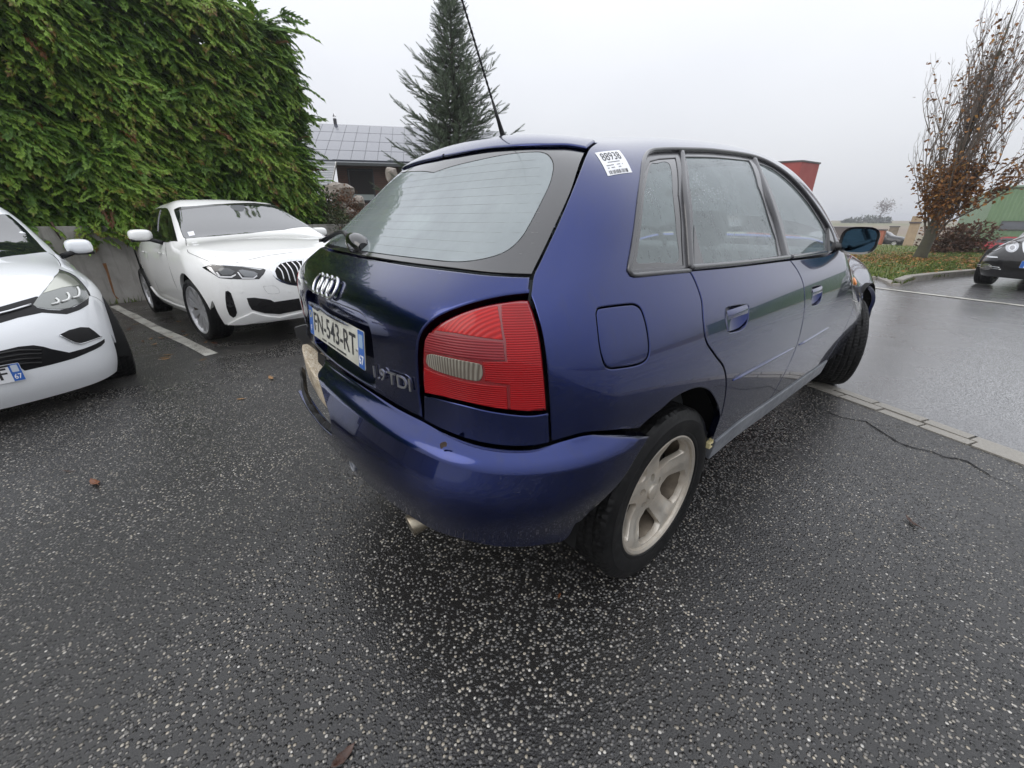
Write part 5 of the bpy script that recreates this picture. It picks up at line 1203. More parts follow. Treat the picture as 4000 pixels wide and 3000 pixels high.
def cat(*A):
    V, F, T = [], [], []; n = 0
    for v, f, t in A: V.append(v); F.append(f+n); T.append(t); n += len(v)
    return np.vstack(V), np.vstack(F), np.concatenate(T)
n4 = 240; s4 = np.concatenate([RNG.uniform(-6, S_END, 150), np.full(90, S_END+.1)]); w4 = RNG.uniform(-1.8, -.25, n4); z4 = np.concatenate([np.full(150, H_TOP-.1), RNG.uniform(1.6, H_TOP, 90)])+RNG.uniform(-.1, .25, n4); O4 = np.column_stack([WA[None]+s4[:, None]*WD+w4[:, None]*WN, z4]); D4 = np.column_stack([WD[None]*np.concatenate([RNG.normal(0, .3, 150), RNG.uniform(.5, 1., 90)])[:, None]+WN[None]*RNG.normal(0, .3, n4)[:, None], np.concatenate([RNG.uniform(.8, 1.2, 150), RNG.uniform(-.1, .8, 90)])]); A4 = scatter(thuja_spray(), O4, D4, RNG.uniform(.4, .75, n4), RNG.normal(0, .8, n4), np.clip(RNG.normal(.25, .1, n4), 0, .5))
V, F, T = cat(A1, A2, A3, A4)
M['thuja'] = mk_foliage('thuja_foliage', (.016, .038, .010), (.090, .19, .030), (.27, .42, .065), .4, (.16, .07, .025))
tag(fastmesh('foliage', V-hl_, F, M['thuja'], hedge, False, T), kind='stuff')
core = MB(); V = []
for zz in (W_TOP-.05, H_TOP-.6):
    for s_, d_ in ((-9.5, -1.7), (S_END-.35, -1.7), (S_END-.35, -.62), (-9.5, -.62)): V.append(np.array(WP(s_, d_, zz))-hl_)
core.add(V, [(3, 2, 1, 0), (4, 5, 6, 7), (0, 1, 5, 4), (1, 2, 6, 5), (2, 3, 7, 6), (3, 0, 4, 7)]).build('dark_core', simple('hedge_shadow', (.010, .012, .006), .9), hedge)  # plain dark block, its colour stands for the shade inside the hedge
for k in range(9):
    s_ = S_END-.5-k*1.05; x, y, zz = WP(s_, -.7, W_TOP-.3); pts = [np.array((x, y, zz))-hl_, np.array((x+.05, y+.03, zz+1.6))-hl_, np.array((x, y+.05, zz+3.3))-hl_]; MB().tube(pts, [.07, .05, .02], 7).build('stem', noisy('thuja_bark', (.10, .06, .04), (.05, .03, .02), 12), hedge)
# dripping stems of creeper hanging over the wall
for px in ((205, 880), (455, 870), (470, 872)):
    p = WCAM.plane([px], WP(0, .015, 0), (WN[0], WN[1], 0))[0]; P = [p+np.array([0, 0, .05]), p+np.array([WD[0]*.01, WD[1]*.01, -.08]), p+np.array([WD[0]*.03, WD[1]*.03, -.2])]
    MB().tube([q-hl_ for q in P], [.018, .014, .006], 6).build('stem', bpy.data.materials['thuja_bark'], hedge, smooth=True)
# weeds at the foot of the wall
def blades(n, fx, hmin, hmax, lean=.5, w=.006, seed=1):
    r = np.random.default_rng(seed); P = fx(r, n); h = r.uniform(hmin, hmax, n); a = r.uniform(0, 6.28, n); ln = r.uniform(.1, lean, n)
    dx = np.column_stack([np.cos(a), np.sin(a), 0*a]); sx = np.column_stack([-np.sin(a), np.cos(a), 0*a])
    tip = P+dx*(ln*h)[:, None]+np.array([0, 0, 1.])*h[:, None]; md = P+dx*(ln*h*.35)[:, None]+np.array([0, 0, 1.])*(h*.6)[:, None]
    wv = sx*(w*r.uniform(.6, 1.3, n))[:, None]
    V = np.stack([P-wv, P+wv, md+wv*.7, md-wv*.7, tip], 1).reshape(-1, 3); i = np.arange(n)[:, None]*5
    F = np.vstack([i+[0, 1, 2], i+[0, 2, 3], i+[3, 2, 4]]); T = np.repeat(np.clip(r.normal(.45, .22, n), 0, 1), 5); return V, F, T
M['grass'] = mk_foliage('grass_blades', (.03, .055, .010), (.085, .135, .022), (.20, .24, .04), .5, (.25, .15, .05))
def wf(r, n): s_ = joints[-2]-r.gamma(2., 1., n)*.7; p = WA[None]+s_[:, None]*WD+WN[None]*r.uniform(.0, .06, n)[:, None]; return np.column_stack([p, gz(p[:, 0], p[:, 1])])
V, F, T = blades(520, wf, .03, .16, 1.2, .006, 5); tag(fastmesh('weeds', V, F, M['grass'], None, False, T), 'low green weeds growing along the foot of the concrete wall', 'weeds', kind='stuff')
# ---- spruce behind the roof of the blue car
def spruce_twig():
    """bottle-brush shoot along +y: needles round an axis"""
    V = []; F = []; T = []
    for k in range(9):
        y = .05+.9*k/8; r = .17*math.sin(math.pi*min(.15+.8*(k/8), .97))**.6
        for j in range(5):
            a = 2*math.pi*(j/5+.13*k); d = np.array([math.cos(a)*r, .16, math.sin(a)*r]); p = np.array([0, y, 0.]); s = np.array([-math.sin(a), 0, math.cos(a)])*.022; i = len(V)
            V += [p-s, p+s, p+d]; F.append((i, i+1, i+2)); t = .1+.35*max(math.sin(a), 0)+.15*k/8; T += [t, t, t+.25]
    return np.array(V), np.array(F), np.array(T)
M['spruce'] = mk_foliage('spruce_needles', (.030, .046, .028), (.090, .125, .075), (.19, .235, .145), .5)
M['bark'] = noisy('grey_bark', (.09, .075, .06), (.045, .038, .03), 14, (.7, .9), .5, 30, .02)
def spruce(base, height, zlow, rad, label, seed=2, rows=34):
    r = np.random.default_rng(seed); e = empty('spruce_tree', tuple(base), label=label, cat='tree'); O = []; D = []; S = []; T0 = []; tr = MB(); tr.tube([(0, 0, 0), (.02, .01, height*.5), (0, 0, height*.985)], [.16, .09, .012], 9); lim = MB()
    for k in range(rows):
        f = k/(rows-1); zc = zlow+(height-.25-zlow)*f**.92; R_ = rad*(1-f)**.82*(1+.1*math.sin(k*2.1))+.10; nb = int(10-4*f)
        for j in range(nb):
            a = 2*math.pi*(j/nb)+k*2.4+r.normal(0, .15); L = R_*r.uniform(.50, 1.25); up = .25+.35*f
            P = [np.array([0, 0, zc])]
            for t in (.33, .66, 1.): P.append(np.array([math.cos(a)*L*t, math.sin(a)*L*t, zc-.10*L*math.sin(t*2.6)*(1-f)+up*L*t*t*.75]))
            lim.tube(P, [.018*(1-f)+.008, .012, .008, .004], 5, False)
            m = max(5, int(L/.075))
            for i in range(m):
                t = (i+.5)/m*.88+.12; q = np.array([np.interp(t, [0, .33, .66, 1.], [p[c] for p in P]) for c in range(3)]); dirb = P[-1]-P[0]; dirb = dirb/np.linalg.norm(dirb)
                for sd in (1, -1):
                    if r.random() < .30: continue
                    sidev = np.cross(dirb, [0, 0, 1.])*sd; O.append(q); D.append(dirb*.8+sidev*r.uniform(.35, .95)+np.array([0, 0, r.uniform(-.15, .55)])); S.append(r.uniform(.22, .38)*(1.1-.35*t)); T0.append(r.normal(.05, .1))
            O.append(P[-1]-.05*dirb); D.append(dirb+np.array([0, 0, .5])); S.append(r.uniform(.2, .34)); T0.append(.1)
    for k in range(16): O.append(np.array([0, 0, height-.4+k*.025])); a = k*2.4; D.append(np.array([.5*math.cos(a), .5*math.sin(a), 1.])); S.append(.2); T0.append(.1)
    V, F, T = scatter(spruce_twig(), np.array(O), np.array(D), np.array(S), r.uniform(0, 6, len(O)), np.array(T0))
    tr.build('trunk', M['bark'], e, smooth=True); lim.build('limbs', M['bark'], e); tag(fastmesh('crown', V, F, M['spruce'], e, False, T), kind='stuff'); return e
spruce((-9.55, 6.04, .9), 5.45, .7, 1.75, 'grey-green spruce with upturned twig tips beyond the car roof')
spruce(tuple(WCAM.at(1932, 560, 24)*[1, 1, 0]+np.array([0, 0, 1.2])), 2.75, .2, .8, 'small distant spruce tip showing beside the aerial', 9, 14)

# ------------------------------------------------------------------ garden and house beyond the hedge
def mk_soil(): return noisy('garden_soil', (.06, .045, .03), (.035, .04, .018), 3, (.8, .95), .6, 14, .05)
gu, gw = np.linspace(-3, 22, 40), np.concatenate([np.linspace(-.2, -3, 12), np.linspace(-3.6, -16, 14)])
U, Wv = np.meshgrid(gu, gw); P = WA[None, None]+U[..., None]*WD+Wv[..., None]*WN
Zb = .93+.9*np.clip((-Wv-.2)/9, 0, 1.15)+.05*np.sin(U*2.1)*np.sin(Wv*1.7)
V = np.stack([P[..., 0].ravel(), P[..., 1].ravel(), Zb.ravel()], 1); n = len(gu); i = (np.arange(len(gw)-1)[:, None]*n+np.arange(n-1)[None]).ravel()
tag(fastmesh('garden_slope', V, np.stack([i, i+n, i+n+1, i+1], 1), mk_soil(), None, True), kind='structure')
V2 = []; 
for k, u in enumerate(np.linspace(sj+4.2, 30, 20)):
    for z, d in ((-.5, .35), (.95, -.22)): V2.append(WP(u, d+.2*math.sin(k*1.7), z))
tag(mesh('bank', V2, [(2*k, 2*k+2, 2*k+3, 2*k+1) for k in range(19)], bpy.data.materials['garden_soil'], None, True), kind='structure')
# facade plane: turned until both ends of the eaves come out level
ez = zoom(1200, 400, .3316); HC = WCAM.at(1400, 700, 22.)
eL, eR = ez((205, 690), (1080, 714)); best = None
base_az = math.atan2(*(WCAM.p-HC)[[1, 0]])
for da in np.linspace(-1., 1., 201):
    nrm = np.array([math.cos(base_az+da), math.sin(base_az+da), 0]); q = WCAM.plane([eL, eR], HC, nrm); e_ = abs(q[0][2]-q[1][2])
    if best is None or e_ < best[0]: best = (e_, da)
HN = np.array([math.cos(base_az+best[1]), math.sin(base_az+best[1]), 0.]); HE = np.array([-HN[1], HN[0], 0.])
if HE@WCAM.B[0] < 0: HE = -HE
def HPX(pts, d=0.):
    q = WCAM.plane(pts, HC+HN*d, HN); return np.stack([(q-HC)@HE, q[:, 2]], 1)
GZH = 1.55
house = empty('timber_house', (HC[0], HC[1], GZH), label='timber clad house with solar panel roof behind the garden rocks', cat='house'); hO = np.array([HC[0], HC[1], GZH])
def HX(u, d, z): return tuple(HC*[1, 1, 0]+HE*u+HN*d+np.array([0, 0, z])-hO)
def hbox(b, u0, u1, d0, d1, z0, z1):
    V = [HX(u, d, z) for z in (z0, z1) for u, d in ((u0, d0), (u1, d0), (u1, d1), (u0, d1))]; return b.add(V, [(3, 2, 1, 0), (4, 5, 6, 7), (0, 1, 5, 4), (1, 2, 6, 5), (2, 3, 7, 6), (3, 0, 4, 7)])
wq = HPX(ez((335, 715), (1300, 730))); ul = wq[0][0]; ztop = wq[:, 1].mean(); ur = ul+8.
hbox(MB(), ul, ur, -6., 0., GZH-.6, ztop+.1).build('wall', simple('dark_wall_base', (.05, .035, .028), .8), house)
wood = noisy('brown_timber', (.13, .062, .042), (.075, .036, .025), 6, (.6, .8), .3, 40, .01, stretch=(1, 1, 8))
wi = HPX(ez((485, 805), (760, 805), (530, 1155), (780, 1150))); wu0, wu1 = wi[0][0], wi[1][0]; wz1, wz0 = wi[:2, 1].mean(), wi[2:, 1].mean()
z = GZH-.4; b = MB()
while z < ztop-.02:
    hh = .085
    if wz0-.06 < z+hh and z < wz1+.06: hbox(b, ul, wu0-.06, 0., .035, z, z+hh-.02); hbox(b, wu1+.06, ur, 0., .035, z, z+hh-.02)
    else: hbox(b, ul, ur, 0., .035, z, z+hh-.02)
    z += hh
tag(b.build('cladding', wood, house), kind='stuff')
wf_ = MB(); fw = .06
hbox(wf_, wu0-fw, wu0, -.05, .05, wz0-fw, wz1+fw); hbox(wf_, wu1, wu1+fw, -.05, .05, wz0-fw, wz1+fw); hbox(wf_, wu0, wu1, -.05, .05, wz1, wz1+fw); hbox(wf_, wu0, wu1, -.05, .05, wz0-fw, wz0)
wfo = wf_.build('window_frame', simple('dark_window_frame', (.03, .03, .033), .5), house)
zmid = wz0+(wz1-wz0)*.2; hbox(MB(), wu0, wu1, -.01, .0, zmid, wz1).build('pane', simple('window_pane', (.05, .06, .07), .05, spec=.9, coat=1.), wfo); hbox(MB(), wu0, wu1, -.005, .012, wz0, zmid).build('frosted_pane', simple('frosted_pane', (.30, .34, .33), .4), wfo)
hbox(MB(), ul, ur, -.2, .62, ztop, ztop+.06).build('soffit', simple('dark_soffit', (.035, .035, .04), .8), house)
# roof with solar panels
d_e, d_r = .65, -3.3
eq = HPX(ez((205, 690), (1080, 714)), d_e); rq = HPX(ez((80, 250), (1130, 292)), d_r); ze, zr = eq[:, 1].mean(), rq[:, 1].mean(); ru0, ru1 = eq[0][0]-1.2, ur+.4
def RF(u, t, up=0.):
    d = d_e+(d_r-d_e)*t; zz = ze+(zr-ze)*t; L = math.hypot(d_r-d_e, zr-ze); nd, nz_ = (zr-ze)/L, (d_e-d_r)/L; return HX(u, d+nd*up, zz+nz_*up)
b = MB(); V = [RF(u, t, h) for h in (-.12, 0.) for u, t in ((ru0, -.02), (ru1, -.02), (ru1, 1.), (ru0, 1.))]; b.add(V, [(3, 2, 1, 0), (4, 5, 6, 7), (0, 1, 5, 4), (1, 2, 6, 5), (2, 3, 7, 6), (3, 0, 4, 7)])
roof = b.build('roof', simple('roof_edge_grey', (.16, .17, .18), .4), house)
msol = simple('wet_solar_panel', (.055, .060, .085), .22, coat=1., coatr=.08)
cu = HPX(ez((350, 688), (507, 688), (660, 690), (825, 697)), d_e)[:, 0]; pwid = float(np.diff(cu).mean()); me0 = None
for r_ in range(4):
    for c in range(int((ru1-ru0)/pwid)+1):
        u0 = cu[0]+(c-3)*pwid
        if u0+pwid > ru1 or u0 < ru0-.05: continue
        V = [RF(u, t, h) for h in (.01, .045) for u, t in ((u0+.008, r_*.245+.008), (u0+pwid-.008, r_*.245+.008), (u0+pwid-.008, (r_+1)*.245), (u0+.008, (r_+1)*.245))]
        MB().add(V, [(3, 2, 1, 0), (4, 5, 6, 7), (0, 1, 5, 4), (1, 2, 6, 5), (2, 3, 7, 6), (3, 0, 4, 7)]).build('solar_panel', msol, roof)
ch = HPX(ez((330, 240),), d_r)[0]; c0 = Vector(HX(ch[0], d_r, zr-.2)); chm = MB().tube([c0, c0+Vector((0, 0, .45))], .085, 12).build('chimney_pipe', simple('chimney_steel', (.05, .05, .055), .4, metal=.6), house, smooth=True, sharp=40)
MB().tube([c0+Vector((0, 0, .45)), c0+Vector((0, 0, .64))], .012, 6).tube([c0+Vector((-.08, -.03, .54)), c0+Vector((.0, .0, .68)), c0+Vector((.08, .03, .54))], .03, 6).build('chimney_cowl', M['satin'], chm)
# white slatted lean-to at the left
lq = HPX(ez((205, 700), (336, 700), (258, 1000), (170, 1020)), .9)
lt = bpy.data.objects.new('slatted_screen', None); link(lt, house)
for k in range(11):
    t = k/10.6; a = lq[0]+(lq[3]-lq[0])*t; c_ = lq[1]+(lq[2]-lq[1])*t; a = a-np.array([.6, 0]); b = MB(); V = [HX(u, d, z_) for d in (.86, .92) for u, z_ in ((a[0], a[1]-.075), (c_[0], c_[1]-.075), (c_[0], c_[1]), (a[0], a[1]))]
    b.add(V, [(3, 2, 1, 0), (4, 5, 6, 7), (0, 1, 5, 4), (1, 2, 6, 5), (2, 3, 7, 6), (3, 0, 4, 7)]).build('slat', simple('pale_slat', (.52, .54, .56), .4) if k == 0 else bpy.data.materials['pale_slat'], lt)
b = MB(); b.tube([HX(lq[1][0]+.03, .93, lq[1][1]), HX(lq[2][0]+.03, .93, lq[2][1]-.2)], .035, 4).build('screen_post', M['satin'], lt)
# ---- rocks and shrubs of the garden
def rock(px, dist, r, label, seed, zs=.75, mat=None, sink=.25):
    rr = np.random.default_rng(seed); c = WCAM.at(*px, dist); nu, nv = 13, 8; pl = rr.normal(0, 1, (11, 3)); pl /= np.linalg.norm(pl, axis=1, keepdims=True); off = rr.uniform(.48, .85, 11); V = []
    for j in range(nv+1):
        for i in range(nu):
            a = 2*math.pi*i/nu; e_ = -math.pi/2+math.pi*j/nv; d = np.array([math.cos(a)*math.cos(e_), math.sin(a)*math.cos(e_), math.sin(e_)]); k = min(1., float(np.min(np.where(pl@d > .05, off/np.maximum(pl@d, .05), 9)))); V.append(d*k*r*np.array([1.15, 1., zs])*(1+rr.normal(0, .015)))
    F = [(j*nu+i, j*nu+(i+1) % nu, (j+1)*nu+(i+1) % nu, (j+1)*nu+i) for j in range(nv) for i in range(nu)]
    o = mesh('boulder', V, F, mat or M['rock'], None); o.location = (c[0], c[1], c[2]); return tag(o, label, 'rock', None)
M['rock'] = noisy('pale_boulder', (.36, .32, .28), (.20, .17, .14), 2.5, (.5, .8), .5, 12, .04); M['rock2'] = noisy('brown_boulder', (.20, .15, .10), (.11, .085, .06), 3, (.6, .85), .5, 12, .04)
rock((1318, 752), 17., .62, 'large pale angular boulder beside the house window', 3, .62)
rock((1375, 800), 16., .30, 'grey boulder in front of the house cladding', 4); rock((1400, 795), 15.5, .34, 'rounded pale boulder below the house window frame', 5); rock((1345, 812), 14.5, .26, 'small rough boulder among the dry brown shrub', 6)
rock((1298, 888), 11.5, .17, 'brown rounded stone by the white car door mirror', 7, .8, M['rock2']); rock((1525, 685), 16.5, .30, 'tan boulder under the lower spruce boughs', 8, 1.); rock((1370, 832), 13.8, .22, 'flat pale stone at the edge of the garden slope', 12)
def bush(px, dist, r, zs, n, mat, label, seed, leaf=.07, tint=(.3, .2), name='shrub', drop=.35, cat_='shrub'):
    rr = np.random.default_rng(seed); c = WCAM.at(*px, dist); d = rr.normal(0, 1, (n, 3)); d /= np.linalg.norm(d, axis=1, keepdims=True); rad = rr.random(n)**.45*(1+.22*np.sin(d[:, 0]*5+seed)+.2*np.sin(d[:, 2]*6+d[:, 1]*4)); O = d*rad[:, None]*np.array([r, r, r*zs])
    k = O[:, 2] > -r*zs*.7; O = O[k]; d = d[k]; n = len(O); D = d+rr.normal(0, .5, (n, 3)); V0 = np.array([(0, 0, 0), (.32, .45, .06), (0, 1, -.08), (-.32, .45, .06)]); F0 = np.array([(0, 1, 2), (0, 2, 3)]); T0 = np.array([0, .05, .15, .05])
    V, F, T = scatter((V0, F0, T0), O, D, rr.uniform(.6, 1.3, n)*leaf, rr.uniform(-1, 1, n), np.clip(rr.normal(*tint, n), 0, 1))
    e = empty(name, (c[0], c[1], c[2]-r*zs*.8), label=label, cat=cat_); V = V+np.array([0, 0, r*zs*.8]); tag(fastmesh('leaves', V, F, mat, e, False, T), kind='stuff')
    st = MB()
    for j in range(12):
        a = rr.uniform(0, 6.28); st.tube([(0, 0, 0), (math.cos(a)*r*.35, math.sin(a)*r*.35, r*zs*.7), (math.cos(a)*r*.8, math.sin(a)*r*.8, r*zs*(1+rr.uniform(0, .7)))], [.014, .009, .003], 4, False)
    st.build('stems', M['bark'], e); return e
M['bushgreen'] = mk_foliage('shrub_leaves', (.02, .035, .012), (.06, .085, .03), (.15, .17, .09), .4, (.2, .11, .05)); M['bushbrown'] = mk_foliage('dry_shrub', (.05, .025, .015), (.14, .075, .045), (.24, .15, .09), .7)
bush((1335, 815), 14.2, .62, .8, 1500, M['bushbrown'], 'dry reddish brown shrub in front of the large boulder', 21, .08)
bush((1275, 850), 11.8, .50, .75, 1300, M['bushgreen'], 'leafy variegated ground cover beside the hedge foot', 22, .07, (.5, .25))
bush((1330, 880), 11.4, .42, .7, 900, M['bushgreen'], 'trailing leafy shrub behind the white car bonnet', 23, .06, (.45, .25)); bush((1240, 800), 12.2, .55, .9, 1300, M['bushgreen'], 'dark leafy shrub against the end of the thuja hedge', 24, .07, (.2, .2)); bush((1410, 850), 13., .45, .6, 700, M['bushbrown'], 'low dry shrub beside the rear window of the blue car', 25, .07)
# ------------------------------------------------------------------ across the road
GZ = float(gz(0, 9.)); 
gk = [(3425, 1092), (3480, 1117), (3520, 1118), (3560, 1102), (3640, 1092), (3780, 1078)]
edge = ong(gk); right_dir = edge[-1]-edge[-2]; edge = np.vstack([edge[0]+(edge[0]-edge[1])*np.array([1, 1, 0])*0+np.array([-8, 1.2, 0]), edge[0]+np.array([-2.5, .35, 0]), edge, edge[-1]+right_dir*6])
def mk_lawn():
    m, t, b, l = nmat('lawn_with_leaf_litter'); g = G(t); v = g.coord(); n = g.noise(v, 1.1, 5, .65); n2 = g.noise(v, 14, 4, .7)
    c = g.ramp(n2, [(.25, (.045, .06, .012)), (.55, (.105, .135, .022)), (.8, (.19, .20, .035))]); c = g.mix(g.ramp(n, [(.55, 0.), (.75, .6)]), c, (.16, .075, .025)); l.new(c, b.inputs['Base Color']); setp(b, rough=.8); l.new(g.bump(n2, .8, .05), b.inputs['Normal']); return m
back = [(26, 0)]
E2 = smooth_line(edge[:, :2], .4); nL = len(E2); rowsv = []
for t in np.linspace(0, 1, 14):
    for p in E2: q = p+np.array([p[0]*.0-2.5*t, 0])*0+np.array([0, 1])*t*max(23.2-p[1], 1.5); rowsv.append((q[0], q[1], GZ+.035+.075*min(t*6, 1)+.02*math.sin(q[0]*1.3+q[1])*min(t*6, 1)))
F = [(j*nL+i, j*nL+i+1, (j+1)*nL+i+1, (j+1)*nL+i) for j in range(13) for i in range(nL-1)]
tag(mesh('lawn', rowsv, F, mk_lawn(), None, True), kind='structure')
rv = np.array(rowsv).reshape(14, nL, 3)
def lawn_pts(r, n):
    a = r.random(n)**1.5*12.98; b_ = r.uniform(0, nL-1.01, n); i = a.astype(int); j = b_.astype(int); fa = (a-i)[:, None]; fb = (b_-j)[:, None]; return (rv[i, j]*(1-fa)*(1-fb)+rv[i+1, j]*fa*(1-fb)+rv[i, j+1]*(1-fa)*fb+rv[i+1, j+1]*fa*fb)
V, F, T = blades(34000, lawn_pts, .03, .075, 1.1, .010, 8); tag(fastmesh('grass', V, F, M['grass'], None, False, T), 'short green grass growing on the island across the road', 'grass', kind='stuff')
HB = ong([(3585, 1027)])[0]; HB[2] = GZ+.09
def litter(r, n): a = r.uniform(0, 6.28, n); d = np.abs(r.normal(0, 2.4, n)); return np.column_stack([HB[0]+d*np.cos(a)*1.8+.4, HB[1]+d*np.sin(a)*1.1-.6, np.full(n, GZ+.12)+r.uniform(0, .03, n)])
r5 = np.random.default_rng(5); lo_ = litter(r5, 6500); keepL = np.array([p[1] > np.interp(p[0], E2[:, 0], E2[:, 1])+.1 for p in lo_]); lo_ = lo_[keepL]
V0 = np.array([(0, 0, 0), (.35, .45, .1), (0, 1, 0), (-.35, .45, .12)]); F0 = np.array([(0, 1, 2), (0, 2, 3)]); T0 = np.zeros(4); nn = len(lo_); aa = r5.uniform(0, 6.28, nn)
V, F, T = scatter((V0, F0, T0), lo_, np.column_stack([np.cos(aa), np.sin(aa), r5.uniform(-.1, .3, nn)]), r5.uniform(.05, .09, nn), r5.normal(0, .3, nn), r5.random(nn))
M['brownleaf'] = mk_foliage('withered_leaves', (.09, .036, .014), (.26, .115, .035), (.42, .23, .07), .6)
tag(fastmesh('leaf_litter', V, F, M['brownleaf'], None, False, T), 'carpet of withered brown leaves round the foot of the hornbeam', 'leaves', kind='stuff')
# kerb stones
kerb = empty('kerb', (edge[3][0], edge[3][1], GZ), label='pale concrete kerb edging the grass island with a sloped end', cat='kerb'); kl = np.array(kerb.location[:])
KE = smooth_line(edge[1:, :2], .9); mk = noisy('kerb_concrete', (.30, .28, .25), (.20, .185, .165), 9, (.5, .75), .3, 50, .006)
for i in range(len(KE)-1):
    a, b_ = KE[i], KE[i+1]; t = (b_-a)/np.linalg.norm(b_-a); n = np.array([-t[1], t[0]]); n = n if n[1] > 0 else -n; hh = .12 if a[0] > edge[4][0]-.05 else .05
    b = MB(); V = [(*(p+n*o), GZ+z) for z in (-.1, hh) for p, o in ((a+t*.006, 0), (b_-t*.006, 0), (b_-t*.006, .13), (a+t*.006, .13))]; b.add([np.array(v)-kl for v in V], [(3, 2, 1, 0), (4, 5, 6, 7), (0, 1, 5, 4), (1, 2, 6, 5), (2, 3, 7, 6), (3, 0, 4, 7)]); b.build('kerb_stone', mk, kerb, bevel=.012)
# hornbeam
hb = empty('hornbeam_tree', tuple(HB), label='upright hornbeam with bare upper twigs and withered brown lower leaves', cat='tree')
rh = np.random.default_rng(17); tk = MB(); br_ = MB(); tips = []
tk.tube([(0, 0, -.1), (.0, 0, .12), (.03, .0, .5), (.05, .02, 1.2), (.02, 0, 2.4), (.05, .03, 4.0), (.0, .0, 5.7)], [.20, .15, .125, .105, .075, .04, .006], 10)
LO = []; LD = []
def grow(p, d, L, r, depth):
    pts = [p]; q = p.copy(); dd = d/np.linalg.norm(d); n = 5
    for k in range(n): q = q+dd*L/n; dd = dd+np.array([rh.normal(0, .07), rh.normal(0, .07), .11]); dd /= np.linalg.norm(dd); pts.append(q.copy())
    br_.tube(pts, np.linspace(r, max(r*.25, .0022), n+1), 5 if depth < 2 else 3, False)
    for k in range(1, n+1):
        hz = pts[k][2]; dens = np.clip(1.35-(hz-.2)/1.75, 0.02, 1.3)
        for _ in range(rh.poisson(dens*(8. if depth else 2.5)*L*1.3)):
            LO.append(pts[k]+rh.normal(0, .07, 3)); LD.append(np.array([rh.normal(), rh.normal(), rh.normal(-.4, .5)]))
    if depth < 3:
        for k in range(1, n+1):
            for _ in range(2 if depth == 0 else 1):
                if rh.random() < (.85 if depth < 2 else .45):
                    a = rh.uniform(0, 6.28); sd = np.array([math.cos(a), math.sin(a), .35]); grow(pts[k], dd*.95+sd*.42, L*rh.uniform(.32, .52), max(r*.42, .003), depth+1)
for k in range(26):
    z0 = .25+2.9*(k/25)**1.15; a = k*2.4+rh.normal(0, .3); sp_ = .34-.05*(z0); grow(np.array([.04, .01, z0]), np.array([math.cos(a)*sp_, math.sin(a)*sp_, .90]), max(3.1-.42*z0, .9)*rh.uniform(.75, 1.1), .030-.004*z0, 0)
for a_, z0 in ((.35, 1.0), (-.3, 1.5), (.1, .8)): grow(np.array([.04, 0, z0]), np.array([math.cos(a_), math.sin(a_)*.6, .75]), 2.3, .024, 0)
tk.build('trunk', noisy('mossy_hornbeam_bark', (.075, .075, .045), (.05, .045, .038), 6, (.8, .95), .5, 20, .02), hb, smooth=True); tag(br_.build('limbs', noisy('hornbeam_twigs', (.17, .135, .11), (.10, .08, .065), 9, (.7, .9), 0), hb), kind='stuff')
n = len(LO); V, F, T = scatter((np.array([(0, 0, 0), (.33, .42, .08), (0, 1, -.1), (-.33, .42, .1)]), F0, T0), np.array(LO), np.array(LD), rh.uniform(.075, .125, n), rh.uniform(-1, 1, n), np.clip(rh.normal(.42, .25, n), 0, 1))
tag(fastmesh('crown', V, F, M['brownleaf'], hb, False, T), kind='stuff')
# fields to the horizon
R_ = np.concatenate([np.linspace(9, 60, 14), np.geomspace(70, 1500, 16)]); A_ = np.linspace(math.radians(-40), math.radians(220), 90); RR, AA = np.meshgrid(R_, A_, indexing='ij')
FX, FY = RR*np.cos(AA), 12+RR*np.sin(AA); FZ = np.clip(-.05-.034*(RR-9), -2.0, 0)+2.9*np.clip((RR-110)/190, 0, 1)**1.4+.4*np.sin(AA*5)*np.clip((RR-200)/300, 0, 1)
V = np.stack([FX.ravel(), FY.ravel(), FZ.ravel()], 1); nA = len(A_); i = (np.arange(len(R_)-1)[:, None]*nA+np.arange(nA-1)[None]).ravel(); kf_ = np.ones(len(i), bool); cen = V[i]; kf_ = (cen[:, 1] > 15)
def mk_field():
    m, t, b, l = nmat('winter_fields'); g = G(t); v = g.coord(); n = g.noise(g.mapping(v, (.004, .02, 1)), 1., 4); l.new(g.ramp(n, [(.35, (.13, .15, .05)), (.5, (.22, .18, .12)), (.65, (.20, .15, .11))]), b.inputs['Base Color']); setp(b, rough=.95); return m
tag(fastmesh('fields', V, np.stack([i, i+nA, i+nA+1, i+1], 1)[kf_], mk_field(), None, True), kind='structure')
# green hall: vertical corner, one face towards the road, one running away
f3 = zoom(3300, 700, .3165); DG = 58.
cB = WCAM.at(*f3((1735, 715))[0], DG); cT = WCAM.at(*f3((1905, 112))[0], DG); zt_ = cT[2]; zb_ = -2.6
rgt = WCAM.B[0]*[1, 1, 0]; rgt /= np.linalg.norm(rgt); away = (cB-WCAM.p)*[1, 1, 0]; away /= np.linalg.norm(away)
cr_ = cT*[1, 1, 0]
def solve_face(px, dirs):
    """distance along a wall running from the corner so that its top passes this pixel"""
    best = None
    for L in np.linspace(1, 60, 600):
        p = cr_+dirs*L+np.array([0, 0, zt_]); d = p-WCAM.p; c = WCAM.B@d; q = (2000+CAM_F*c[0]/c[2], 1500-CAM_F*c[1]/c[2]); e_ = (q[0]-px[0])**2+(q[1]-px[1])**2
        if best is None or e_ < best[0]: best = (e_, L)
    return best
bd = None
for a in np.linspace(-.5, 1.4, 96):
    dv_ = away*math.cos(a)-rgt*math.sin(a); e_, L = solve_face(f3((1500, 270))[0], dv_)
    if bd is None or e_ < bd[0]: bd = (e_, dv_, L)
dL = bd[1]; LLn = max(bd[2], 14.); dR = np.array([-dL[1], dL[0], 0.]); dR = dR if dR@rgt > 0 else -dR
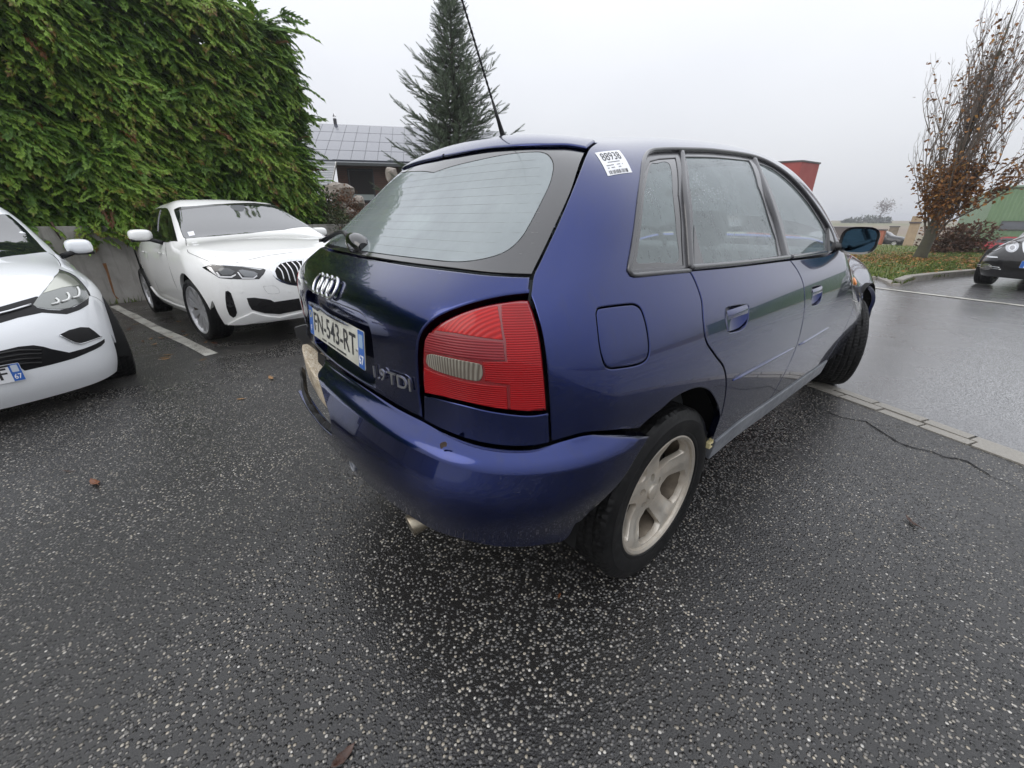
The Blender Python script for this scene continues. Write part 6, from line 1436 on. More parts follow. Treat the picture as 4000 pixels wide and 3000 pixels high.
hall = empty('green_hall', (cr_[0], cr_[1], zb_), label='large green metal clad industrial hall beyond the grass island', cat='building'); hoff = np.array([cr_[0], cr_[1], zb_])
def mk_clad(name, c0, c1):
    m, t, b, l = nmat(name); g = G(t); v = g.coord(); s = g.sep(v); w = g.math('SINE', g.math('MULTIPLY', g.math('ADD', s[0], s[1]), 22.)); l.new(g.mix(g.ramp(g.noise(v, .5, 3), [(.3, 0.), (.7, 1.)]), c0, c1), b.inputs['Base Color']); setp(b, rough=.45); l.new(g.bump(w, .5, .04), b.inputs['Normal']); return m
mg = mk_clad('green_cladding', (.12, .21, .105), (.15, .25, .13))
Lr = 40.; q = [np.zeros(3), dL*LLn, dL*LLn+dR*Lr, dR*Lr]; V = [tuple(p+np.array([0, 0, z])) for z in (0, zt_-zb_) for p in q]
MB().add(V, [(0, 1, 5, 4), (1, 2, 6, 5), (2, 3, 7, 6), (3, 0, 4, 7), (4, 5, 6, 7)]).build('wall', mg, hall)
b = MB(); 
for p, q_ in ((0, 1), (0, 3)):
    a, c_ = q[p], q[q_]; b.tube([a+np.array([0, 0, zt_-zb_+.05]), c_+np.array([0, 0, zt_-zb_+.05])], .14, 4)
b.build('roof_edge', simple('hall_flashing', (.10, .15, .09), .4), hall)
def on_wall(px, dirv):
    n = np.cross(dirv, [0, 0, 1.]); p = WCAM.plane(px, cr_, n)-hoff; return np.stack([p@dirv, p[:, 2]], 1)
def wall_window(rect, dirv, outn):
    (u0, z0), (u1, z1) = rect; fr = MB()
    def bx(u0, u1, z0, z1, d0, d1): V = [tuple(dirv*u+outn*d+np.array([0, 0, z])) for z in (z0, z1) for u, d in ((u0, d0), (u1, d0), (u1, d1), (u0, d1))]; return V, [(3, 2, 1, 0), (4, 5, 6, 7), (0, 1, 5, 4), (1, 2, 6, 5), (2, 3, 7, 6), (3, 0, 4, 7)]
    for a in ((u0-.1, u0, z0-.1, z1+.1), (u1, u1+.1, z0-.1, z1+.1), (u0, u1, z1, z1+.1), (u0, u1, z0-.1, z0), ((u0+u1)/2-.06, (u0+u1)/2+.06, z0, z1)): fr.add(*bx(*a, -.02, .10))
    fo = fr.build('window', simple('hall_window_frame', (.06, .07, .06), .5) if 'hall_window_frame' not in bpy.data.materials else bpy.data.materials['hall_window_frame'], hall)
    MB().add(*bx(u0, u1, z0, z1, .0, .03)).build('pane', bpy.data.materials['window_pane'], fo)
oL = -dR; oR = -dL
wq_ = on_wall(f3((1625, 655), (1690, 545)), dL); u_ = sorted(wq_[:, 0]); wall_window(((u_[0], min(wq_[:, 1])), (u_[1], max(wq_[:, 1]))), dL, oL)
wq_ = on_wall(f3((1960, 615), (2200, 530)), dR); u_ = sorted(wq_[:, 0]); wall_window(((u_[0], min(wq_[:, 1])), (u_[0]+6., max(wq_[:, 1]))), dR, oR)
# red building showing over the blue car's bonnet line
def block(name, px_l, px_r, px_top, dist, depth, zb, mat, label, cat_, cap=None, yaw=0., slant=0.):
    a = WCAM.at(*px_l, dist); c_ = WCAM.at(*px_r, dist); zt = WCAM.at(*px_top, dist)[2]; a, c_ = a*[1, 1, 0], c_*[1, 1, 0]; t = (c_-a)/np.linalg.norm(c_-a); n = np.cross(t, [0, 0, 1.]); n = n if n@(a-WCAM.p) > 0 else -n; n = n*math.cos(yaw)+t*math.sin(yaw)
    e = empty(name, (a[0], a[1], zb), label=label, cat=cat_); L = c_-a; b = MB(); V = [tuple(p+np.array([0, 0, z])) for z in (0, zt-zb) for p in (np.zeros(3), L, L+n*depth, n*depth)]
    b.add(V, [(3, 2, 1, 0), (4, 5, 6, 7), (0, 1, 5, 4), (1, 2, 6, 5), (2, 3, 7, 6), (3, 0, 4, 7)]).build('wall', mat, e, bevel=.02)
    b = MB(); o = .08; V = [tuple(p+np.array([0, 0, z])) for z in (zt-zb+.002, zt-zb+.12) for p in (-t*o-n*o, L+t*o-n*o, L+n*depth+t*o, n*depth-t*o)]; b.add(V, [(3, 2, 1, 0), (4, 5, 6, 7), (0, 1, 5, 4), (1, 2, 6, 5), (2, 3, 7, 6), (3, 0, 4, 7)]).build('coping', cap or simple('dark_coping', (.07, .06, .06), .6), e); return e
mred = noisy('red_render', (.33, .055, .045), (.28, .045, .038), .8, (.6, .8), 0); rb = block('red_building', ZD((1380, 230))[0], ZD((1635, 203))[0], ZD((1560, 212))[0], 46., 3., -2., mred, 'tall red rendered block rising behind the blue car windscreen', 'building', yaw=.5)
block('orange_wall', f3((150, 700))[0], f3((470, 700))[0], f3((400, 632))[0], 60., .6, -2.4, noisy('orange_render', (.42, .13, .065), (.36, .11, .055), 1.2, (.6, .8), 0), 'salmon orange rendered wall with dark coping behind the door mirror', 'wall', yaw=.3)
block('long_shed', f3((-180, 640))[0], f3((330, 640))[0], f3((200, 600))[0], 105., 8., -3., noisy('brown_shed', (.10, .075, .065), (.07, .055, .05), 1., (.6, .8), 0), 'low dark brown shed behind the orange wall', 'shed')
pil = block('stone_pillar', f3((715, 800))[0], f3((840, 800))[0], f3((800, 545))[0], 52., 1.2, -2., noisy('tan_stone', (.40, .31, .20), (.30, .23, .15), 3, (.7, .9), .4, 14, .03), 'tan stone gate pillar with dark cap behind the hornbeam', 'pillar'); pil.children[1].scale = (1.04, 1.04, 1.2)
block('beige_wall', f3((1530, 770))[0], f3((1760, 770))[0], f3((1640, 738))[0], 62., .5, -2.4, noisy('beige_stone', (.48, .40, .29), (.4, .33, .24), 2, (.7, .9), .3, 12, .02), 'low beige stone wall behind the red car', 'wall')
rk = block('stacked_pallets', f3((540, 640))[0], f3((660, 640))[0], f3((600, 590))[0], 90., 2., -2.5, noisy('weathered_wood', (.26, .21, .15), (.16, .13, .09), 4, (.7, .9), .5, 10, .05), 'pale stack of timber behind the black car', 'timber')
for px, dist, r, lb, sd in (((3770, 945), 21., .85, 'dark twiggy brown shrub behind the hornbeam trunk', 31), ((3715, 955), 20.5, .7, 'dense brown shrub left of the red car nose', 32)): bush(px, dist, r, .75, 1500, M['bushbrown'], lb, sd, .11, (.12, .12))
for k, (px, r) in enumerate((((3318, 868), 2.2), ((3352, 866), 2.8), ((3395, 862), 4.2), ((3420, 866), 3.2), ((3455, 866), 2.6), ((3300, 870), 1.8))):
    bush(px, 270., r, .6, 260, M['bushgreen'], 'hazy far bush on the field skyline', 40+k, 1.1, (.1, .1)).__setitem__('group', 'bushes on the skyline')
ft = WCAM.at(3430, 862, 270.); fb = empty('far_tree', (ft[0], ft[1], 0.), label='lone bare tree standing on the far skyline', cat='tree'); b = MB(); rf_ = np.random.default_rng(3)
b.tube([(0, 0, 0), (.3, 0, 4.), (1., 0, 8.)], [.35, .22, .1], 6); b.build('trunk', M['bark'], fb)
V, F, T = scatter((np.array([(0, 0, 0), (.08, .5, 0), (0, 1, 0), (-.08, .5, 0)]), F0, T0), rf_.normal(0, 1, (500, 3))*[1.6, 1.6, 1.5]+[1., 0, 7.2], rf_.normal(0, 1, (500, 3)), rf_.uniform(.6, 1.6, 500), rf_.uniform(0, 3, 500), rf_.uniform(0, .4, 500)); tag(fastmesh('crown', V, F, M['bushbrown'], fb, False, T), kind='stuff')

# ------------------------------------------------------------------ the other cars
def car_frame(x, y, z, h, pit=0.):
    f = np.array([math.cos(h)*math.cos(pit), math.sin(h)*math.cos(pit), math.sin(pit)]); r = np.array([math.sin(h), -math.cos(h), 0.]); u = np.cross(r, f); return np.array([x, y, z]), np.array([r, f, u]).T
class Car:
    """a parked car: body shell from an implicit surface, details laid on it where the photograph shows them"""
    def __init__(s, name, label, body, O, Mx, paint_, group=None):
        s.b = body; s.cam = WCAM.local(O, Mx); s.e = empty(name, tuple(O), label=label, cat='car', group=group); s.e.matrix_world = Matrix([[*Mx[i], O[i]] for i in range(3)]+[[0, 0, 0, 1]])
        s.cy = Cyl(body); s.wr = Wrap(body); s.p = paint_
    def H(s, px): return s.b.hit(s.cam, px, 24.)
    def side(s, y, z):
        lo, hi = .1, 1.3
        for _ in range(36):
            m = .5*(lo+hi)
            if s.b.F(np.array([m, y, z])) < 0: lo = m
            else: hi = m
        return np.array([lo, y, z])
    def top(s, x, y):
        lo, hi = .4, 1.9
        for _ in range(36):
            m = .5*(lo+hi)
            if s.b.F(np.array([x, y, m])) < 0: lo = m
            else: hi = m
        return np.array([x, y, lo])
    def shell(s, yr, yf, archr, archf, ra, zsill, grid=.04, rz=.33):
        """body from sill to roof with both wheel arches, mirrored; nose and tail come as bumpers"""
        A = lambda yc: np.array([s.side(yc+ra*math.cos(a), rz+ra*math.sin(a)) for a in np.linspace(math.pi-.05, .05, 15)])
        ar, af = A(archr), A(archf); seg = []
        low = vs(s.side(yr, .42), s.side(archr-ra-.02, .36))
        seg.append((vs(s.top(0, yr), s.top(.25, yr), s.side(yr, 1.02) if s.b.F(np.array([.3, yr, 1.02])) < 0 else s.side(yr, .85), s.side(yr, .7), s.side(yr, .42)), 0))
        seg += [(vs(low[0], ar[0]), 1), (ar, 1), (vs(ar[-1], s.side(archr+ra+.04, zsill), s.side(archf-ra-.04, zsill), af[0]), 1), (af, 1), (vs(af[-1], s.side(yf, .45)), 1)]
        seg.append((s.section(yf), 0))
        seg.append((vs(*[s.top(0, y) for y in np.linspace(yf, yr, 24)]), 0))
        panel('body', s.cy, seg, s.p, s.e, join=True, grid=grid, step=.025, depth=.03)
        for sg in (1, -1):
            for yc in (archr, archf):
                V = []; n = 20
                for i in range(n):
                    a = -.2+(math.pi+.4)*i/(n-1)
                    for xx in (.35, .83): V.append((sg*xx, yc+(ra+.01)*math.cos(a), rz+(ra+.01)*math.sin(a)))
                MB().add(V, [(2*i, 2*i+1, 2*i+3, 2*i+2) for i in range(n-1)]).build('arch_liner', M['darkgap'], s.e, smooth=True)
        MB().box((-.70, archr-.5, .20), (.70, archf-ra-.05, .34)).box((-.45, archf-ra, .2), (.45, yf+.2, .34)).build('floor_pan', M['darkgap'], s.e)
    def section(s, yf):
        zj = s.top(.62, yf)[2]; return vs(*[s.side(yf, z) for z in np.linspace(.45, zj, 9)], *[s.top(x, yf) for x in np.linspace(.58, 0, 12)])
    def nose(s, yf, zlo, zhi, grid=.035, name='front_bumper'):
        """front clip between the section at yf and the tip"""
        w = s.wr; a = w.to(np.array([s.side(yf, .5)]))[0][0]; cs = -(abs(w.ym-(w.yf-w.rc))+w.K*math.pi/2+(w.a-w.rc)); f = lambda L: w.frm(np.array(L))
        top_pts = vs(s.side(yf, .72), s.top(.6, yf), s.top(.35, yf), s.top(.15, yf), s.top(0, yf))
        q = w.to(np.array([s.side(yf, .72)]))[0]
        # nose top edge follows the section of the shell
        return a, cs
    def lay(s, name, px, mat, off=.002, ring=False, prm=None, parent=None, grid=.03, depth=.008, bevel=.002, mirror=False, step=.012):
        P = s.H(px); prm = prm or s.wr; sg = ring3(prm, P, step) if ring else poly(P)
        r = panel(name, prm, sg, mat, parent or s.e, off=off, gap=0, bevel=bevel, depth=depth, grid=grid, step=step, mirror=mirror); return r
    def line(s, px, r=.0022, mat=None, off=0., name='panel_gap', mirror=True): return strip(name, s.b, s.H(px), r, mat or M['darkgap'], s.e, off, 5, .6, .03, mirror=mirror)
    def wheels(s, x, yr, yf, R, rim, w, style, steer=0.):
        for sx in (1, -1):
            for y in (yr, yf): make_wheel(s.e, (sx*x, y, R-.004), sx, R, rim, w, style, steer if y == yf else 0., spin=.3*sx, tread=48)
def nose_panel(c, yf, zlo, mat, name='front_bumper', grid=.035):
    """the front end as one cap: rays fan out from a point behind it"""
    class Fan:
        def __init__(s, b, o): s.b = b; s.o = np.array(o)
        def to(s, p): d = np.asarray(p)-s.o; return np.stack([np.arctan2(d[:, 0], d[:, 1]), np.arctan2(d[:, 2], np.hypot(d[:, 0], d[:, 1]))], 1)
        def frm(s, q): D = np.stack([np.sin(q[:, 0])*np.cos(q[:, 1]), np.cos(q[:, 0])*np.cos(q[:, 1]), np.sin(q[:, 1])], 1); return out(s.b, np.repeat(s.o[None], len(q), 0), D)
    f = Fan(c.b, (0, yf-.45, .5)); c.fan = f
    up = c.section(yf); lowx = np.linspace(0, .92, 12)
    lo_ = []
    a1 = f.to(up[:1])[0][0]
    for a in np.linspace(0, a1, 12):
        D = np.array([[math.sin(a), math.cos(a), 0.]]); p = out(c.b, np.array([[0, yf-.45, zlo]]), D)[0]; lo_.append(p)
    lo_ = np.array(lo_); mid = [p for p in (f.frm(f.to(np.array([[0, 3., z]]))) for z in ())]
    cen = vs(up[-1], *[c.b_pt(z) for z in np.linspace(up[-1][2]-.02, zlo+.02, 7)], lo_[0])
    segs = [(up, 0), (cen, 0), (lo_, 1), (vs(lo_[-1], up[0]), 1)]
    return panel(name, f, segs, mat, c.e, join=True, grid=grid, step=.03, depth=.03, gap=.001, bevel=.004)
def b_pt(s, z):
    lo, hi = 1., 5.
    for _ in range(40):
        m = .5*(lo+hi)
        if s.b.F(np.array([0., m, z])) < 0: lo = m
        else: hi = m
    return np.array([0., lo, z])
Car.b_pt = b_pt
# ---- white hatchback with the upright twin grille
BB = Body(side=[(.16, .81), (.24, .845), (.34, .870), (.48, .888), (.6, .897), (.7, .897), (.8, .890), (.9, .866), (.97, .833), (1.1, .757), (1.2, .702), (1.3, .644), (1.37, .602), (1.44, .559)],
          rear=[(.2, -.70), (.4, -.77), (.6, -.79), (.8, -.77), (.95, -.71), (1.1, -.60), (1.3, -.42), (1.43, -.30)],
          front=[(.18, 3.40), (.3, 3.47), (.42, 3.51), (.55, 3.52), (.65, 3.51), (.74, 3.47), (.82, 3.38), (.92, 3.22), (1.1, 2.9)],
          top=[(-.8, 1.06), (-.6, 1.20), (-.3, 1.364), (0., 1.42), (.4, 1.452), (.8, 1.460), (1.15, 1.462), (1.45, 1.448), (1.75, 1.325), (2.0, 1.208), (2.2, 1.112), (2.36, 1.04), (2.47, 1.012), (2.62, .995), (2.85, .967), (3.1, .908), (3.4, .80), (3.6, .66)],
          qr=(.08, .1), qf=(.168, .238), kc=.25, kf=.22, kt=.10, crown=(.024, .0), taper=(.12, .02), mid=(1.0, 2.2), half=.85)
BO, BMx = car_frame(-6.673, -.468, -.143, .156, .0366)
bm = Car('white_hatchback', 'white hatchback with upright twin grille parked nose out against the concrete wall', BB, BO, BMx, M['white'])
bm.shell(-.62, 3.12, 0., 2.67, .355, .22); nose_panel(bm, 3.12, .20, M['white'])
bm.wheels(.775, 0., 2.67, .318, .240, .215, 'ten', .10)
Zb1 = zoom(500, 720, .3797); Zb2 = zoom(530, 760, .18083); Zb3 = zoom(900, 750, .3315); Zb4 = zoom(530, 1000, .2049)
scp = bm.H(Zb1((472, 262), (700, 222), (1000, 200), (1300, 193), (1535, 195), (1640, 262), (1760, 345), (1905, 440), (1600, 470), (1250, 505), (900, 535), (590, 560), (568, 545), (520, 400)))
bm.lay('windscreen', Zb1((472, 262), (700, 222), (1000, 200), (1300, 193), (1535, 195), (1640, 262), (1760, 345), (1905, 440), (1600, 470), (1250, 505), (900, 535), (590, 560), (568, 545), (520, 400)), M['glass_dark'] if 'glass_dark' in M else simple('wet_dark_windscreen', (.012, .015, .018), .04, coat=1., ior=1.8), .003, prm=bm.cy, bevel=.004)
M['glass_dark'] = bpy.data.materials['wet_dark_windscreen']
bm.lay('sunshade', Zb1((490, 262), (700, 226), (1000, 204), (1300, 197), (1530, 199), (1560, 225), (1300, 212), (1000, 220), (700, 246), (500, 285)), M['blackgloss'], .0045, prm=bm.cy, depth=.002)
bm.lay('side_window', Zb2((265, 520), (300, 440), (370, 360), (450, 310), (540, 287), (640, 285), (690, 305), (730, 370), (770, 480), (820, 680), (870, 860), (905, 1010), (700, 1035), (400, 1020), (200, 860), (205, 740), (235, 640)), M['blackgloss'], .002, prm=bm.cy, mirror=True, bevel=.003)
bm.line(Zb2((548, 335), (520, 440), (500, 560), (490, 700), (488, 800)), .010, M['greytrim'], .004, 'window_pillar')
bm.lay('toll_badge', Zb2((1118, 820), (1250, 797), (1285, 885), (1160, 910)), M['paper'], .006, prm=bm.cy, depth=.002, bevel=.0005)
bm.lay('sensor_cover', Zb1((1055, 225), (1190, 222), (1192, 262), (1170, 280), (1100, 268)), M['interior2'], .006, prm=bm.cy, depth=.002, ring=True)
hd = Zb1((762, 855), (800, 842), (850, 826), (920, 822), (1115, 838), (1280, 856), (1400, 870), (1418, 880), (1400, 920), (1350, 975), (1200, 978), (1050, 975), (940, 965), (860, 915))
for s_ in (1,):
    hp = bm.H(hd)
hlp = bm.lay('headlamp', hd, M['blackgloss'], .003, prm=bm.fan, mirror=True, grid=.03, bevel=.004)
for pxs, mt, nm in ((Zb1((800, 858), (850, 838), (920, 832), (1115, 846), (1280, 864), (1385, 876), (1360, 882), (1250, 865), (1100, 842), (930, 828), (870, 838)), M['chrome'], 'lamp_trim'),
                    (Zb1((810, 855), (860, 855), (915, 930), (960, 960), (940, 955), (880, 915)), M['satin'], 'lamp_light'),
                    (Zb1((930, 875), (960, 860), (1050, 870), (1105, 900), (1075, 930), (980, 935), (950, 915)), simple('lamp_lens_dark', (.05, .055, .06), .06, coat=1.), 'lamp_lens'),
                    (Zb1((1140, 885), (1180, 880), (1300, 900), (1340, 925), (1290, 955), (1200, 950), (1165, 920)), simple('lamp_lens_grey', (.16, .17, .18), .08, coat=1.), 'lamp_lens'),
                    (Zb1((905, 905), (925, 905), (955, 945), (1060, 948), (1110, 925), (1115, 935), (1070, 962), (950, 960)), M['satin'], 'lamp_light'),
                    (Zb1((1125, 905), (1140, 905), (1180, 960), (1290, 962), (1325, 935), (1332, 945), (1300, 972), (1175, 972)), M['satin'], 'lamp_light')):
    P = bm.H(pxs)
    for o_, par, sx in ((None, hlp[0], 1), (None, hlp[1], -1)):
        if sx == 1: lo1 = panel(nm, bm.fan, poly(P), mt, par, off=.0055, gap=0, bevel=.001, depth=.002, grid=.03, step=.012)
        else: mesh(nm, np.array([v.co[:] for v in lo1.data.vertices])*[-1, 1, 1], [tuple(p.vertices)[::-1] for p in lo1.data.polygons], mt, par, smooth=True)
kid = Zb3((478, 905), (490, 880), (540, 835), (600, 805), (680, 790), (780, 784), (862, 784), (840, 950), (830, 1085), (780, 1108), (690, 1095), (600, 1065), (540, 1030), (500, 980))
kd_ = bm.lay('grille_surround', kid, M['chrome'], .004, prm=bm.fan, mirror=True, ring=False, bevel=.006, depth=.012)
kin = bm.H(Zb3((525, 935), (545, 890), (590, 850), (660, 830), (760, 818), (845, 815), (832, 950), (820, 1070), (760, 1085), (680, 1075), (600, 1045), (550, 1005)))
gk_ = panel('grille', bm.fan, poly(kin), M['darkgap'], bm.e, off=.007, gap=0, bevel=.001, depth=.002, grid=.03, mirror=True)
for a_, b_ in (((552, 885), (632, 1045)), ((600, 850), (705, 1065)), ((655, 835), (770, 1070)), ((715, 826), (815, 1010)), ((775, 820), (840, 960))):
    m_ = ((a_[0]+b_[0])/2+12, (a_[1]+b_[1])/2-25); strip('grille_bar', bm.b, bm.H(Zb3(a_, m_, b_)), .007, M['chrome'], bm.e, .010, 6, 1., .02, mirror=True)
bm.lay('air_inlet', Zb1((1003, 1100), (1030, 1095), (1060, 1120), (1085, 1190), (1110, 1270), (1122, 1320), (1110, 1355), (1085, 1372), (1045, 1345), (1015, 1270), (1003, 1180)), M['blackgloss'], .003, ring=False, prm=bm.fan, mirror=True)
bm.lay('lower_grille', Zb1((1222, 1170), (1300, 1165), (1420, 1180), (1470, 1190), (1505, 1210), (1760, 1172), (1790, 1290), (1560, 1335), (1400, 1325), (1275, 1290), (1245, 1240)), M['blackgloss'], .003, prm=bm.fan, mirror=True)
bm.lay('splitter', Zb1((1030, 1440), (1120, 1385), (1250, 1330), (1280, 1310), (1400, 1345), (1560, 1362), (1790, 1310), (1795, 1335), (1570, 1388), (1400, 1400), (1200, 1440)), M['white'], .016, prm=bm.fan, mirror=True, bevel=.008, depth=.03)
for px in (Zb1((1163, 1105))[0], Zb1((1660, 1102))[0]):
    p = bm.H([px])[0]; n_ = bm.b.normal(p[None])[0]; MB().tube([p+n_*.0005, p+n_*.003], .011, 12).build('parking_sensor', M['white'], bm.e, smooth=True, sharp=30)
bm.line(Zb1((592, 562), (600, 620), (612, 680), (630, 705), (720, 745), (830, 792)), .0025); bm.line(Zb1((1115, 806), (1280, 768), (1450, 731), (1650, 705), (1910, 672)), .0025, mirror=False)
bm.line(Zb1((1392, 1050), (1512, 1047), (1562, 1115), (1440, 1122), (1392, 1050)), .0012, mirror=False)
strip('crease', bm.b, bm.H(Zb4((140, 130), (350, 60), (760, 220))), .001, M['white'], bm.e, 0., 5, .6, .05) if False else None
strip('door_gap', bm.b, vs(bm.side(1.02, .95), bm.side(1.04, .8), bm.side(1.02, .5), bm.side(.98, .28)), .0022, M['darkgap'], bm.e, 0., 5, .6, .04, mirror=True); strip('door_gap', bm.b, vs(bm.side(1.98, .97), bm.side(2.1, .85), bm.side(2.15, .6), bm.side(2.12, .3)), .0022, M['darkgap'], bm.e, 0., 5, .6, .04, mirror=True)
strip('sill_trim', bm.b, vs(bm.side(.4, .40), bm.side(.7, .30), bm.side(1.4, .27), bm.side(2.2, .28)), .014, M['white'], bm.e, .004, 6, .8, .05, mirror=True)
for y_ in (.92, 1.9): strip('door_handle', bm.b, vs(bm.side(y_-.16, .86), bm.side(y_-.08, .865), bm.side(y_, .862)), .014, M['white'], bm.e, .016, 8, .8, .02, mirror=True, taper=True)
def simple_mirror(c, centre, w, h, d, mat, foot, s=1, low=None):
    e = bpy.data.objects.new('door_mirror', None); link(e, c.e); cx, cy_, cz = centre; n = 18; V = []; K = 7
    for k in range(K):
        f = math.cos(k/(K-1)*math.pi/2*.98)**.5; yy = cy_+d*math.sin(k/(K-1)*math.pi/2)
        for i in range(n):
            a = 2*math.pi*i/n; ex = abs(math.cos(a))**.65*np.sign(math.cos(a)); ez = abs(math.sin(a))**.65*np.sign(math.sin(a)); V.append((s*(cx+ex*w*f), yy, cz+ez*h*f))
    F = [(k*n+i, k*n+(i+1) % n, (k+1)*n+(i+1) % n, (k+1)*n+i)[::s] for k in range(K-1) for i in range(n)]+[tuple((K-1)*n+i for i in range(n))[::s]]
    mesh('mirror_housing', V, F, mat, e, smooth=True); mesh('mirror_back', [(x, y+.004, z) for x, y, z in V[:n]], [tuple(range(n))], M['blackgloss'], e)
    MB().tube([(s*foot[0], foot[1], foot[2]), (s*(cx-w*.6), cy_+d*.4, cz-h*.75), (s*(cx+w*.9), cy_+d*.4, cz-h*.85)], [.03, .026, .018], 8, True, .8).build('mirror_foot', M['black'], e, smooth=True)
for s_ in (1, -1): simple_mirror(bm, (.985, 1.70, 1.055), .105, .062, .10, M['white'], (.83, 1.84, .97), s_)
# ---- white supermini at the left
CB = Body(side=[(.16, .781), (.24, .812), (.34, .834), (.48, .847), (.6, .854), (.7, .856), (.8, .845), (.9, .814), (.98, .778), (1.1, .725), (1.2, .69), (1.3, .648), (1.4, .588), (1.45, .54)],
          rear=[(.2, -.55), (.4, -.62), (.6, -.64), (.8, -.62), (1.0, -.55), (1.2, -.42), (1.44, -.25)],
          front=[(.14, 3.36), (.25, 3.43), (.38, 3.46), (.52, 3.455), (.64, 3.41), (.74, 3.34), (.84, 3.22), (.95, 3.02), (1.1, 2.7)],
          top=[(-.6, 1.2), (-.3, 1.36), (0., 1.42), (.4, 1.455), (.8, 1.48), (1.1, 1.482), (1.35, 1.43), (1.6, 1.295), (1.85, 1.16), (2.05, 1.078), (2.25, 1.031), (2.5, .993), (2.8, .944), (3.05, .87), (3.3, .75), (3.5, .6)],
          qr=(.08, .1), qf=(.24, .31), kc=.25, kf=.25, kt=.10, crown=(.012, .012), taper=(.05, .02), mid=(.6, 2.0), half=.82)
CO, CMx = car_frame(-5.541, -2.873, -.191, .214, .036)
cl = Car('white_supermini', 'glossy white supermini with long chrome-edged headlamp parked beside the painted bay line', CB, CO, CMx, M['white2'])
cl.shell(-.45, 3.02, 0., 2.589, .36, .22); nose_panel(cl, 3.02, .16, M['white2'])
cl.wheels(.75, 0., 2.589, .31, .215, .20, 'five2', .0)
Zc = zoom(0, 780, .4823)
ml = lambda P: P
cl.lay('headlamp', Zc((478, 568), (540, 590), (600, 620), (660, 680), (700, 730), (722, 778), (715, 800), (640, 845), (560, 880), (480, 890), (400, 888), (300, 872), (265, 850), (300, 800), (350, 740), (400, 680), (440, 620)), simple('lamp_inside_silver', (.20, .21, .20), .2, metal=.5, coat=1., coatr=.02), .003, prm=cl.fan, grid=.025, mirror=True, bevel=.004)
cl.lay('lamp_reflector', Zc((470, 600), (530, 605), (590, 640), (640, 690), (600, 700), (500, 715), (400, 745), (350, 760), (390, 700), (430, 645)), simple('lamp_reflector', (.55, .56, .50), .15, metal=.6), .0055, prm=cl.fan, depth=.002, grid=.03, mirror=True)
mled = simple('pale_led_strip', (.75, .76, .74), .3)
for a in (((450, 805), (470, 820), (468, 840), (420, 852)), ((540, 760), (556, 785), (545, 815), (498, 832)), ((620, 715), (635, 745), (628, 785), (585, 800))): strip('led_strip', cl.b, cl.H(Zc(*a)), .006, mled, cl.e, .009, 6, 1., .015, mirror=True)
strip('lamp_edge', cl.b, cl.H(Zc((478, 568), (600, 620), (700, 730), (722, 778))), .004, M['black'], cl.e, .004, 5, 1., .02, mirror=True)
cl.lay('grille', Zc((0, 868), (150, 825), (290, 785), (310, 785), (270, 850), (300, 875), (400, 892), (480, 895), (600, 868), (718, 792), (715, 850), (640, 895), (540, 928), (440, 922), (340, 915), (150, 955), (0, 1000), (-60, 1015), (-60, 885)), M['black'], .002, prm=cl.fan, grid=.03, mirror=True)
strip('grille_chrome', cl.b, cl.H(Zc((-40, 935), (80, 905), (180, 875), (248, 853))), .011, M['chrome'], cl.e, .006, 6, .7, .03, mirror=True)
cl.lay('fog_lamp_inlet', Zc((478, 1095), (560, 1055), (650, 1032), (720, 1035), (770, 1070), (815, 1110), (700, 1150), (640, 1165), (560, 1140)), M['black'], .002, prm=cl.fan, mirror=True)
strip('inlet_chrome', cl.b, cl.H(Zc((478, 1098), (560, 1142), (630, 1166), (680, 1158), (815, 1112))), .005, M['chrome'], cl.e, .006, 6, .7, .02, mirror=True)
cl.lay('lower_grille', Zc((-60, 1260), (0, 1225), (150, 1190), (270, 1178), (350, 1190), (420, 1210), (560, 1238), (680, 1205), (845, 1128), (848, 1155), (820, 1185), (720, 1235), (600, 1285), (400, 1340), (200, 1385), (150, 1350), (0, 1390), (-60, 1405)), M['black'], .002, prm=cl.fan, grid=.03)
for k in range(4):
    y0 = 1215+k*36; strip('grille_slat', cl.b, cl.H(Zc((-40, y0+40), (150, y0+5), (330, y0-5 if k else y0+5))), .006, M['rubber'], cl.e, .006, 5, 1., .04)
cl.lay('windscreen', Zc((-80, 130), (0, 120), (72, 125), (140, 180), (210, 245), (300, 340), (382, 425), (200, 445), (0, 470), (-80, 480)), M['glass_dark'], .003, prm=cl.cy, grid=.05)
cl.lay('side_window', Zc((390, 345), (440, 395), (500, 455), (525, 488), (500, 478), (440, 425)), M['blackgloss'], .002, prm=cl.cy)
cl.line(Zc((485, 570), (490, 530), (470, 490), (430, 450), (395, 432)), .0022, mirror=False); cl.line(Zc((735, 778), (790, 800), (840, 840)), .0018, mirror=False)
for s_ in (1, -1): simple_mirror(cl, (.93, 1.66, 1.04), .09, .065, .10, M['white2'], (.80, 1.80, .97), s_)
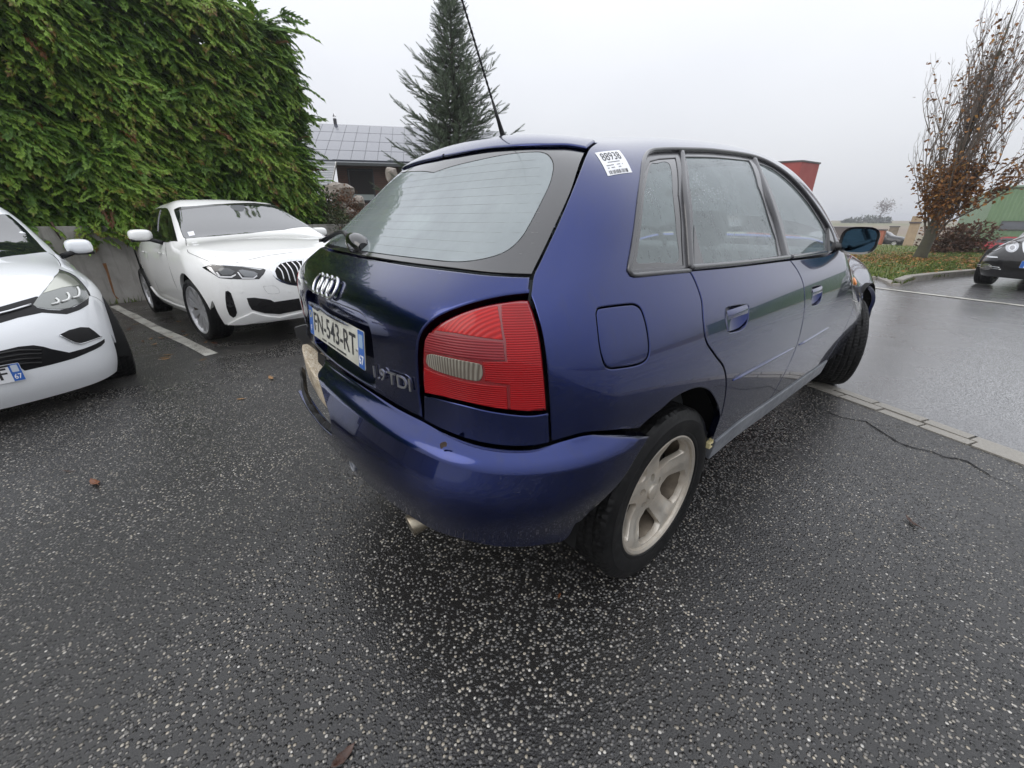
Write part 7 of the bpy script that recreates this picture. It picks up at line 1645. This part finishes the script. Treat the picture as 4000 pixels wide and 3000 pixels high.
# number plate
cpx = cl.H(Zc((140, 1335), (212, 1448))); pc_t, pc_b = cpx; yy = max(pc_t[1], pc_b[1])+.012; cpy = lambda u, v, d: (u, yy-.05*(u/.3)**2*0+d, v)
xr_ = pc_b[0]; z0_, z1_ = pc_b[2], pc_b[2]+.105
cp = MB().prism(rounded([(xr_, z0_), (xr_+.52, z0_), (xr_+.52, z1_), (xr_, z1_)], .006), 0., .003, cpy).build('number_plate', simple('white_plate', (.72, .73, .74), .35), cl.e)
MB().prism([(xr_+.002, z0_+.002), (xr_+.045, z0_+.002), (xr_+.045, z1_-.002), (xr_+.002, z1_-.002)], .0025, .004, cpy).build('plate_band', M['plate_blue'], cp)
put_text('67', xr_+.038, z0_+.014, .030, -.030, M['whiteink'], 'plate_region', cp, lambda u, v: cpy(u, v, .0045), bold=.012); MB().prism(rounded([(xr_+.010, z0_+.056), (xr_+.037, z0_+.056), (xr_+.037, z1_-.008), (xr_+.010, z1_-.008)], .004), .0038, .0046, cpy).build('region_emblem', simple('emblem_pale2', (.5, .55, .62), .5), cp)
put_text('RF', xr_+.145, z0_+.020, .066, -.088, M['ink'], 'plate_text', cp, lambda u, v: cpy(u, v, .0036), bold=.012)
# ---- black saloon with twin oval lamps
KB = Body(side=[(.16, .80), (.26, .84), (.4, .88), (.55, .905), (.68, .905), (.8, .89), (.9, .86), (1.0, .81), (1.15, .72), (1.3, .63), (1.45, .55)],
          rear=[(.2, -1.05), (.5, -1.13), (.8, -1.12), (1.0, -1.05), (1.45, -.4)], front=[(.14, 3.58), (.25, 3.66), (.38, 3.70), (.52, 3.69), (.62, 3.63), (.72, 3.53), (.82, 3.38), (.95, 3.1)],
          top=[(-1.1, 1.0), (-.7, 1.06), (-.3, 1.2), (.1, 1.38), (.6, 1.44), (1.1, 1.43), (1.5, 1.33), (1.9, 1.17), (2.2, 1.03), (2.5, .98), (2.9, .92), (3.2, .85), (3.45, .75), (3.6, .64)],
          qr=(.08, .1), qf=(.20, .22), kc=.3, kf=.25, kt=.12, crown=(.05, .02), taper=(.05, .02), mid=(.3, 2.3), half=.88)
KO, KMx = car_frame(2.604, 13.291, .0635, -1.794, 0.)
mk_ = Car('black_saloon', 'black saloon with twin oval headlamps parked across the road facing the car park', KB, KO, KMx, M['blackpaint'])
mk_.shell(-.9, 3.12, 0., 2.854, .36, .22); nose_panel(mk_, 3.12, .20, M['blackpaint']); mk_.wheels(.78, 0., 2.854, .325, .215, .22, 'five2', 0.)
Zk = zoom(3800, 750, .2411)
def oval(cx, cy_, rx, ry, tilt, n=18): return [(cx+rx*math.cos(a)*math.cos(tilt)-ry*math.sin(a)*math.sin(tilt), cy_+rx*math.cos(a)*math.sin(tilt)+ry*math.sin(a)*math.cos(tilt)) for a in np.linspace(0, 2*math.pi, n, endpoint=False)]
mlamp = simple('lamp_clear_silver', (.40, .41, .43), .16, metal=.6, coat=1.); mlamp2 = simple('lamp_bulb_grey', (.25, .25, .26), .12, metal=.6, coat=1.)
for c_, k1, k2 in (((345, 822), (178, 128), (92, 62)), ((638, 884), (115, 90), (66, 50))):
    mk_.lay('headlamp', Zk(*oval(*c_, *k1, -.45)), mlamp, .004, prm=mk_.fan, mirror=True, grid=.03, bevel=.006, ring=True); mk_.lay('lamp_ring', Zk(*oval(c_[0]+5, c_[1]+22, *k2, -.3)), M['chrome'], .008, prm=mk_.fan, mirror=True, depth=.003, ring=True); mk_.lay('lamp_bulb', Zk(*oval(c_[0]+5, c_[1]+22, k2[0]*.68, k2[1]*.68, -.3)), mlamp2, .011, prm=mk_.fan, mirror=True, depth=.003, ring=True)
mk_.lay('bumper_trim', Zk((40, 1005), (200, 1022), (400, 1050), (410, 1068), (300, 1068), (120, 1045), (45, 1025)), M['chrome'], .006, prm=mk_.fan, mirror=True); mk_.lay('fog_lamp', Zk(*oval(222, 1212, 88, 50, 0)), M['chrome'], .005, prm=mk_.fan, mirror=True, ring=True); mk_.lay('fog_glass', Zk(*oval(222, 1215, 66, 34, 0)), mlamp2, .010, prm=mk_.fan, mirror=True, depth=.003, ring=True)
for a in (((80, 1172), (130, 1178)), ((82, 1200), (130, 1205)), ((310, 1208), (440, 1222)), ((310, 1235), (460, 1252))): strip('fog_chrome', mk_.b, mk_.H(Zk(*a)), .007, M['chrome'], mk_.e, .006, 5, 1., .03, mirror=True)
mk_.lay('lower_inlet', Zk((480, 1130), (560, 1110), (900, 1130), (900, 1300), (560, 1290), (500, 1240)), M['darkgap'], .002, prm=mk_.fan, mirror=True)
mk_.line(Zk((520, 818), (560, 815), (600, 790), (680, 785), (740, 815), (790, 830)), .004, M['darkgap'], .002)
mk_.lay('grille', Zk((820, 800), (900, 790), (1000, 800), (1000, 1020), (840, 1005), (815, 960), (805, 880)), M['chrome'], .004, prm=mk_.fan, mirror=True)
kp = mk_.H(Zk((800, 1230),))[0]; yk = mk_.b_pt(kp[2])[1]+.02; MB().prism(rounded([(-.26, kp[2]), (.26, kp[2]), (.26, kp[2]+.11), (-.26, kp[2]+.11)], .006), yk, yk+.004, lambda u, v, d: (u, d, v)).build('number_plate', simple('white_plate2', (.72, .73, .74), .35), mk_.e); MB().prism([(.215, kp[2]+.002), (.258, kp[2]+.002), (.258, kp[2]+.108), (.215, kp[2]+.108)], yk+.003, yk+.006, lambda u, v, d: (u, d, v)).build('plate_band', M['plate_blue'], mk_.e)
mk_.lay('windscreen', Zk((560, 470), (760, 430), (1200, 420), (1200, 620), (800, 560)), M['glass_dark'], .003, prm=mk_.cy) if False else None
cs_ = Cyl(KB); tp_ = mk_.top
wsg = [(vs(tp_(0, 1.46), tp_(.3, 1.44), tp_(.50, 1.42)), 1), (vs(tp_(.50, 1.42), tp_(.60, 1.8), tp_(.68, 2.12)), 1), (vs(tp_(.68, 2.12), tp_(.4, 2.22), tp_(0, 2.26)), 1), (vs(tp_(0, 2.26), tp_(0, 1.8), tp_(0, 1.46)), 0)]
panel('windscreen', mk_.cy, wsg, M['glass_dark'], mk_.e, join=True, off=.003, grid=.07)
panel('side_window', mk_.cy, [(vs(mk_.side(.0, 1.0), mk_.side(1., 1.0), mk_.side(1.95, .98)), 1), (vs(mk_.side(1.95, .98), mk_.side(1.5, 1.22), mk_.side(1.2, 1.34)), 1), (vs(mk_.side(1.2, 1.34), mk_.side(.5, 1.36), mk_.side(.1, 1.28)), 1), (vs(mk_.side(.1, 1.28), mk_.side(.0, 1.0)), 1)], M['blackgloss'], mk_.e, mirror=True, off=.003, grid=.07)
# ---- two small far cars
def far_car(name, label, px, dist, heading, paint_, suv, px_is='front'):
    p = WCAM.at(*px, dist); h_ = 1.75 if suv else 1.45; k = h_/1.45
    b = Body(side=[(.2*k, .80), (.35*k, .88), (.6*k, .91), (.8*k, .89), (.95*k, .85), (1.1*k, .78), (1.3*k, .66), (1.45*k, .56)], rear=[(.2, -.8), (.6, -.88), (1.0, -.84), (1.3, -.7), (1.6, -.6)] if suv else [(.2, -.75), (.6, -.85), (.9, -.78), (1.2, -.5), (1.45, -.2)], front=[(.2, 3.4), (.5, 3.5), (.75*k, 3.42), (.95*k, 3.2)],
             top=[(-.8, h_-.12), (-.3, h_-.02), (.4, h_), (1., h_-.01), (1.4, h_-.1), (1.8, h_-.30*k), (2.15, h_-.42*k), (2.6, h_-.48*k), (3.1, h_-.56*k), (3.5, h_-.75*k)], kc=.25, kf=.25, kt=.12, half=.85)
    O, Mx = car_frame(p[0], p[1], p[2], heading); O = O-Mx[:, 1]*3.45; c = Car(name, label, b, O, Mx, paint_); c.shell(-.55, 3.0, 0., 2.65, .38, .3, .09, .36); nose_panel(c, 3.0, .28, paint_, grid=.08); c.wheels(.78, 0., 2.65, .35 if suv else .33, .235, .22, 'five2')
    z0 = .92*k
    panel('side_window', c.cy, [(vs(c.side(-.2, z0), c.side(.8, z0), c.side(1.85, z0)), 1), (vs(c.side(1.85, z0), c.side(1.4, h_-.2), c.side(1.2, h_-.14)), 1), (vs(c.side(1.2, h_-.14), c.side(.5, h_-.12), c.side(-.1, h_-.16)), 1), (vs(c.side(-.1, h_-.16), c.side(-.2, z0)), 1)], M['blackgloss'], c.e, mirror=True, off=.004, grid=.1)
    t = c.top; panel('windscreen', c.cy, [(vs(t(0, 1.32), t(.45, 1.28)), 1), (vs(t(.45, 1.28), t(.62, 2.0)), 1), (vs(t(.62, 2.0), t(.3, 2.1), t(0, 2.13)), 1), (vs(t(0, 2.13), t(0, 1.32)), 0)], M['glass_dark'], c.e, join=True, off=.004, grid=.1)
    for s_ in (1, -1): MB().lathe([(0, .001), (0, .08), (-.02, .09)], 12, 'y', (s_*.62, 3.36, .68*k)).build('headlamp', mlamp, c.e, smooth=True); simple_mirror(c, (.98, 1.75, 1.02*k), .09, .07, .08, paint_, (.82, 1.8, .96*k), s_)
    return c
far_car('red_car', 'red car half hidden behind the black saloon and grass island', f3((1400, 905))[0], 56., math.pi+.25, M['redpaint'], False)
far_car('black_off_roader', 'black boxy off-road car parked behind the orange wall', f3((735, 832))[0], 72., -.25, M['blackpaint'], True)

# ------------------------------------------------------------------ damp air
hm = bpy.data.materials.new('damp_air'); hm.use_nodes = True; ht = hm.node_tree; ht.nodes.remove(ht.nodes['Principled BSDF'])
pv = ht.nodes.new('ShaderNodeVolumePrincipled'); pv.inputs['Color'].default_value = (.93, .95, 1., 1); pv.inputs['Density'].default_value = .0014; pv.inputs['Anisotropy'].default_value = .3
ht.links.new(pv.outputs[0], ht.nodes['Material Output'].inputs['Volume'])
hz_ = MB().box((-1700, -1700, -4.5), (1700, 1700, 14.)).build('haze', hm); tag(hz_, kind='stuff')
